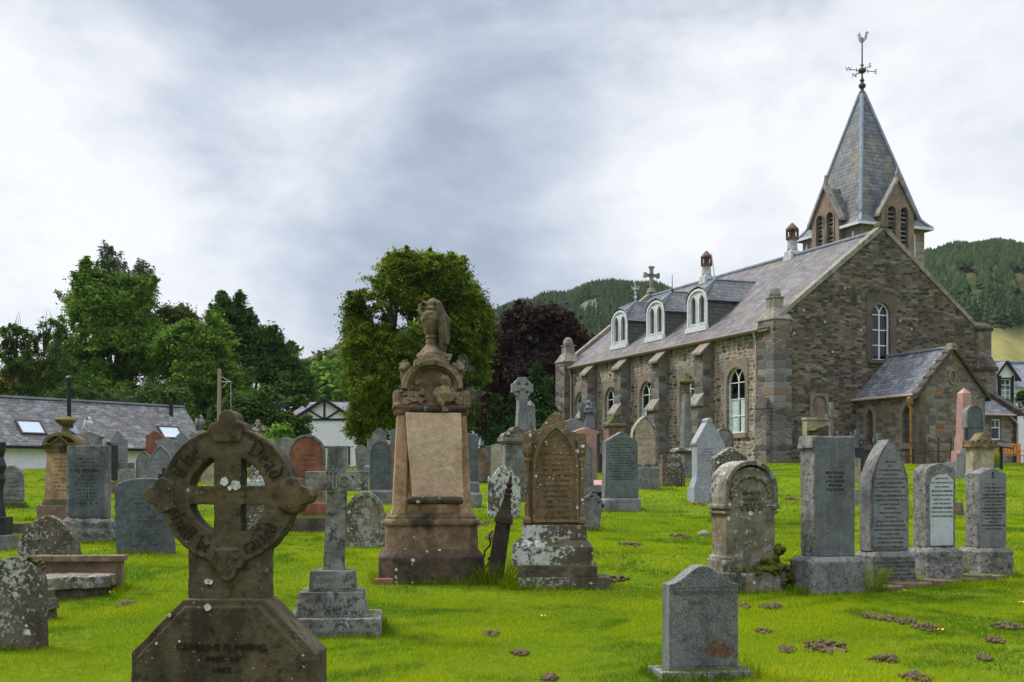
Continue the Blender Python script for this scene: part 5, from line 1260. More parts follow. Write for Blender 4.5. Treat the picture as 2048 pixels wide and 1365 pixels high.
def shrink(pts, w_, h, t, zb=None):
    zb = t if zb is None else zb
    zm = max(z for x, z in pts)
    return [(x * (1 - 2 * t / w_), zb + z * (h - t - zb) / zm) for x, z in pts]
def marks(mb, w_, z1, z0, n, hh, t, seed=1, fill=.8, centre=True):
    """rows of worn, no longer legible letter strokes"""
    r_ = random.Random(seed); pitch = (z1 - z0) / max(1, n)
    for i in range(n):
        zc = z1 - (i + .5) * pitch; big = r_.random() < .25; h_ = hh * (1.25 if big else r_.uniform(.7, .95)); ww = w_ * r_.uniform(.45, 1.0) * fill
        x = -ww / 2
        while x < ww / 2:
            cw = h_ * r_.uniform(.45, .75)
            if r_.random() > .14:
                k = r_.random(); s_ = h_ * .16
                if k < .55: mb.bar((x, zc - h_ / 2), (x, zc + h_ / 2), s_, t, t + .0025)
                if k > .3: mb.bar((x, zc + r_.choice((-1, 0, 1)) * h_ * .42), (x + cw * .7, zc + r_.choice((-1, 0, 1)) * h_ * .42), s_, t, t + .0025)
                if k > .6: mb.bar((x + cw * .7, zc - h_ / 2), (x + cw * .7, zc + h_ / 2), s_, t, t + .0025)
            x += cw * 1.15
    return mb
GR = 'headstones standing in the churchyard'
def stoneD(px, by, D=None):
    p, D = at(px, by, D); return p, D, D / F
def grave(label, px, by, w_, h, kind='round', mat='grey_plain', yaw=8, t=.14, base=(), D=None, name='headstone', cat='headstone', mk=0, mkmat='ink_soft', rim=0, panel=None, pk=None,
          lean=0, tip=0, erode=0, bev=.012, group=GR, rimmat=None, mtop=.1, mbot=.1, hh=.03, sink=.15, **kw):
    """px, by = middle of the foot as seen; w_, h = seen size in the photo's pixels; base = [(width, height, material)] from the ground up, seen pixels"""
    p, D, s = stoneD(px, by, D)
    phi = math.atan((px - 1024) / F); a = abs(R(yaw) + phi)
    W = max(.12, (w_ * s / math.cos(phi) - t * math.sin(a)) / math.cos(a)); hb = sum(b_[1] for b_ in base) * s; H = h * s - hb
    root = empty(name, p, R(yaw), label, cat, group, (R(tip), R(lean)))
    z = 0; y = 0
    for i, (bw, bh, bm) in enumerate(base):
        bd = t + .16 + .14 * (len(base) - i - 1) + (bw - w_) * s * .25
        BW = max(.2, (bw * s / math.cos(phi) - bd * math.sin(a)) / math.cos(a))
        mb = MB(); ch = min(.05, bh * s * .25)
        mb.cbox(0, 0, BW, bd, z - (sink if i == 0 else 0), z + bh * s - ch); mb.cbox(0, 0, BW, bd, z + bh * s - ch, z + bh * s, ch * .9)
        bo = mb.build('plinth', M[bm], root, bev)
        if erode: rock_up(bo, erode, erode * (5 if bm == 'grey_rough' else 2), .09, .02, .5)
        z += bh * s
    pts = prof(kind, W, H, **(pk or {}))
    mb = MB(); mb.poly([(x, zz + z - (sink if not base else 0) * (1 if zz == 0 else 0)) for x, zz in pts], -t / 2, t / 2)
    hs = mb.build('slab', M[mat], root, 0 if erode else bev)
    if erode: rock_up(hs, erode, erode * 1.6, .08, .015, .5)
    f = t / 2
    if rim:
        r_ = rim * s; inn = shrink(pts, W, H, r_)
        q = MB(); q.ring([(x, zz + z) for x, zz in pts], [(x, zz + z) for x, zz in inn], f - .01, f + .022)
        q.build('moulding', M[rimmat or mat], root, .006); f += 0
    if panel:
        inn = shrink(pts, W, H, (rim + 3) * s if rim else W * .07)
        MB().poly([(x, zz + z) for x, zz in inn], f - .005, f + .006).build('panel', M[panel], root, .003); f += .006
    if mk:
        mw = W * (.78 if (rim or panel) else .84)
        marks(MB(), mw, z + H * (1 - mtop) - (W * .3 if kind in ('round', 'gothic', 'ogee', 'wave') else W * .1), z + H * mbot, mk, hh, f, seed=int(px)).build('inscription', M[mkmat], root)
    EDGES.append((p.copy(), R(yaw), max([W] + [b_[0] * s * .95 for b_ in base]), (t + .16 + .1 * len(base)) if base else t))
    root['_w'] = W; root['_z'] = z; root['_h'] = H; root['_f'] = f; root['_s'] = s
    return root
EDGES = []
def clean(o):
    for k_ in ('_w', '_z', '_h', '_f', '_s'):
        if k_ in o: del o[k_]
def urn(mb, z, h, x=0, y=0, drape=True, r=1.0):
    k = h; mb.lathe([(.16 * k * r, z), (.16 * k * r, z + .04 * k), (.07 * k * r, z + .1 * k), (.06 * k * r, z + .18 * k), (.19 * k * r, z + .42 * k), (.23 * k * r, z + .62 * k), (.2 * k * r, z + .72 * k), (.09 * k * r, z + .78 * k), (.13 * k * r, z + .84 * k), (.12 * k * r, z + .88 * k), (.05 * k * r, z + .97 * k), (.02 * k * r, z + k)], x, y, 14)
    if drape:
        mb.tube([(x - .05 * k, y - .1 * k, z + .95 * k), (x - .2 * k, y - .14 * k, z + .75 * k), (x - .24 * k, y - .16 * k, z + .4 * k), (x - .2 * k, y - .12 * k, z + .12 * k)], [.06 * k, .09 * k, .08 * k, .05 * k], 7)
    return mb

# ================================================================== HERO 1: ring cross in the foreground
D = 6.5; s = D / F; X = (462 - 1024) * s
RC = empty('ringed_cross', (X, D, gz(X, D)), R(-3), 'brown sandstone ringed cross lettered around its wheel, standing nearest the camera', 'gravestone', GR)
zc = EYE + (HZ - 991) * s - gz(X, D)
def cp(px, py): return ((px - 462) * s, zc + (991 - py) * s)
nr = 72; c_ = lambda r_: [(r_ * s * math.sin(2 * math.pi * i / nr), zc + r_ * s * math.cos(2 * math.pi * i / nr)) for i in range(nr)]
mb = MB(); mb.ring(c_(134), c_(79), -.075, .07)
mb.ring(c_(133), c_(128), .06, .074)
for rr_ in ((27, 128), (128, 18)):
    mb.poly([(-rr_[0] * s, zc - rr_[1] * s), (-rr_[0] * s, zc + rr_[1] * s), (rr_[0] * s, zc + rr_[1] * s), (rr_[0] * s, zc - rr_[1] * s)], -.06, .07)
def trefoil(ang, r0):
    ca, sa = math.cos(ang), math.sin(ang); o = []
    base = [(-33, 0), (-36, 10), (-32, 20), (-22, 24), (-18, 26), (-17, 34), (-12, 42), (0, 48)]
    pts_ = base + [(-a, b_) for a, b_ in base[::-1][1:]] + [(24, -16), (-24, -16)]
    for a, b_ in pts_:
        r_ = r0 + b_; x, z = a * s, r_ * s; o.append((x * ca + z * sa, zc - x * sa + z * ca))
    return o
for k_ in range(4): mb.poly(trefoil(k_ * math.pi / 2, 122), -.085, .085)
# neck and coped shoulders
mb.poly([cp(382, 1215), cp(382, 1080), cp(541, 1080), cp(541, 1215)], -.085, .06)
hd = mb.build('cross_head', M['dark_sand'], RC); rock_up(hd, .0048, .010, .05, .010, .4)
mb = MB(); q = [cp(276, 1640), cp(276, 1301), cp(380, 1195), cp(541, 1195), cp(645, 1301), cp(645, 1640)]
mb.poly([(x, max(z, -.1)) for x, z in q], -.13, .125)
ins = [cp(288, 1640), cp(288, 1311), cp(385, 1209), cp(533, 1209), cp(629, 1311), cp(629, 1640)]
mb.poly([(x, max(z, -.1)) for x, z in ins], .1, .14)
bs = mb.build('cross_base', M['dark_sand'], RC); rock_up(bs, .0055, .008, .07, .008, .5)
for tx_, wd, yy, sz in (('CAROLINE CUMMING.', 182, 1288, .052), ('FEBT 26', 62, 1311, .036), ('1862.', 38, 1332, .04)):
    x, z = cp(462, yy); text(tx_, sz, M['letter_shade'], RC, (x - .005, -.1455, z), .0035, width=wd * s)
# white lichen blooms
def bloom(root, pts, y, mat='white_old', seed=1):
    r_ = random.Random(seed); mb_ = MB()
    for px, py, rr_ in pts:
        x, z = cp(px, py); n = 14
        mb_.poly([(x + rr_ * s * r_.uniform(.75, 1.15) * math.cos(6.283 * i / n), z + rr_ * s * r_.uniform(.75, 1.15) * math.sin(6.283 * i / n)) for i in range(n)], y, y + .004)
    return mb_
MATS['lichen_white'] = stone('white lichen bloom', (.5, .52, .5), (.66, .68, .66), stain=.15, scol2=(.3, .3, .28), bump=.6, nscale=30)
mb = bloom(RC, [(457, 963, 9), (480, 971, 10), (468, 976, 5), (462, 1143, 5)], .0765, seed=4); mb.v = mb.v; o = mb.build('lichen', M['lichen_white'], RC)
mb = bloom(RC, [(421, 1162, 6), (428, 1163, 5)], .066, seed=5); mb.build('lichen', M['lichen_white'], RC)
mb = bloom(RC, [(431, 1210, 7), (355, 1226, 4), (329, 1281, 3), (375, 1277, 2.5), (512, 1361, 3)], .142, seed=6); mb.build('lichen', M['lichen_white'], RC)
# broad-nib blackletter strokes around the ring

GL = {
 'T': ([[(.1, .95), (.35, 1.05), (.9, .98)], [(.15, .75), (.05, .45), (.2, .1), (.55, .0), (.85, .15)], [(.5, .95), (.45, .35)]], 1.0),
 'h': ([[(.1, 1.1), (.1, .05), (.22, 0)], [(.12, .5), (.42, .66), (.55, .5), (.55, .1), (.42, -.12)]], .72),
 'e': ([[(.42, .08), (.15, 0), (.08, .5), (.38, .66), (.45, .42), (.14, .32)]], .6),
 'D': ([[(.1, .95), (.4, 1.1), (.85, .9), (.9, .3), (.5, .0), (.1, .1)], [(.3, .9), (.3, .15)]], 1.08),
 'a': ([[(.1, .6), (.42, .62), (.45, .08), (.58, 0)], [(.42, .35), (.1, .28), (.12, .04), (.42, .08)]], .68),
 'd': ([[(.12, 1.05), (.5, .7), (.52, .12), (.3, 0), (.1, .12), (.1, .5), (.38, .64)]], .68),
 's': ([[(.45, .58), (.2, .66), (.1, .48), (.42, .25), (.38, .04), (.08, .04)]], .58),
 'l': ([[(.1, 1.1), (.1, .1), (.22, 0)]], .36),
 'b': ([[(.1, 1.1), (.1, .1), (.32, 0), (.52, .14), (.5, .5), (.2, .64)]], .68),
 'r': ([[(.1, .62), (.12, .05), (.24, 0)], [(.14, .5), (.32, .66), (.46, .58)]], .52),
 'i': ([[(.1, .62), (.12, .05), (.24, 0)], [(.08, .9), (.18, .98)]], .36)}
def ringtext(word, a0, a1, rad, size, inward):
    """a0..a1 clock angles (degrees, 0 = top) the word runs between; inward = tops towards the centre"""
    tot = sum(GL[c][1] for c in word); mb_ = MB(); x = 0; nib = Vector((.05, .042)) * size
    for c in word:
        for st in GL[c][0]:
            pp = []
            for gx, gy in st:
                f_ = (x + gx) / tot; a = R(a0 + (a1 - a0) * f_); r_ = rad * s + ((gy - .5) * size) * (-1 if inward else 1)
                pp.append((r_ * math.sin(a), zc + r_ * math.cos(a), a))
            for (xa, za, aa), (xb, zb, ab) in zip(pp, pp[1:]):
                def nv(a):
                    t_ = Vector((math.cos(a), -math.sin(a))); u_ = Vector((math.sin(a), math.cos(a)))
                    if inward: t_, u_ = -t_, -u_
                    return t_ * nib.x + u_ * nib.y
                na, nb = nv(aa), nv(ab)
                q_ = [(xa - na.x, za - na.y), (xb - nb.x, zb - nb.y), (xb + nb.x, zb + nb.y), (xa + na.x, za + na.y)]
                mb_.poly(q_, .072, .0765)
        x += GL[c][1]
    return mb_.build('lettering', M['letter_shade'], RC, weld=False)
ringtext('The', 291, 328, 108, .076, False)
ringtext('Dead', 24, 72, 108, .080, False)
ringtext('shall', 257, 219, 107, .074, True)
ringtext('be', 212, 198, 107, .070, True)
ringtext('raised', 162, 121, 107, .070, True)

# ================================================================== HERO 2: grey Latin cross on three steps
p, D, s = stoneD(668, 1262)
LC = empty('latin_cross', p, R(5), 'lichened grey Latin cross on three inscribed steps, right of the ringed cross', 'gravestone', GR)
def bx(mb, pxc, w_, y0, y1, d, top=None, by=1262): mb.cbox((pxc - 668) * s, 0, w_ * s, d, (by - y0) * s, (by - y1) * s, top); return mb
rock_up(bx(MB(), 672, 182, 1285, 1228, .78).build('step', M['cross_grey'], LC), .012, .012, .1, .01, .5)
rock_up(bx(MB(), 665, 138, 1230, 1180, .58, (.03, .03)).build('step', M['cross_grey'], LC), .010, .010, .1)
rock_up(bx(MB(), 667, 92, 1181, 1139, .38, (.012, .012)).build('step', M['cross_grey'], LC), .008, .008, .1)
mb = MB(); zt_, zb_ = (1262 - 893) * s, (1262 - 1142) * s
hw0, hw1 = 21 * s, 19 * s; az0, az1 = (1262 - 981) * s, (1262 - 943) * s; aw = 62 * s; xo = 6 * s
mb.poly([(-hw0, zb_), (-hw1 + xo, az0), (-aw + xo, az0), (-aw + xo, az1), (-hw1 + xo, az1), (-hw1 + 1.2 * xo, zt_), (hw1 + 1.2 * xo, zt_), (hw1 + xo, az1), (aw + xo, az1), (aw + xo, az0), (hw1 + xo, az0), (hw0, zb_)], -.085, .085)
rock_up(mb.build('cross', M['cross_grey'], LC), .006, .009, .07, .01, .5)
mb = MB(); zm = (az0 + az1) / 2
for k_ in range(-1, 2):       # the carved monogram at the crossing
    mb.bar((xo + k_ * .03 - .03, zm - .07), (xo + k_ * .03 - .03, zm + .08), .014, .08, .1)
mb.bar((xo - .075, zm + .08), (xo - .02, zm - .07), .014, .08, .099); mb.ring([(xo + .07 + .05 * math.cos(a), zm + .05 * math.sin(a)) for a in [k_ * .52 for k_ in range(12)]], [(xo + .07 + .036 * math.cos(a), zm + .036 * math.sin(a)) for a in [k_ * .52 for k_ in range(12)]], .08, .1)
mb.build('monogram', M['cross_grey'], LC, .003)
text('IN MEMORY OF', .045, M['ink_light'], LC, (0, -.199, (1262 - 1152) * s), .002, width=66 * s); text('JEAN DOUGLAS', .055, M['ink_light'], LC, (0, -.199, (1262 - 1169) * s), .002, width=74 * s, bold=.001)
text('THEIR YOUNGEST DAUGHTER JANE', .045, M['ink_light'], LC, (.02, -.401, (1262 - 1251) * s), .002, width=140 * s, bold=.0008)
mb = MB(); marks(mb, .75, (1262 - 1188) * s, (1262 - 1226) * s, 3, .03, .292, 3); mb.build('inscription', M['ink_soft'], LC)

# ================================================================== HERO 3: the scroll monument
p, D, s = stoneD(862, 1160)
SM = empty('scroll_monument', p, R(7), 'tall buff sandstone monument with carved scroll, bust and draped urn on top', 'monument', GR)
Z = lambda y: (1160 - y) * s
Xs = lambda x: (x - 862) * s
def oct_(w_, d, c): return [(-w_ / 2 + c, -d / 2), (w_ / 2 - c, -d / 2), (w_ / 2, -d / 2 + c), (w_ / 2, d / 2 - c), (w_ / 2 - c, d / 2), (-w_ / 2 + c, d / 2), (-w_ / 2, d / 2 - c), (-w_ / 2, -d / 2 + c)]
def loft(mb, secs):
    n = len(secs[0][0]); vs = [(x, y, z) for pts_, z in secs for x, y in pts_]
    fs = [(i * n + k_, i * n + (k_ + 1) % n, (i + 1) * n + (k_ + 1) % n, (i + 1) * n + k_) for i in range(len(secs) - 1) for k_ in range(n)]
    fs += [tuple(range(n - 1, -1, -1)), tuple(range((len(secs) - 1) * n, len(secs) * n))]
    return mb.add(vs, fs)
W1 = 208 * s
o = loft(MB(), [(oct_(W1, .82, .16), -.2), (oct_(W1, .82, .16), Z(1112)), (oct_(W1 - .14, .70, .12), Z(1096))]).build('foot_block', M['sand_dirty'], SM); rock_up(o, .011, .02, .12, .03, .6)
o = loft(MB(), [(oct_(182 * s, .66, .10), Z(1100)), (oct_(180 * s, .65, .10), Z(1050))]).build('plinth', M['sand_wet'], SM); rock_up(o, .009, .006, .1)
mb = MB(); loft(mb, [(oct_(w_ * s, d, .09), Z(y)) for w_, d, y in ((184, .68, 1051), (188, .70, 1046), (186, .69, 1040), (176, .64, 1037), (178, .65, 1034), (174, .63, 1030), (164, .58, 1026))])
rock_up(mb.build('moulding', M['sand_wet'], SM), .007, .005, .1)
mb = MB()
def body(yf): pass
wb, wt = 160 * s, 136 * s
fr_ = [(-.5, -.16), (-.5, -.26), (-.42, -.29), (-.34, -.29), (-.31, -.23), (.31, -.23), (.34, -.29), (.42, -.29), (.5, -.26), (.5, .28), (-.5, .28)]
loft(mb, [([(x * w_, y * q_) for x, y in fr_], z) for w_, q_, z in ((wb, 1, Z(1028)), (wb * .96, 1, Z(1015)), (wt, .86, Z(832)))])
mb.build('shaft', M['sand'], SM, .008)
mb = MB(); loft(mb, [(oct_(w_ * s, d, .05), Z(y)) for w_, d, y in ((142, .52, 833), (146, .54, 828), (146, .54, 822), (154, .58, 818), (154, .58, 812), (150, .56, 810), (152, .57, 787))])
rock_up(mb.build('cornice', M['sand_wet'], SM), .007, .006, .1)
# scroll: an S-curved sheet with rolls
mb = MB(); nu, nv_ = 10, 16; top = []
def sheet(u, v):
    w_ = 104 * s * (1 + .03 * math.cos(v * 3.1)); x = (u - .5) * w_ + Xs(868) + (.5 - v) * -.02 + .04 * (v - .5)
    return x, -.33 + .05 * math.cos(v * 3.14) * -1 + .03 * math.cos((u - .5) * 6) * v, Z(830) + (Z(1000) - Z(830)) * v
g = [[sheet(u / nu, v / nv_) for u in range(nu + 1)] for v in range(nv_ + 1)]
vs = [q_ for r_ in g for q_ in r_]; n_ = len(vs); vs += [(x, y + .09, z) for x, y, z in vs]; k1 = nu + 1; fs = []
for v in range(nv_):
    for u in range(nu):
        a_ = v * k1 + u; fs += [(a_, a_ + 1, a_ + k1 + 1, a_ + k1), (n_ + a_, n_ + a_ + k1, n_ + a_ + k1 + 1, n_ + a_ + 1)]
for u in range(nu): fs += [(u, n_ + u, n_ + u + 1, u + 1), (nv_ * k1 + u, nv_ * k1 + u + 1, n_ + nv_ * k1 + u + 1, n_ + nv_ * k1 + u)]
for v in range(nv_): fs += [(v * k1, (v + 1) * k1, n_ + (v + 1) * k1, n_ + v * k1), (v * k1 + nu, n_ + v * k1 + nu, n_ + (v + 1) * k1 + nu, (v + 1) * k1 + nu)]
mb.add(vs, fs); rock_up(mb.build('scroll', M['sand_pale'], SM, smooth=True), .008, .012, .07, .012, .3)
for y, w_, dx_, r0 in ((822, 112, 873, .040), (1001, 110, 866, .046)):
    mb = MB(); x0, x1 = Xs(dx_ - w_ / 2), Xs(dx_ + w_ / 2); mb.tube([(x0, -.36, Z(y)), (x0 + .03, -.36, Z(y)), (x1 - .03, -.36, Z(y)), (x1, -.36, Z(y))], [r0 * .7, r0, r0, r0 * .7], 14)
    rock_up(mb.build('scroll_roll', M['sand_dirty'], SM), .007, .008, .06)
# carved crown: arched pediment, bust, scrolls, beast heads
mb = MB(); segp = lambda hw_, yb_, yt_, n=20: [(hw_ * s * math.cos(math.pi * (1 - i / n)), Z(yb_) + (yb_ - yt_) * s * math.sin(math.pi * i / n)) for i in range(n + 1)]
fill = [(-68 * s, Z(812)), (-68 * s, Z(798)), (-58 * s, Z(786))] + segp(58, 776, 728) + [(58 * s, Z(786)), (68 * s, Z(798)), (68 * s, Z(812))]
mb.poly(fill, -.2, .235)
ao_, ai_, ai2 = segp(60, 782, 725), segp(50, 782, 736), segp(45, 782, 741)
mb.ring(ao_, ai_, .2, .33, closed=False); mb.ring(ai_, ai2, .2, .27, closed=False)
mb.cbox(0, 0, 74 * s, .44, Z(748), Z(722), .02); mb.cbox(0, 0, 56 * s, .40, Z(724), Z(714), .02)
for sg in (-1, 1):
    x = sg * 53 * s
    mb.ball((x, -.12, Z(738)), (.062, .085, .065)); mb.ball((x + sg * .03, -.19, Z(742)), (.035, .05, .034)); mb.tube([(x, -.1, Z(742)), (x * .98, -.14, Z(762)), (x * 1.0, -.18, Z(790))], [.06, .055, .05], 8)
    for a_ in range(7): mb.ball((x + .055 * math.cos(a_ * .9), -.11 + .05 * math.sin(a_ * 2), Z(736) + .05 * math.sin(a_ * .9)), .024, 8, 6)
    for j, (cx_, cy_, rr_) in enumerate(((.215, 800, .062), (.12, 789, .038), (.31, 806, .045), (.17, 768, .032), (.13, 806, .034), (.25, 781, .034))):
        pts_ = []
        for q_ in range(24):
            a_ = q_ * .52 + j; r_ = rr_ * (1 - q_ / 28); pts_.append((sg * (cx_ + r_ * math.cos(a_)), -.300 if cy_ > 785 else -.255, Z(cy_) + r_ * math.sin(a_)))
        mb.tube(pts_, .0155, 6)
    for j in range(22):
        mb.ball((sg * rnd.uniform(.08, .36), -.295, Z(rnd.uniform(787, 811))), (rnd.uniform(.012, .026), .022, rnd.uniform(.01, .02)), 7, 5)
mb.ball((Xs(884), -.32, Z(766)), (.048, .055, .064)); mb.ball((Xs(884), -.383, Z(767)), (.010, .014, .014), 8, 6)       # head and nose
for sg in (-1, 1):
    mb.ball((Xs(884) + sg * .017, -.372, Z(764)), (.010, .010, .006), 8, 5)
    mb.tube([(Xs(884) + sg * .02, -.32, Z(757)), (Xs(884) + sg * .055, -.31, Z(766)), (Xs(884) + sg * .062, -.31, Z(780))], [.03, .028, .02], 7)
mb.ball((Xs(884), -.375, Z(771)), (.016, .008, .005), 8, 5)
mb.tube([(Xs(884), -.31, Z(775)), (Xs(884), -.32, Z(781)), (Xs(885), -.34, Z(793)), (Xs(886), -.33, Z(806)), (Xs(886), -.32, Z(812))], [.028, .06, .085, .075, .05], 12)
mb.tube([(Xs(872), -.34, Z(781)), (Xs(869), -.37, Z(795)), (Xs(876), -.40, Z(809)), (Xs(882), -.41, Z(818))], [.035, .042, .038, .028], 10)
mb.ball((Xs(884), -.42, Z(822)), (.028, .022, .018), 10, 7)
for j in range(4): mb.tube([(Xs(880 + 3 * j), -.425, Z(823)), (Xs(881 + 3.2 * j), -.435, Z(828))], [.008, .006], 6)
mb.tube([(Xs(898), -.32, Z(781)), (Xs(903), -.32, Z(793)), (Xs(899), -.32, Z(806))], [.03, .03, .026], 8)
rock_up(mb.build('carved_crown', M['carve'], SM), .0058, .017, .045)
mb = MB(); xz = Xs(868)
mb.lathe([(.19, Z(716)), (.17, Z(708)), (.12, Z(700)), (.075, Z(692)), (.07, Z(680)), (.085, Z(676)), (.07, Z(672)), (.10, Z(660)), (.135, Z(640)), (.125, Z(622 + 6)), (.07, Z(622)), (.085, Z(618)), (.055, Z(612 + 2)), (.06, Z(607)), (.05, Z(602)), (.02, Z(598))], xz - .02, 0, 20)
hs_ = [(xz - .06, 0, Z(612)), (xz - .13, 0, Z(604)), (xz - .165, 0, Z(611)), (xz - .17, 0, Z(624)), (xz - .12, 0, Z(636))]
mb.tube(hs_, .02, 8)
rock_up(mb.build('urn', M['carve'], SM), .0055, .011, .05)
mb = MB()
for j, (x0, x1, x2, yo, yb, r0) in enumerate(((8, 12, 14, -.085, 714, .030), (10, 21, 20, -.05, 706, .030), (9, 25, 27, .02, 690, .032), (9, 17, 24, -.075, 690, .030), (8, 23, 30, .07, 676, .032), (7, 13, 12, -.10, 700, .024))):
    mb.tube([(xz - .01, -.02, Z(600)), (xz + x0 * s, yo * .7, Z(609)), (xz + x1 * s, yo, Z(640)), (xz + (x1 + x2) / 2 * s, yo * 1.1, Z(666)), (xz + x2 * s, yo, Z(yb))], [r0 * .8, r0 * 1.1, r0 * 1.2, r0 * 1.1, r0 * .75], 8)
rock_up(mb.build('drapery', M['carve'], SM), .006, .016, .05)
# the flat crown had to sit on the cornice ends too
mb = MB()
for sg in (-1, 1): mb.cbox(sg * 62 * s, 0, 28 * s, .5, Z(788), Z(783), .02)
mb.build('cornice_block', M['sand_dirty'], SM, .01)
mb = MB(); mb.cbox(-.5, -.38, .22, .12, -.08, .05); b_o = mb.build('brick', M['red_stone'], None, .01); b_o.location = p + Vector((.0, -.1, 0)); tag(b_o, 'red brick fragment lying under the front left foot of the scroll monument', 'brick')

# ================================================================== rusty post leaning beside it
p, D, s = stoneD(988, 1165)
RP = empty('iron_post', p, 0, 'rusty pointed iron post leaning between the two big monuments', 'post', tilt=(R(-4), R(9)))
mb = MB(); hh_ = 215 * s; mb.lathe([(.115, -.1), (.10, hh_ * .56)], 0, 0, 4, rot=.5); mb.lathe([(.125, hh_ * .555), (.12, hh_ * .60), (.075, hh_ * .68), (.035, hh_ * .84)], 0, 0, 4, rot=.5)
mb.build('shaft', M['rust'], RP)
mb = MB(); mb.lathe([(.03, hh_ * .8), (.05, hh_ * .82), (.03, hh_ * .84), (.045, hh_ * .87), (.025, hh_ * .89), (.04, hh_ * .92), (.02, hh_ * .95), (.015, hh_ * 1.0)], 0, 0, 10)
for a_ in range(4): mb.add([(.1 * math.cos(a_ * 1.57 + .78), .1 * math.sin(a_ * 1.57 + .78), hh_ * .5), (.1 * math.cos(a_ * 1.57 + 2.35), .1 * math.sin(a_ * 1.57 + 2.35), hh_ * .5), (.07 * math.cos(a_ * 1.57 + 1.57), .07 * math.sin(a_ * 1.57 + 1.57), hh_ * .62)], [(0, 1, 2)])
mb.build('finial', M['rust'], RP)
mb = MB(); pt = []
for j in range(26): mb.ball((-.11 - .02 * math.sin(j * .7) - .003 * j * (j < 14), .02 * math.cos(j * 1.1), hh_ * .46 - j * .022), (.011, .016, .018), 6, 4)
mb.build('chain', M['rust'], RP)

# ================================================================== HERO 4: gothic stone crusted with lichen
p, D, s = stoneD(1112, 1172)
GM = empty('gothic_headstone', p, R(-2), 'pointed brown gothic headstone on a broad stepped plinth, crusted with white lichen', 'headstone', GR)
Z = lambda y: (1172 - y) * s
Xs = lambda x: (x - 1097) * s
def gbox(nm, x0, x1, y0, y1, d, mt, top=None, vox=.01, amp=.014):
    o_ = MB().box(Xs(x0), Xs(x1), -d / 2, d / 2, Z(y0) - (.15 if y0 > 1165 else 0), Z(y1), top).build(nm, M[mt], GM); rock_up(o_, vox, amp, .1, .01, .5); return o_
gbox('plinth', 1022, 1203, 1172, 1152, .62, 'mid_lichen'); gbox('step', 1022, 1178, 1154, 1128, .56, 'moss_stone', amp=.03)
gbox('base_block', 1010, 1170, 1130, 1092, .52, 'white_lichen'); gbox('base_slope', 1010, 1170, 1093, 1078, .50, 'white_lichen', (12 * s, .09))
gbox('sub_base', 1030, 1158, 1080, 1050, .34, 'white_lichen', amp=.008)
L_ = [(1042, 1052), (1042, 895), (1038, 892), (1036, 868), (1046, 862), (1054, 858), (1062, 862), (1076, 844), (1086, 832), (1097, 825)]
Rr = [(1108, 832), (1118, 850), (1124, 864), (1136, 866), (1146, 880), (1150, 896), (1148, 902), (1150, 1052)]
o = MB().poly([(Xs(x), Z(y)) for x, y in L_ + Rr], -.13, .12).build('slab', M['brown_lichen'], GM); rock_up(o, .006, .009, .06, .01, .5)
def gp(w0, w1, yt, yb, rise_): return [(Xs(1097 - w0), Z(yb))] + [(Xs(1097 - w0 + (w0) * (1 - math.cos(R(90) * i / 10)) ** .85), Z(yt + rise_) + (rise_ * s) * math.sin(R(90) * i / 10)) for i in range(11)] + [(Xs(1097 + w0 - (w0) * (1 - math.cos(R(90) * i / 10)) ** .85), Z(yt + rise_) + (rise_ * s) * math.sin(R(90) * i / 10)) for i in range(9, -1, -1)] + [(Xs(1097 + w0), Z(yb))]
go = arch(Xs(1097), Z(1045), 92 * s, (1045 - 846) * s, 'gothic', 12, 88 * s); gi = arch(Xs(1097), Z(1043), 80 * s, (1043 - 858) * s, 'gothic', 12, 78 * s); gi2 = arch(Xs(1097), Z(1040), 72 * s, (1040 - 868) * s, 'gothic', 12, 72 * s)
mb = MB(); mb.ring(go, gi, .115, .155); mb.ring(gi, gi2, .115, .13); rock_up(mb.build('arch_moulding', M['brown_lichen'], GM), .005, .005, .05)
mb = MB()
for x in (1040, 1148):
    mb.lathe([(.03, Z(1050)), (.055, Z(1046)), (.05, Z(1038)), (.03, Z(1034)), (.024, Z(930)), (.04, Z(922)), (.028, Z(916)), (.055, Z(908)), (.06, Z(898)), (.05, Z(892))], Xs(x), -.13, 12); mb.cbox(Xs(x), -.11, .10, .12, Z(896), Z(868))
for q_ in range(26): mb.ball((Xs(1050), -.125, Z(1035 - q_ * 4.4)), .011, 6, 4)
rock_up(mb.build('side_shaft', M['brown_lichen'], GM), .0055, .004, .05)
mb = MB(); marks(mb, 68 * s, Z(905), Z(1040), 13, .028, .121, 17, .95)
for i_ in range(len(mb.v)): mb.v[i_] = (mb.v[i_][0] + Xs(1097), mb.v[i_][1], mb.v[i_][2])
mb.build('inscription', M['ink_brown'], GM)

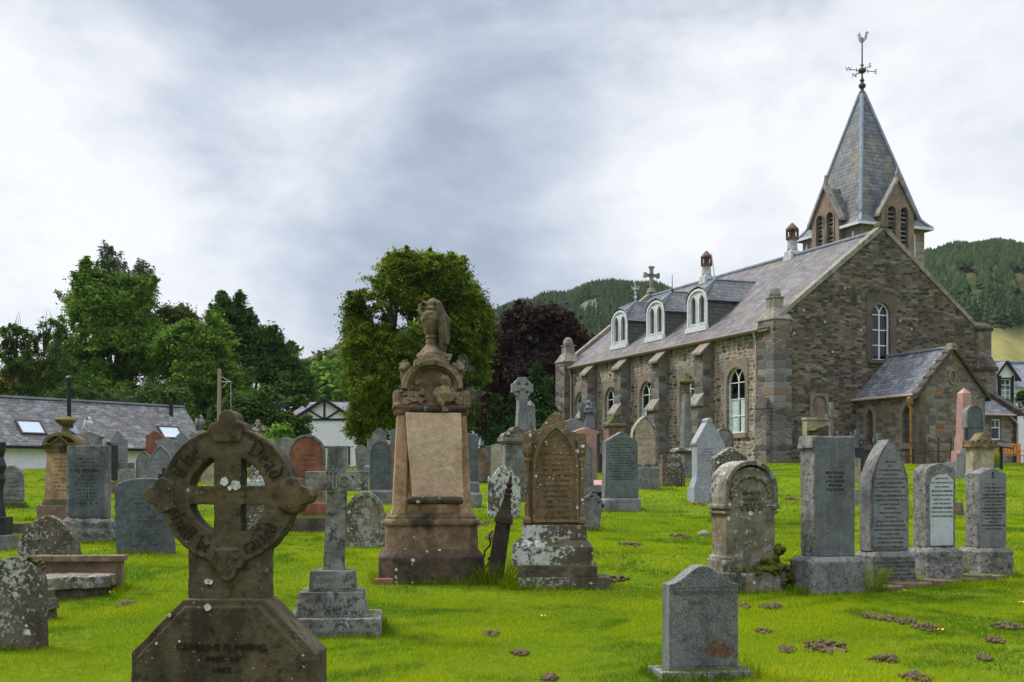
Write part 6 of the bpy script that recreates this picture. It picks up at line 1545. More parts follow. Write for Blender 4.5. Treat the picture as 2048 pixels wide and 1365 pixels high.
# ================================================================== HERO 5: broad arched tomb on the right
p, D, s = stoneD(1486, 1178)
AT = empty('arched_tomb', p, R(14), 'thick round arched sandstone tomb with carved leaf border and mossy foot', 'headstone', GR)
Z = lambda y: (1178 - y) * s
o = MB().cbox(0, 0, 132 * s, .62, -.2, Z(1142)).build('plinth', M['ochre_lichen'], AT); rock_up(o, .011, .012, .1, .02, .5)
wA = 112 * s; th = .40
mb = MB(); mb.poly(arch(0, Z(1142), wA * .93, (1142 - 935) * s, 'round', 18), -th / 2, th / 2)
mb.ring([(x, z) for x, z in arch(0, Z(1012), wA, (1012 - 922) * s, 'round', 18)], [(x, z) for x, z in arch(0, Z(1012), wA * .86, (1012 - 931) * s, 'round', 18)], -th / 2 - .02, th / 2 + .03)
for sg in (-1, 1):
    x = sg * wA * .46
    mb.cbox(x, 0, .09, th + .07, Z(1018), Z(1010)); mb.cbox(x, 0, .07, th + .04, Z(1028), Z(1022)); mb.cbox(x, 0, .075, th + .03, Z(1118), Z(1112)); mb.cbox(x, 0, .09, th + .05, Z(1145), Z(1120))
rock_up(mb.build('slab', M['ochre_lichen'], AT), .0075, .010, .07, .015, .5)
mb = MB(); rr = random.Random(8)
for i in range(46):
    a_ = math.pi * (i + .5) / 46; r_ = wA * .375; cx_, cz_ = r_ * math.cos(a_), Z(1012) + 16 * s + r_ * math.sin(a_) * 1.02
    mb.ball((cx_ + rr.uniform(-.014, .014), -th / 2 - .005, cz_ + rr.uniform(-.014, .014)), (rr.uniform(.014, .028), .024, rr.uniform(.012, .026)), 7, 5)
rock_up(mb.build('leaf_border', M['ochre_lichen'], AT), .0055, .006, .04)
text('GRACE H', .06, M['ink_brown'], AT, (0, -.214, Z(986)), .004, width=36 * s)
mb = MB(); marks(mb, 62 * s, Z(994), Z(1024), 3, .032, .206, 12); mb.build('inscription', M['ink_brown'], AT)
def mossheap(root, spots, nm='moss', mat='moss', vox=.009, amp=.03):
    mb_ = MB()
    rq = random.Random(3)
    for x, y, z, r_ in spots:
        for _ in range(5):
            q_ = r_ * rq.uniform(.35, .7); mb_.ball((x + rq.uniform(-1, 1) * r_ * .7, y + rq.uniform(-1, 1) * r_ * .6, z + rq.uniform(-1, 1) * r_ * .6), (q_, q_, q_ * .8), 8, 6)
    rock_up(mb_.build(nm, M[mat], root), vox, amp, .03)
sp = []
for i in range(38):
    t_ = i / 37; sp.append((-.22 + .62 * t_ + rr.uniform(-.03, .03), -.20 + rr.uniform(-.1, .05), Z(1143) + rr.uniform(0, .04), .035 + .035 * t_))
for i in range(26):
    t_ = rr.random(); sp.append((.34 - .20 * t_ + rr.uniform(-.05, .05), -.2 + rr.uniform(-.04, .12), Z(1142) + .30 * (1 - t_) * rr.random() + .02, .07))
for i in range(14): sp.append((.40 + rr.uniform(-.05, .05), -.2 + rr.uniform(-.12, .2), Z(1142) - rr.uniform(0, .22), .06))
mossheap(AT, sp)

# ================================================================== HERO 6: serpentine grey slab in the right foreground
p, D, s = stoneD(1400, 1352)
FS = empty('headstone', p, R(9), 'small grey granite slab with wavy top and orange rust stain, nearest on the right', 'headstone', GR)
Z = lambda y: (1352 - y) * s
o = MB().cbox(0, 0, 188 * s, .38, -.25, Z(1336)).build('plinth', M['grey_rough'], FS); rock_up(o, .008, .02, .06, .01, .5)
MATS['rust_slab'] = stone('grey granite slab with rust stain', (.105, .112, .108), (.18, .183, .178), grain=.45, gscale=230, stain=.5, bump=.3, rough=.6, lichen=.12, lcol=(.3, .31, .28), mottle=.6, rustat=(.12, Z(1298), .15, .085))
Wf = 142 * s; o = MB().poly([(x, z + Z(1337)) for x, z in prof('camber', Wf, (1337 - 1131) * s, rise=36 * s)], -.09, .09).build('slab', M['rust_slab'], FS); rock_up(o, .0055, .005, .07, .006, .5)
Z0 = Z(1337)
mb = MB(); mb.ring([(-Wf * .46, Z0 + .03), (-Wf * .46, Z(1172)), (Wf * .46, Z(1172)), (Wf * .46, Z0 + .03)], [(-Wf * .45, Z0 + .036), (-Wf * .45, Z(1172) - .006), (Wf * .45, Z(1172) - .006), (Wf * .45, Z0 + .036)], .09, .0945); mb.build('border_line', M['grey_lichen'], FS)
text('IN LOVING MEMORY OF', .05, M['ink_pale'], FS, (0, -.0945, Z(1184)), .002, width=.44)
text('JOHN', .045, M['ink_pale'], FS, (-.06, -.0945, Z(1203)), .002)
HAZE = .00005
# ================================================================== the row of four on the right
g = grave('tall square topped grey slab, leftmost of the four stones in the right row', 1655, 1182, 103, 308, 'rect', 'grey_rough', 15, .30, [(145, 70, 'grey_lichen')], erode=.008, mk=0)
W, z0, H, s = g['_w'], g['_z'], g['_h'], g['_s']
MB().poly([(-W / 2 + .012, z0 + .003), (-W / 2 + .012, z0 + H - .01), (W / 2 - .01, z0 + H - .01), (W / 2 - .01, z0 + .003)], .14, .162).build('polished_face', M['grey_dark'], g, .006)
MB().box(-W / 2 - .03, -W / 2 + .08, -.15, .17, z0 + H - .13, z0 + H + .005, .02).build('corner_moulding', M['grey_rough'], g, .01)
for i, l in enumerate(('', 'IN LOVING MEMORY', 'DUNCAN STEWART', 'DIED AT BRONHILL', 'AND OF HIS WIFE', 'JOAN CAMERON', 'WHO DIED IN AUGUST', 'AGED 81 YEARS')):
    if l and i > 2: text(l, .042, M['ink'], g, (.0, -.1635, z0 + H - .26 - i * .045), .0015, width=.17 + .05 * (i % 2))
g = grave('pointed grey headstone covered in lettering, second of the right row', 1768, 1168, 92, 288, 'gothic', 'grey_lichen', 15, .24, [(116, 66, 'grey_lichen')], erode=.0075, mk=0, pk=dict(rise=.62))
W, z0, H, s = g['_w'], g['_z'], g['_h'], g['_s']
inn = shrink(prof('gothic', W, H, rise=.62), W, H, .035); MB().poly([(x, z + z0) for x, z in inn], .115, .127).build('lettered_panel', M['grey_granite'], g, .003)
L2 = ['ERECTED', 'BY', 'WILLIAM DUNCAN', 'BALLINLUIG', 'IN MEMORY OF HIS WIFE', 'JANET STEWART', 'WHO DIED 5TH MAY 1885', 'AGED 58 YEARS', 'ISABELLA ROBERTSON', 'DIED 1ST NOVEMBER 1872', 'AGED 2 YEARS', 'ALEXANDER', 'DIED IN INFANCY', 'DUNCAN', 'DIED 4TH MARCH 1893', 'THE SAID WILLIAM DUNCAN', 'DIED 21ST JUNE 1894 AGED 76 YEARS', 'HIS SON JAMES', 'DIED 3RD SEPTEMBER', 'CHRISTINA MENZIES', 'DIED 24TH FEBRUARY']
for i, l in enumerate(L2):
    big = i in (5, 8, 15); zz = z0 + H * .80 - i * H * .038
    text(l, .03 if big else .024, M['ink'], g, (0, -.1285, zz), .0012, width=min(W * .80, (.026 if big else .019) * len(l)))
for i, l in enumerate(('HIS SON WILLIAM', 'DIED AT TALLAHASSEE FLORIDA', 'ON 28TH MARCH 1918 AGED 70 YEARS', 'HIS SON DONALD', 'DIED AT BOWEN AUSTRALIA', '5TH MAY 1918 AGED 64 YEARS')):
    text(l, .03, M['ink'], g, (.01, -.245, z0 - .075 - i * .045), .0015, width=min(W * 1.0, .023 * len(l)))
g = grave('rough sided grey stone with white marble face, third of the right row', 1868, 1160, 76, 232, 'seg', 'grey_rough', 16, .26, [(106, 66, 'grey_rough')], erode=.009, mk=0, pk=dict(rise=.10))
W, z0, H, s = g['_w'], g['_z'], g['_h'], g['_s']
pp = [(-W * .36, z0 + .02), (-W * .38, z0 + H * .72), (-W * .3, z0 + H * .82), (-W * .12, z0 + H * .86), (W * .2, z0 + H * .87), (W * .42, z0 + H * .8), (W * .42, z0 + .02)]
MB().poly(pp, .12, .137).build('marble_panel', M['marble'], g, .003)
for i, l in enumerate(('ERECTED BY', 'IN LOVING MEMORY OF', 'OUR PARENTS', 'NICHOLAS SKINNER', 'WHO DIED 10TH APRIL 1926', 'AGED 67 YEARS', 'AND THE ABOVE', 'CHRISTINA SKINNER', 'WHO DIED AT DELTA', '6TH MARCH 1939 AGED 80 YEARS')):
    text(l, .034 if i in (3, 7) else .026, M['ink'], g, (.012, -.1385, z0 + H * .82 - i * H * .050), .0015, width=min(W * .72, (.029 if i in (3, 7) else .018) * len(l)))
g = grave('grey headstone with low gabled top and letter S, rightmost of the row', 1971, 1150, 72, 214, 'gable', 'grey_rough', 16, .26, [(100, 56, 'grey_rough')], erode=.008, mk=0, pk=dict(rise=.07))
W, z0, H, s = g['_w'], g['_z'], g['_h'], g['_s']
MB().poly([(x * .97, z * .995 + z0 + .002) for x, z in prof('gable', W, H, rise=.07)], .12, .138).build('polished_face', M['grey_granite'], g, .004)
text('S', .10, M['ink'], g, (0, -.1395, z0 + H * .90), .0015, bold=.002)
for i, l in enumerate(('IN', 'LOVING MEMORY OF', 'MY HUSBAND', 'CHARLES R. SKINNER', 'WHO DIED 13TH OCTOBER 1957', 'AGED 51 YEARS', 'ALSO HIS WIFE', 'MARGARET WILSON', 'WHO DIED 19TH AUGUST 1975', 'AGED 69 YEARS', 'AND THEIR SON', 'WILLIAM', 'WHO DIED 1ST SEPTEMBER 1988', 'AGED 57 YEARS')):
    text(l, .034 if i in (3, 7) else .026, M['ink'], g, (.01, -.1395, z0 + H * .79 - i * H * .043), .0012, width=min(W * .84, (.030 if i in (3, 7) else .019) * len(l)))
# brick-like footing under the row
pa, Da = at(1730, 1186); pb, Db = at(2010, 1160)
FT = MB(); d_ = (pb - pa); n = 9; rr = random.Random(2); az = math.atan2(d_.y, d_.x)
for i in range(n):
    a0 = d_.length * i / n; FT.box(a0 + .01, a0 + d_.length / n - .01, -.06 + rr.uniform(-.03, .03), .3, -.12 + .0 * i, .085 + rr.uniform(-.01, .02))
o = FT.build('stone_footing', M['brown_plain'], None, .015); o.location = pa + Vector((0, .02, -.03)); o.rotation_euler = (0, -math.asin(min(.2, d_.z / d_.length)), az); tag(o, 'rough brown stone footing under the three right hand plinths of the row', 'footing')

G = grave
# ------------------------------------------------------------------ left side
G('small round topped stone thick with grey lichen beside the cottage wall', 24, 1016, 44, 84, 'round', 'grey_lichen', 4, .16, [(52, 14, 'moss_stone')], mk=5, erode=.018)
g = G('dark lichened round stone with yellow moss on its shoulder, cut by the left edge', 32, 1298, 112, 184, 'round', 'mid_lichen' if 'mid_lichen' in M else 'mid_lichen', -4, .13, erode=.007, sink=.2)
sp = [(.10 + .02 * i + rnd.uniform(-.01, .01), rnd.uniform(-.05, .05), g['_h'] - .004 * i * i * .45 - .02, .028) for i in range(7)]; mossheap(g, sp, vox=.008, amp=.02)
G('low pointed dark stone crusted with pale lichen behind the flat table tomb', 99, 1126, 112, 95, 'gothic', 'mid_lichen', 2, .2, erode=.011, pk=dict(rise=.5))
g = G('big grey slate slab in a rough stone frame on a rock faced block', 178, 1084, 80, 192, 'rect', 'grey_lichen', 4, .24, [(96, 47, 'grey_rough')], erode=.011, mk=0)
W, z0, H, s = g['_w'], g['_z'], g['_h'], g['_s']
MB().poly([(-W * .43, z0 + .03), (-W * .43, z0 + H * .87), (W * .43, z0 + H * .87), (W * .43, z0 + .03)], .1, .128).build('slate_panel', M['slate_stone'], g, .004)
mb = MB(); marks(mb, W * .74, z0 + H * .84, z0 + H * .18, 14, .034, .128, 5); mb.build('inscription', M['ink'], g)
text('JOHN MACDONALD', .045, M['ink'], g, (0, -.130, z0 + H * .655), .0015, width=W * .6, bold=.001)
# sandstone with arched pediment and stone dish
p, D, s = stoneD(128, 1042)
SD = empty('sandstone_monument', p, R(3), 'buff sandstone monument with mossy arched pediment and a stone dish on top', 'monument', GR)
Z = lambda y: (1042 - y) * s
MB().box(-44 * s, 44 * s, -.3, .3, -.2, Z(1010)).build('plinth', M['brown_plain'], SD, .02); MB().box(-36 * s, 38 * s, -.24, .24, Z(1010), Z(1000), .02).build('base_moulding', M['moss_stone'], SD, .01)
MB().poly([(-33 * s, Z(1000)), (-27 * s, Z(905)), (34 * s, Z(905)), (37 * s, Z(1000))], -.2, .2).build('shaft', M['sand'], SD, .01)
mb = MB(); mb.box(-29 * s, 35 * s, -.23, .23, Z(906), Z(896)); mb.box(-30 * s, 37 * s, -.25, .25, Z(897), Z(888)); mb.build('cornice', M['sand_wet'], SD, .008)
mb = MB(); ao = arch(2 * s, Z(893), 72 * s, 27 * s, 'round', 16, 26 * s); ai = arch(2 * s, Z(893), 58 * s, 20 * s, 'round', 16, 19 * s); mb.ring(ao, ai, .14, .28); mb.poly(ao, -.22, .15); mb.build('pediment', M['carve'], SD, .006)
mb = MB(); q_ = [(-34, 893), (-24, 889), (-14, 890), (-4, 880), (0, 876), (4, 876), (8, 881), (18, 890), (28, 889), (36, 892)]
mb.tube([(x * s, -.30, Z(y)) for x, y in q_], .018, 6); mb.build('moss_line', M['moss'], SD)
mb = MB(); mb.lathe([(20 * s, Z(867)), (8 * s, Z(860)), (5 * s, Z(854)), (12 * s, Z(850)), (20 * s, Z(843)), (21 * s, Z(840)), (12 * s, Z(836)), (3 * s, Z(832))], 3 * s, 0, 16); mb.build('stone_dish', M['carve'], SD)
mb = MB(); marks(mb, 50 * s, Z(915), Z(985), 9, .03, .2, 3); mb.build('inscription', M['ink_brown'], SD)
# urn on pediment behind
p, D, s = stoneD(180, 985, 37)
UM = empty('urn_monument', p, R(6), 'grey pedestal with low pediment and a pale draped urn in front of the flue', 'monument', GR)
h0 = EYE + (HZ - 870) * s - p.z; mb = MB(); mb.poly(prof('cornice', 50 * s, h0 + 6 * s), -.25, .25); mb.build('pedestal', M['grey_plain'], UM, .01)
urn(MB(), h0 + 2 * s, 34 * s, -.02, r=1.05).build('urn', M['marble'], UM, smooth=True)
p, D, s = stoneD(402, 985, 38)
UM = empty('urn_monument', p, R(6), 'grey pedestal with twin gablets and a dark draped urn left of the ringed cross top', 'monument', GR)
h0 = EYE + (HZ - 868) * s - p.z; mb = MB(); mb.poly([(-20 * s, 0), (-20 * s, h0 - 7 * s), (-22 * s, h0 - 5 * s), (-14 * s, h0 + 5 * s), (-6 * s, h0 - 1 * s), (4 * s, h0 + 8 * s), (22 * s, h0 - 5 * s), (20 * s, h0 - 7 * s), (20 * s, 0)], -.25, .25); mb.build('pedestal', M['grey_plain'], UM, .01)
urn(MB(), h0 + 2 * s, 36 * s, 0, r=1.0).build('urn', M['grey_lichen'], UM, smooth=True)
G('tall grey headstone with ogee peak seen against the cottage roof', 238, 962, 32, 100, 'ogee', 'grey_granite', 5, .2, mk=6, bev=.006)
g = G('black polished headstone with ornate scalloped shoulder left of the ogee stone', 222, 988, 26, 104, 'wave', 'black_stone', -12, .25, [(34, 28, 'brown_plain')], mk=6, mkmat='grey_light', bev=.006)
G('squat grey block carved with scroll band behind the small grey slab', 250, 985, 36, 59, 'rect', 'grey_lichen', 5, .3, mk=1, bev=.01)
G('small plain grey slab in front of the scroll banded block', 253, 1000, 32, 62, 'seg', 'grey_plain', 5, .12, bev=.01, pk=dict(rise=.05))
G('narrow pointed grey headstone, left of the two matching pointed ones', 288, 972, 30, 70, 'gothic', 'grey_plain', 4, .12, rim=2, mk=4, bev=.006)
G('wider pointed blue grey headstone, right of the two matching pointed ones', 322, 978, 46, 86, 'gothic', 'grey_granite', 4, .12, rim=2.5, mk=6, bev=.006)
G('red sandstone headstone with peaked shoulders below the right skylight', 310, 960, 34, 97, 'peakshoulder', 'red_stone', 6, .2, bev=.006, D=None)
G('grey pedestal headstone with low pediment behind the pointed pair', 333, 968, 44, 92, 'cornice', 'grey_granite', 6, .3, bev=.006, mk=0)
G('grey headstone with bluntly pointed top overlapping the right skylight', 364, 962, 34, 98, 'gothic', 'grey_granite', 6, .15, bev=.006, mk=4)
p, D, s = stoneD(328, 985)
DC = empty('small_cross', p, R(5), 'small black cross just left of the ringed cross arm', 'gravestone', GR); mb = MB(); mb.box(-3 * s, 5 * s, -.05, .05, -.1, 49 * s); mb.box(-11 * s, 13 * s, -.05, .05, 28 * s, 37 * s); mb.build('cross', M['black_stone'], DC, .01); MB().cbox(0, 0, 30 * s, .3, -.1, 12 * s).build('plinth', M['black_stone'], DC, .01)
G('dark slate blue slab with low curved top left of the ringed cross', 292, 1110, 110, 153, 'seg', 'slate_stone', 7, .11, mk=12, erode=.008, lean=-1.5, pk=dict(rise=.13), hh=.035, mkmat='ink_soft')
# dark ornate stone at the edge, with pedestal
p, D, s = stoneD(2, 1100)
OS = empty('dark_monument', p, R(0), 'near black carved stone on a square pedestal cut by the left edge', 'monument', GR)
MB().cbox(0, 0, 46 * s, .5, -.1, 30 * s).build('plinth', M['grey_plain'], OS, .02); MB().cbox(0, 0, 30 * s, .34, 30 * s, 66 * s).build('pedestal', M['black_stone'], OS, .015)
mb = MB(); mb.lathe([(10 * s, 66 * s), (8 * s, 80 * s), (5 * s, 100 * s), (4 * s, 120 * s), (9 * s, 140 * s), (6 * s, 152 * s), (11 * s, 168 * s), (5 * s, 185 * s), (9 * s, 200 * s), (10 * s, 215 * s)], 0, 0, 8, rot=.39); mb.build('shaft', M['black_stone'], OS, .005)
# kerb and table tombs
p, D, s = stoneD(52, 1066); mb = MB(); mb.box(-42 * s, 8 * s, -.25, .1, -.1, 20 * s); mb.box(-36 * s, 8 * s, .1, .9, -.1, 17 * s); o = mb.build('kerb_stone', M['moss_stone'], None, .02); o.location = p; tag(o, 'mossy kerb stones of a low grave beside the dark pedestal', 'kerb', 'mossy kerb stones')
p, D, s = stoneD(120, 1196); TT = empty('table_tomb', p, R(6), 'low flat brown table tomb with broken scalloped corner', 'tomb', GR)
mb = MB(); mb.box(-.42, .50, .56, .72, -.2, .36); mb.box(-.42, .53, .50, .76, .34, .40); rock_up(mb.build('back_slab', M['brown_plain'], TT), .010, .012, .1)
mb = MB(); out = [(-.6, .5), (.44, .52), (.50, .30), (.46, .12), (.50, .05), (.42, -.06), (.34, -.04), (.28, -.14), (.16, -.10), (.02, -.24), (-.2, -.30), (-.6, -.28)]
loft(mb, [(out, .10), (out, .22)]); rock_up(mb.build('flat_slab', M['ochre_lichen'], TT), .010, .014, .1, .02, .4)
mb = MB(); loft(mb, [([(x * .86, y * .8 + .03) for x, y in out], -.15), ([(x * .9, y * .86 + .02) for x, y in out], .12)]); rock_up(mb.build('foot', M['moss_stone'], TT), .012, .02, .1)
p, D, s = stoneD(92, 1240); mb = MB(); mb.box(-.10, .07, -.1, .12, -.1, .28, .02); mb.box(-.02, .1, -.12, .1, .1, .2, .02); o = mb.build('rock', M['moss_stone']); rock_up(o, .009, .03, .06); o.location = p; tag(o, 'moss covered broken stone stump behind the left edge headstone', 'rock')
# ------------------------------------------------------------------ seen through and right of the ring
G('buff slab carved with a column, seen through the ring of the foreground cross', 420, 968, 34, 56, 'rect', 'buff_plain', 5, .14, mk=2, bev=.01)
p, D, s = stoneD(516, 972); WC = empty('wheel_cross', p, R(6), 'small pale ringed cross on a stone block behind the foreground cross', 'gravestone', GR)
MB().cbox(0, 0, 40 * s, .5, -.1, 34 * s, .03).build('plinth', M['white_lichen'], WC, .02); MB().cbox(0, 0, 26 * s, .3, 34 * s, 72 * s, (.06, .04)).build('shaft', M['grey_plain'], WC, .01)
mb = MB(); zc2 = 114 * s; nn = 28; cc_ = lambda r_: [(r_ * s * math.sin(6.2832 * i / nn), zc2 + r_ * s * math.cos(6.2832 * i / nn)) for i in range(nn)]
mb.ring(cc_(13), cc_(9), -.05, .05); mb.poly([(-5 * s, 70 * s), (-4 * s, 132 * s), (4 * s, 132 * s), (5 * s, 70 * s)], -.07, .07)
for sg in (-1, 1): mb.poly([(sg * 3 * s, zc2 - 4 * s), (sg * 3 * s, zc2 + 4 * s), (sg * 16 * s, zc2 + 7 * s), (sg * 16 * s, zc2 - 7 * s)], -.071, .071)
mb.build('cross_head', M['white_lichen'], WC, .006)
G('low block with lichen and a twig, seen through the ring right of the shaft', 520, 1010, 66, 50, 'rect', 'white_lichen', 5, .4, bev=.02, erode=.02)
G('lichened slab seen through the lower right opening of the ring', 505, 1085, 66, 78, 'rect', 'mid_lichen', 5, .2, erode=.014)
G('brown pedestal headstone with broken top behind the red arched stone', 572, 1000, 52, 126, 'cornice', 'grey_plain', 5, .3, bev=.01)
g = G('tall red sandstone headstone with hooded round top on two broad steps', 614, 1062, 74, 192, 'round', 'red_stone', 5, .26, [(116, 32, 'moss_stone'), (96, 28, 'red_stone')], rim=5, rimmat='grey_lichen', mk=8, mkmat='ink_brown', bev=.01)
g = G('mossy lichened headstone with pointed inner arch and side scrolls', 731, 1094, 78, 112, 'gothic', 'ochre_lichen', 3, .2, rim=8, erode=.009, pk=dict(rise=.36))
mb = MB()
for sg in (-1, 1):
    for q_ in range(2): mb.lathe([(.07 - .02 * q_, 0), (.07 - .02 * q_, .1)], 0, 0, 12)
mb = MB(); W, H = g['_w'], g['_h']
for sg in (-1, 1): mb.ring([(sg * W * .5 + .075 * math.cos(a), H * .52 + .075 * math.sin(a)) for a in [k_ * .4 for k_ in range(16)]], [(sg * W * .5 + .03 * math.cos(a), H * .52 + .03 * math.sin(a)) for a in [k_ * .4 for k_ in range(16)]], -.08, .1)
mb.build('side_scroll', M['ochre_lichen'], g, .008)
G('small leaning grey slab standing before the white house wall', 725, 944, 24, 54, 'round', 'grey_plain', 12, .1, bev=.008, lean=-4, mk=3)
G('grey headstone with curled crest and small plinth behind the slate blue one', 753, 955, 38, 88, 'wave', 'grey_plain', 8, .15, [(50, 24, 'grey_plain')], bev=.008, mk=4)
G('dark grey headstone with peaked top just behind the curled crest stone', 759, 940, 28, 83, 'peakshoulder', 'grey_dark', 8, .15, bev=.008)
G('slate blue round shouldered headstone on a wide grey base', 761, 1008, 44, 126, 'shoulder', 'slate_stone', 8, .18, [(60, 28, 'grey_plain')], rim=3, mk=8, bev=.008, pk=dict(q=.85))
G('narrow brown round topped stone half hidden by the scroll monument', 786, 985, 22, 100, 'round', 'brown_plain', 5, .15, bev=.01)
G('black slab showing above the brown stone beside the scroll monument', 790, 950, 20, 92, 'gable', 'grey_dark', 5, .15, bev=.01)
# ------------------------------------------------------------------ between the scroll monument and the church
G('dark blue grey slab close behind the right side of the scroll monument', 940, 1015, 34, 146, 'seg', 'slate_stone', 8, .2, [(48, 30, 'grey_plain'), (38, 22, 'grey_dark')], bev=.01)
G('small brown round topped stone with black streaks and mossy foot', 962, 966, 32, 70, 'round', 'brown_plain', 5, .2, [(32, 5, 'moss_stone')], bev=.012)
G('blue grey slab seen between the round brown stone and the orange one', 978, 958, 16, 66, 'rect', 'slate_stone', 5, .15, bev=.01)
G('orange streaked sandstone slab leaning left of the lichened pillar tomb', 994, 968, 26, 80, 'taper', 'buff_plain', -10, .12, bev=.008, mk=4, mkmat='ink_brown')
p, D, s = stoneD(1030, 1002); PT = empty('pillar_tomb', p, R(12), 'tall lichened square pillar tomb with carved scrolled cap', 'monument', GR)
Z = lambda y: (1002 - y) * s
o = MB().cbox(0, 0, 50 * s, .55, -.1, Z(884)).build('shaft', M['grey_lichen'], PT, .02); mb = MB(); mb.cbox(0, 0, 60 * s, .72, Z(884), Z(876)); mb.cbox(0, 0, 54 * s, .66, Z(888), Z(883)); mb.build('cornice', M['grey_lichen'], PT, .01)
mb = MB(); mb.poly([(-30 * s, Z(876)), (-26 * s, Z(868)), (-14 * s, Z(864)), (-6 * s, Z(855)), (4 * s, Z(853)), (12 * s, Z(858)), (20 * s, Z(866)), (30 * s, Z(872)), (30 * s, Z(876))], -.25, .25)
for j in range(16): mb.ball((rnd.uniform(-.25, .3), -.28, Z(rnd.uniform(862, 876))), (.045, .05, .04), 7, 5)
rock_up(mb.build('carved_cap', M['mid_lichen'], PT), .015, .02, .08)
p, D, s = stoneD(1044, 960, 42); HC = empty('high_cross', p, R(14), 'tall grey wheel headed Celtic cross with panelled tapering shaft', 'monument', GR)
zc2 = EYE + (HZ - 777) * s - p.z; mb = MB(); mb.poly([(-17 * s, 0), (-8.5 * s, zc2 - 18 * s), (8.5 * s, zc2 - 18 * s), (17 * s, 0)], -.2, .2); mb.build('shaft', M['grey_granite'], HC, .02)
mb = MB(); mb.cbox(0, 0, 20 * s, .44, zc2 - 22 * s, zc2 - 18 * s); nn = 32; cc_ = lambda r_: [(r_ * s * math.sin(6.2832 * i / nn), zc2 + r_ * s * math.cos(6.2832 * i / nn)) for i in range(nn)]
mb.ring(cc_(20), cc_(14), -.1, .1)
for k_ in range(4):
    a = k_ * math.pi / 2; ca, sa = math.cos(a), math.sin(a); q_ = [(-4, 2), (-9, 21.5), (9, 21.5), (4, 2)]
    mb.poly([((x * ca + z * sa) * s, zc2 + (-x * sa + z * ca) * s) for x, z in q_], -.13, .13)
mb.ball((0, -.15, zc2), (4 * s, .06, 4 * s)); mb.build('wheel_head', M['grey_granite'], HC, .01)
mb = MB(); mb.ring([(-11 * s, zc2 - 85 * s), (-6 * s, zc2 - 26 * s), (6 * s, zc2 - 26 * s), (11 * s, zc2 - 85 * s)], [(-9 * s, zc2 - 82 * s), (-4.6 * s, zc2 - 28 * s), (4.6 * s, zc2 - 28 * s), (9 * s, zc2 - 82 * s)], .195, .215)
for q_ in range(3): mb.ring([(4 * s * math.sin(6.28 * i / 14), zc2 - (36 + 11 * q_) * s + 5 * s * math.cos(6.28 * i / 14)) for i in range(14)], [(2.6 * s * math.sin(6.28 * i / 14), zc2 - (36 + 11 * q_) * s + 3.4 * s * math.cos(6.28 * i / 14)) for i in range(14)], .195, .212)
mb.build('shaft_carving', M['grey_dark'], HC)
p, D, s = stoneD(1060, 955, 43); o = MB().lathe([(.34, 0), (.22, EYE + (HZ - 812) * s - p.z), (.0, EYE + (HZ - 800) * s - p.z)], 0, 0, 4, rot=.6).build('obelisk', M['grey_plain'], None, .01); o.location = p; tag(o, 'plain grey obelisk just behind the tall Celtic cross shaft', 'obelisk', GR)
g = G('broken topped brown slab spattered with white lichen behind the rusty post', 1008, 1036, 66, 104, 'wave', 'white_lichen', 6, .12, erode=.010)
G('tall narrow headstone with gothic hood behind the right of the gothic stone', 1168, 1004, 38, 122, 'gothic', 'grey_lichen', 10, .18, [(38, 16, 'moss_stone')], rim=4, mk=7, bev=.01)
G('grey green slab edge hidden behind the lichened gothic headstone', 1152, 1015, 28, 110, 'gable', 'slate_green', 10, .14, bev=.01)
g = G('pink granite pedestal tomb with low gabled cap near the church', 1168, 960, 60, 104, 'cornice', 'pink_granite', 10, .8, bev=.012, panel='pink_granite')
G('grey pedestal headstone with pediment left of the dark angel', 1144, 950, 44, 112, 'cornice', 'grey_granite', 10, .5, bev=.01, mk=2)
# angel
p, D, s = stoneD(1178, 945, 46); AN = empty('angel_statue', p, R(16), 'dark weathered stone angel with folded wings on a pedestal', 'statue')
h0 = EYE + (HZ - 860) * s - p.z; MB().cbox(0, 0, .7, .7, 0, h0 - .02, .05).build('pedestal', M['black_stone'], AN, .02)
hA = 58 * s; mb = MB()
mb.lathe([(.24, h0), (.22, h0 + .1 * hA), (.17, h0 + .35 * hA), (.13, h0 + .55 * hA), (.15, h0 + .68 * hA), (.17, h0 + .76 * hA), (.06, h0 + .83 * hA), (.05, h0 + .85 * hA)], 0, 0, 14, .8)
mb.ball((0, -.01, h0 + .92 * hA), (.075, .085, .095)); mb.ball((0, -.09, h0 + .915 * hA), (.016, .02, .018), 6, 5); mb.ball((0, .02, h0 + .94 * hA), (.09, .09, .09))
for sg in (-1, 1):
    mb.tube([(sg * .16, 0, h0 + .74 * hA), (sg * .2, -.06, h0 + .6 * hA), (sg * .07, -.18, h0 + .60 * hA), (0, -.2, h0 + .66 * hA)], [.055, .05, .04, .035], 8)
    mb.poly([(sg * .04, h0 + .74 * hA), (sg * .16, h0 + .95 * hA), (sg * .27, h0 + .97 * hA), (sg * .33, h0 + .75 * hA), (sg * .30, h0 + .45 * hA), (sg * .18, h0 + .30 * hA), (sg * .08, h0 + .5 * hA)], -.20, -.10)
    for j in range(3): mb.tube([(sg * .05 * j, -.13, h0 + .5 * hA), (sg * (.04 + .07 * j), -.2, h0 + .02)], .03, 6)
rock_up(mb.build('angel', M['grey_dark'], AN), .013, .008, .08)
g = G('small blackened stone with winged crest tilting right on the lawn', 1178, 1062, 42, 76, 'peakshoulder', 'grey_lichen', 6, .10, lean=6, erode=.009)
mb = MB(); W, H = g['_w'], g['_h']
for i in range(14):
    t_ = i / 13; mb.ball(((t_ - .5) * W * 1.1, 0, H * .92 - abs(t_ - .5) * H * .5 + .015 * (i % 2)), (.035, .06, .045), 8, 6)
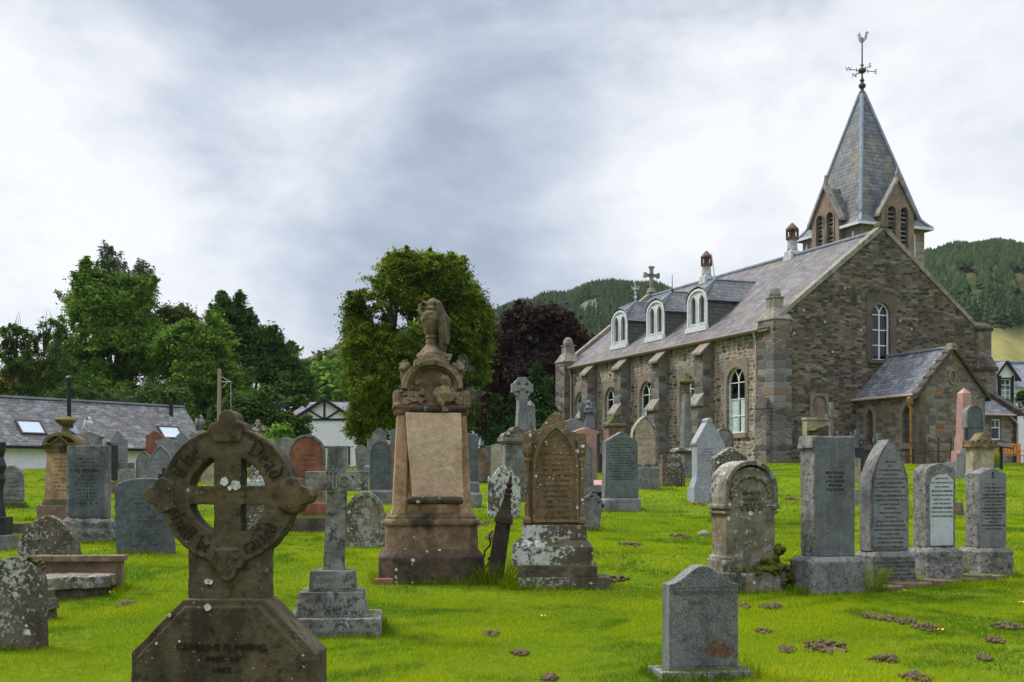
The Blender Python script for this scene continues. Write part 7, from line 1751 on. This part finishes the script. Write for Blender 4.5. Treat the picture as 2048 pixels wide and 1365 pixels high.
mb.box(-.03, .03, -.04, .04, H * .9, H * 1.05); mb.box(-.07, .07, -.04, .04, H * .96, H * 1.0); rock_up(mb.build('crest', M['black_stone'], g), .008, .01, .05)
p, D, s = stoneD(1196, 995); CT = empty('coped_tomb', p, R(12), 'long low tomb with red and white sloping top', 'tomb', GR)
mb = MB(); mb.box(-.35, .6, -.5, .9, .12, .30); mb.build('slab', M['grey_plain'], CT, .02); MB().box(-.33, .58, -.45, .85, .301, .42, (.1, .25)).build('coping', M['pink_granite'], CT, .01); MB().box(-.25, .5, -.4, .8, -.1, .12).build('foot', M['black_stone'], CT, .01)
g = G('large greenish slate headstone with carved gable, facing the open lawn', 1240, 1022, 74, 158, 'taper', 'grey_lichen', 12, .26, [(84, 26, 'grey_plain')], bev=.01, pk=dict(rise=.2, t=.93))
W, z0, H = g['_w'], g['_z'], g['_h']
MB().poly([(x * .95, z * .985 + z0 + .01) for x, z in prof('taper', W, H, rise=.2, t=.93)], .125, .142).build('slate_face', M['slate_green'], g, .004)
for i, l in enumerate(('IN MEMORY OF', 'JANET STEWART', 'WIFE OF', 'THE REV ALEXANDER MENZIES', 'WHO DIED 8 APRIL 1857', 'AND OF THE SAID', 'ALEXANDER MENZIES', 'DIED AT KENMORE AGED 73 YEARS', 'MARGARET CLARK', 'DIED 20TH JANUARY 1860', 'SARAH MARGARET', 'WILLIAM STEWART', 'MARGARET STEWART', 'DIED 24TH SEPTEMBER')):
    text(l, .036, M['ink'], g, (0, -.1435, z0 + H * .80 - i * H * .040), .0012, width=min(W * .8, (.036 if i in (1, 8, 10, 12) else .026) * len(l)))
mb = MB()
for sg in (-1, 1):
    mb.ring([(sg * W * .2 + .075 * math.cos(a), z0 + H * .885 + .04 * math.sin(a)) for a in [k_ * .45 for k_ in range(14)]], [(sg * W * .2 + .055 * math.cos(a), z0 + H * .885 + .026 * math.sin(a)) for a in [k_ * .45 for k_ in range(14)]], .14, .15)
mb.ball((0, -.145, z0 + H * .91), (.05, .012, .04)); mb.build('gable_carving', M['slate_green'], g)
g = G('brown monument with mossy pagoda shaped cap behind the green slate stone', 1228, 965, 40, 112, 'rect', 'brown_plain', 12, .5, bev=.01)
mb = MB(); W, H = g['_w'], g['_h']; mb.cbox(0, 0, W * 1.3, .7, H - .02, H + .06, .03); mb.poly([(-W * .65, H + .06), (-W * .3, H + .16), (-W * .1, H + .34), (W * .1, H + .34), (W * .3, H + .16), (W * .65, H + .06)], -.2, .2); rock_up(mb.build('cap', M['moss_stone'], g), .02, .03, .1)
g = G('cream gothic headstone with mossy hood on a broad stone base', 1288, 978, 56, 146, 'gothic', 'buff_plain', 10, .26, [(62, 44, 'grey_lichen')], rim=5, rimmat='mid_lichen', mk=5, mkmat='ink_brown', bev=.01)
G('grey slab standing behind the right of the cream gothic headstone', 1308, 938, 20, 68, 'gable', 'slate_stone', 12, .2, bev=.01)
g = G('low brown headstone with inner arched panel right of the cream gothic one', 1345, 974, 50, 64, 'rect', 'mid_lichen', 14, .22, bev=.015)
W, H = g['_w'], g['_h']; MB().ring(arch(0, .02, W * .84, H * .9, 'round', 12), arch(0, .03, W * .70, H * .80, 'round', 12), .1, .135).build('arch_moulding', M['brown_plain'], g, .006)
mb = MB(); marks(mb, W * .6, H * .66, H * .15, 6, .03, .111, 4); mb.build('inscription', M['ink_soft'], g)
# tall tapering pillar with leafy finial
p, D, s = stoneD(1372, 945, 40); TP = empty('finial_pillar', p, R(20), 'tall tapering lichened pillar with leafy finial before the church windows', 'monument', GR)
zt = EYE + (HZ - 745) * s - p.z; mb = MB(); mb.lathe([(15 * s, .5), (10 * s, zt - 42 * s)], 0, 0, 4, rot=.785); mb.build('shaft', M['grey_lichen'], TP, .02)
mb = MB(); mb.lathe([(10 * s, zt - 42 * s), (8 * s, zt - 38 * s), (9 * s, zt - 24 * s), (13 * s, zt - 22 * s), (12 * s, zt - 18 * s), (5 * s, zt - 8 * s), (2 * s, zt)], 0, 0, 10)
for a_ in range(8): mb.ball((11 * s * math.cos(a_ * .785), 11 * s * math.sin(a_ * .785), zt - 20 * s), (3.4 * s,) * 3, 7, 5)
rock_up(mb.build('finial', M['moss_stone'], TP), .018, .02, .08)
mb = MB(); mb.cbox(0, 0, 27 * s, .45, -.1, .5, .03); mb.build('base', M['grey_plain'], TP, .02)
g = G('stone table with lichened flat top below the tall finial pillar', 1366, 956, 34, 52, 'rect', 'grey_plain', 12, .4, bev=.02)
W, H = g['_w'], g['_h']; MB().cbox(0, 0, W * 1.5, .8, H - .0, H + .12, .05).build('table_top', M['white_lichen'], g, .02)
# grey granite gable with roll top
p, D, s = stoneD(1410, 1004); RG = empty('headstone', p, R(10), 'light grey granite headstone with steep gable and roll finial', 'headstone', GR)
Z = lambda y: (1004 - y) * s; c0 = 1408
mb = MB(); mb.poly([((x - c0) * s, Z(y)) for x, y in ((1386, 978), (1386, 895), (1383, 890), (1383, 886), (1406, 846), (1418, 846), (1444, 890), (1444, 978))], -.19, .19); mb.tube([(5 * s, -.2, Z(842)), (5 * s, .2, Z(842))], 5.5 * s, 12); mb.build('slab', M['grey_light'], RG, .008)
mb = MB()
for sg, x0 in ((1, 1378), (-1, 1440)):
    mb.box((x0 - c0) * s, (x0 + 20 - c0) * s, -.24, .24, -.1, Z(975)); mb.poly([((x0 + (2 if sg > 0 else -2) - c0) * s, Z(975)), ((x0 + 8 - c0) * s, Z(955)), ((x0 + 12 - c0) * s, Z(955)), ((x0 + 18 - c0) * s, Z(975))], -.2, .2)
mb.box(-28 * s, 50 * s, -.22, .22, -.1, Z(977)); mb.build('plinth', M['grey_light'], RG, .008)
mb = MB(); marks(mb, 40 * s, Z(896), Z(925), 5, .028, .19, 4); mb.build('inscription', M['ink_soft'], RG)
G('round topped grey headstone with dark rim behind the steep granite gable', 1446, 985, 40, 128, 'round', 'grey_plain', 14, .16, rim=3, rimmat='mid_lichen', bev=.01, mk=4)
G('lichened headstone with low gable peeping over the arched tomb', 1458, 1045, 72, 150, 'gable', 'mid_lichen', 10, .25, erode=.012, pk=dict(rise=.2))
p, D, s = stoneD(1407, 1072); o = MB().ball((0, 0, .02), (.10, .08, .07), 10, 7).build('rock', M['pink_dressed'], None, smooth=True); o.location = p; tag(o, 'small pinkish stone lying beside the arched tomb', 'rock')
# ------------------------------------------------------------------ near the church gable
p, D, s = stoneD(1645, 932, 52); GMn = empty('pedimented_tomb', p, TH, 'pale panelled tomb standing against the church gable with a cross behind', 'monument', GR)
Z = lambda y: EYE + (HZ - y) * s - p.z
mb = MB(); mb.box(-28 * s, 26 * s, .3, .6, -.2, Z(838)); mb.box(-30 * s, 28 * s, .25, .62, Z(840), Z(835)); mb.build('panel', M['buff_plain'], GMn, .01)
mb = MB(); mb.poly([(-27 * s, Z(862)), (-24 * s, Z(857)), (0, Z(851)), (24 * s, Z(857)), (27 * s, Z(862))], -.35, .3); mb.cbox(0, -.02, 42 * s, .6, -.1, Z(862)); mb.build('pediment_block', M['moss_stone'], GMn, .01)
p, D, s = stoneD(1662, 932, 51.3); o = MB().box(-3 * s, 3.5 * s, -.07, .07, -.1, EYE + (HZ - 805) * s - p.z).box(-12 * s, 13 * s, -.072, .072, EYE + (HZ - 836) * s - p.z, EYE + (HZ - 829) * s - p.z).build('stone_cross', M['grey_plain'], None, .01); o.location = p; o.rotation_euler = (0, 0, TH); tag(o, 'greenish grey tall cross rising before the pale panelled tomb', 'gravestone', GR)
G('white round topped stone peeping over the tall square topped slab', 1645, 955, 30, 86, 'round', 'marble', 10, .2, bev=.01, D=36)
for px, by, yt, D_, lab in ((1713, 945, 860, 44, 'dark grey cross with pale streak on stepped pedestal, left of the annexe pair'), (1758, 948, 867, 42, 'plain dark grey cross just behind the tip of the pointed headstone')):
    p, D, s = stoneD(px, by, D_); zt = EYE + (HZ - yt) * s - p.z; r_ = empty('pedestal_cross', p, R(12), lab, 'gravestone', GR)
    mb = MB(); mb.cbox(0, 0, .14, .12, .8, zt); mb.cbox(0, 0, 26 * s, .12, zt - 17 * s, zt - 10 * s); mb.build('cross', M['grey_dark'], r_, .01)
    mb = MB(); mb.cbox(0, 0, .5, .5, -.1, .85, .06); mb.cbox(0, 0, .8, .8, -.12, .25, .03); mb.build('pedestal', M['black_stone'], r_, .015)
G('small buff headstone with low gable right of the tall square slab', 1709, 966, 24, 50, 'taper', 'buff_plain', 10, .3, bev=.01)
p, D, s = stoneD(1716, 1010); o = MB().box(-.2, .2, -.25, .3, -.1, .34, .01).build('stone_block', M['grey_plain'], None, .02); o.location = p; o.rotation_euler = (0, 0, R(12)); tag(o, 'low grey stone block between the square slab and the pointed headstone', 'stone block')
p, D, s = stoneD(1912, 1030); mb = MB().box(-.16, .14, -.12, .14, -.1, .26, (.05, .03)); o = mb.build('rock', M['brown_plain']); rock_up(o, .014, .04, .12); o.location = p; o.rotation_euler = (0, 0, R(20)); tag(o, 'broken brown stone stump between the two rightmost headstones', 'rock')
# pink obelisk
p, D, s = stoneD(1928, 944, 42); OB = empty('obelisk', p, R(18), 'pink granite obelisk on stepped pink pedestal before the annexe gable', 'obelisk', GR)
Z = lambda y: EYE + (HZ - y) * s - p.z
MB().cbox(0, 0, .95, .9, -.1, Z(924)).build('base', M['grey_plain'], OB, .01); mb = MB(); mb.cbox(0, 0, .62, .6, Z(924), Z(902), .01); mb.cbox(0, 0, .46, .46, Z(902), Z(873), .01); mb.build('pedestal', M['pink_granite'], OB, .008)
mb = MB(); mb.lathe([(.27, Z(873)), (.225, Z(787)), (.0, Z(776))], 0, 0, 4, rot=.785); mb.build('shaft', M['pink_granite'], OB)
p, D, s = stoneD(1945, 942, 38.5); BT = empty('headstone', p, R(12), 'tall blue grey round headed stone with side columns on dark base', 'headstone', GR)
Z = lambda y: EYE + (HZ - y) * s - p.z
mb = MB(); mb.cbox(0, 0, .78, .55, -.1, Z(907)); mb.cbox(0, 0, .62, .42, Z(907), Z(893), .04); mb.build('base', M['grey_dark'], BT, .01)
mb = MB(); mb.poly(arch(0.02, Z(895), .50, (895 - 812) * s, 'round', 12), -.12, .10); mb.build('slab', M['slate_stone'], BT, .006)
mb = MB(); mb.ring(arch(0.02, Z(856), .62, (856 - 810) * s, 'round', 12), arch(0.02, Z(856), .50, (856 - 813) * s, 'round', 12), -.14, .12); mb.build('hood', M['grey_lichen'], BT, .006)
mb = MB()
for sg in (-1, 1): mb.lathe([(.055, Z(893)), (.035, Z(888)), (.035, Z(862)), (.06, Z(856))], .02 + sg * .29, -.02, 8)
mb.build('column', M['grey_dark'], BT)
g = G('buff headstone with carved scrolled gable and side brackets before the bench', 1960, 985, 50, 96, 'rect', 'buff_plain', 14, .3, bev=.01, D=30)
W, H = g['_w'], g['_h']; mb = MB(); zt = H
mb.cbox(0, 0, W * 1.22, .42, zt - .02, zt + .06); mb.poly([(-W * .5, zt + .05), (-W * .1, zt + .32), (0, zt + .36), (W * .1, zt + .32), (W * .5, zt + .05)], -.16, .16)
for sg in (-1, 1): mb.cbox(sg * W * .54, 0, .12, .36, zt + .0, zt + .16)
for j in range(14): mb.ball((rnd.uniform(-.2, .2), -.18, zt + rnd.uniform(.05, .2)), .03, 7, 5)
rock_up(mb.build('carved_gable', M['carve'], g), .012, .012, .05)
# lectern board, bench, planter
p, D, s = stoneD(2000, 940, 46); LB = empty('lectern_board', p, R(10), 'dark slanted information board on a post before the bench', 'sign'); zt = EYE + (HZ - 891) * s - p.z
MB().cbox(.05, 0, .09, .09, -.1, zt).build('post', M['black_paint'], LB, .005); mb = MB(); mb.add([(-.5, -.2, zt + .02), (.42, -.2, zt - .1), (.42, .25, zt + .08), (-.5, .25, zt + .2), (-.5, -.2, zt - .03), (.42, -.2, zt - .15), (.42, .25, zt + .03), (-.5, .25, zt + .15)], [(0, 1, 2, 3), (7, 6, 5, 4), (0, 4, 5, 1), (1, 5, 6, 2), (2, 6, 7, 3), (3, 7, 4, 0)]); mb.build('board', M['black_paint'], LB)
p, D, s = stoneD(2008, 936, 51); BE = empty('park_bench', p, R(6), 'orange varnished wooden bench at the right edge by the lean-to', 'bench')
zs_ = .45; mb = MB()
for k_ in range(4): mb.box(-.75, .75, -.38 + k_ * .11, -.30 + k_ * .11, .42, .45)
mb.build('seat', M['bench_wood'], BE, .004)
mb = MB(); mb.box(-.75, .75, .05, .1, .86, .94); mb.box(-.75, .75, .04, .09, .50, .56)
for k_ in range(11): mb.box(-.68 + k_ * .13, -.61 + k_ * .13, .055, .08, .56, .86)
mb.build('backrest', M['bench_wood'], BE, .004)
for x in (-.72, .72):
    for y, h_ in ((-.36, .66), (.07, .94)): MB().box(x - .035, x + .035, y - .035, y + .035, -.05, h_).build('leg', M['bench_wood'], BE, .004)
    MB().box(x - .04, x + .04, -.42, .1, .64, .68).build('armrest', M['bench_wood'], BE, .004)
p, D, s = stoneD(1988, 940, 47.5); PL_ = empty('planter', p, 0, 'green tub of yellow green grass beside the bench', 'planter')
MB().cbox(0, 0, .42, .3, 0, .15, -.02).build('tub', M['green_pot'], PL_, .01)
vs = []; rr = random.Random(4)
for i in range(260):
    x, y = rr.uniform(-.17, .17), rr.uniform(-.1, .1); h_ = rr.uniform(.35, .62); l_ = rr.uniform(-.08, .08); vs += [(x - .006, y, .12), (x + .006, y, .12), (x + l_, y + l_ * .4, .12 + h_)]
np_mesh('foliage', vs, [(3 * i, 3 * i + 1, 3 * i + 2) for i in range(260)], M['blades'], PL_, [rr.uniform(.1, .6) for _ in range(780)], 3)
# iron railings by the gable
def railing(x0, x1, y_, h_, label, hoops=False):
    r_ = empty('iron_railing', CH.matrix_world @ Vector((x0, y_, 0)) if False else Vector((11.81 + .9226 * x0 - .386 * y_, 55 + .386 * x0 + .9226 * y_, 2.46)), TH, label, 'railing', 'rusty railings round graves by the church')
    L_ = x1 - x0; mb = MB()
    for zz in (h_, h_ * .55): mb.tube([(0, 0, zz), (L_, 0, zz)], .018, 5)
    mb.build('rail', M['rust'], r_)
    n = max(2, int(L_ / 1.3)) + 1
    for k_ in range(n):
        x = L_ * k_ / (n - 1); MB().lathe([(.03, -.1), (.025, h_ + .1), (.04, h_ + .14), (.01, h_ + .2)], x, 0, 6).build('post', M['rust'], r_)
    if hoops:
        mb = MB()
        for k_ in range(int(L_ / .22)):
            c = .11 + k_ * .22; mb.tube([(c + .1 * math.cos(a), 0, h_ - .1 + .1 * math.sin(a)) for a in [q_ * .628 for q_ in range(11)]], .013, 4)
        mb.build('hoop', M['rust'], r_)
railing(.6, 2.6, -1.2, .8, 'thin rusty railing along the foot of the church gable')
railing(2.9, 4.3, -2.2, 1.0, 'rusty hooped grave railing left of the annexe corner', True)
railing(4.2, 5.6, -4.9, .85, 'low rusty railing below the annexe corner downpipe')
# more stones of the far rows, mostly hidden
G('dark sunken slab between the pink pedestal and the church wall', 1201, 948, 14, 40, 'rect', 'black_stone', 10, .3, bev=.01, D=44)
# fallen leaves
for i, (px, py) in enumerate(((190, 1105), (222, 1192), (1883, 1268), (2044, 1212), (1085, 1240), (1810, 1188))):
    p, D, s = stoneD(px, py); a_ = rnd.uniform(0, 6)
    mb = MB(); pts_ = [(.025 * math.cos(k_ * .785 + a_) * (1 if k_ % 4 else 1.7), .03 * math.sin(k_ * .785 + a_), .012 * (k_ % 2)) for k_ in range(8)]; mb.add(pts_ + [(0, 0, .004)], [(k_, (k_ + 1) % 8, 8) for k_ in range(8)])
    o = mb.build('fallen_leaf', M['yellow_leaf']); o.location = p + Vector((0, 0, .035)); tag(o, 'yellow fallen leaf lying on the lawn', 'leaf', 'yellow leaves fallen on the lawn')
# longer grass left by the mower round every foot
EDGES += [(SM.location.copy(), R(7), 1.28, .86), (GM.location.copy(), R(-2), 1.1, .62), (AT.location.copy(), R(14), .8, .64), (FS.location.copy(), R(9), .72, .40), (LC.location.copy(), R(5), .80, .80), (RC.location.copy(), 0, 1.0, .3),
          (SD.location.copy(), R(3), 1.4, .6), (TT.location.copy(), R(6), 1.1, 1.0), (PT.location.copy(), R(12), .7, .5), (RG.location.copy(), R(10), .9, .5), (FT.location.copy() if hasattr(FT, 'location') else pa, az, 4.2, .5), (OB.location.copy(), R(18), .9, .9)]
vs, ts = [], []; rr = random.Random(77)
for p_, yw, w_, d_ in EDGES:
    cs_, sn_ = math.cos(yw), math.sin(yw); per_ = 2 * (w_ + d_); n = int(per_ * (260 if p_.y < 20 else 120 if p_.y < 32 else 60))
    for i in range(n):
        u = rr.random() * per_; e = abs(rr.gauss(0, .035)) + .005
        if u < w_: x, y = u - w_ / 2, -d_ / 2 - e
        elif u < 2 * w_: x, y = u - w_ * 1.5, d_ / 2 + e
        elif u < 2 * w_ + d_: x, y = -w_ / 2 - e, u - 2 * w_ - d_ / 2
        else: x, y = w_ / 2 + e, u - 2 * w_ - 1.5 * d_
        X_, Y_ = p_.x + x * cs_ - y * sn_, p_.y + x * sn_ + y * cs_; z_ = gz(X_, Y_); h_ = rr.uniform(.04, .13) * (.7 + .5 * math.sin(u * 3 + p_.x)); wq = .004 if p_.y < 20 else .008
        a_ = rr.random() * 3.14; lx_, ly_ = rr.uniform(-.5, .5) * h_, rr.uniform(-.5, .5) * h_
        vs += [(X_ - wq * math.cos(a_), Y_ - wq * math.sin(a_), z_ - .01), (X_ + wq * math.cos(a_), Y_ + wq * math.sin(a_), z_ - .01), (X_ + lx_, Y_ + ly_, z_ + h_)]; ts += [rr.uniform(.05, .5)] * 3
tag(np_mesh('long_grass', vs, [(3 * i, 3 * i + 1, 3 * i + 2) for i in range(len(vs) // 3)], M['blades'], None, ts, 3), 'longer uncut grass growing round the feet of the headstones', 'grass', kind='stuff')
# thin valley haze
hz = MB().box(-1500, 1500, -450, 1500, -1, 260).build('haze', plain('haze box', (1, 1, 1)))
m, b = newmat('valley haze'); pv = b.n('ShaderNodeVolumePrincipled', {'Color': (.86, .91, 1), 'Density': HAZE, 'Anisotropy': .2}); b.n('ShaderNodeOutputMaterial', {1: pv.outputs[0]})
hz.data.materials.clear(); hz.data.materials.append(m); tag(hz, 'thin bluish haze in the valley air', 'haze', kind='stuff')
for o in bpy.data.objects: clean(o)
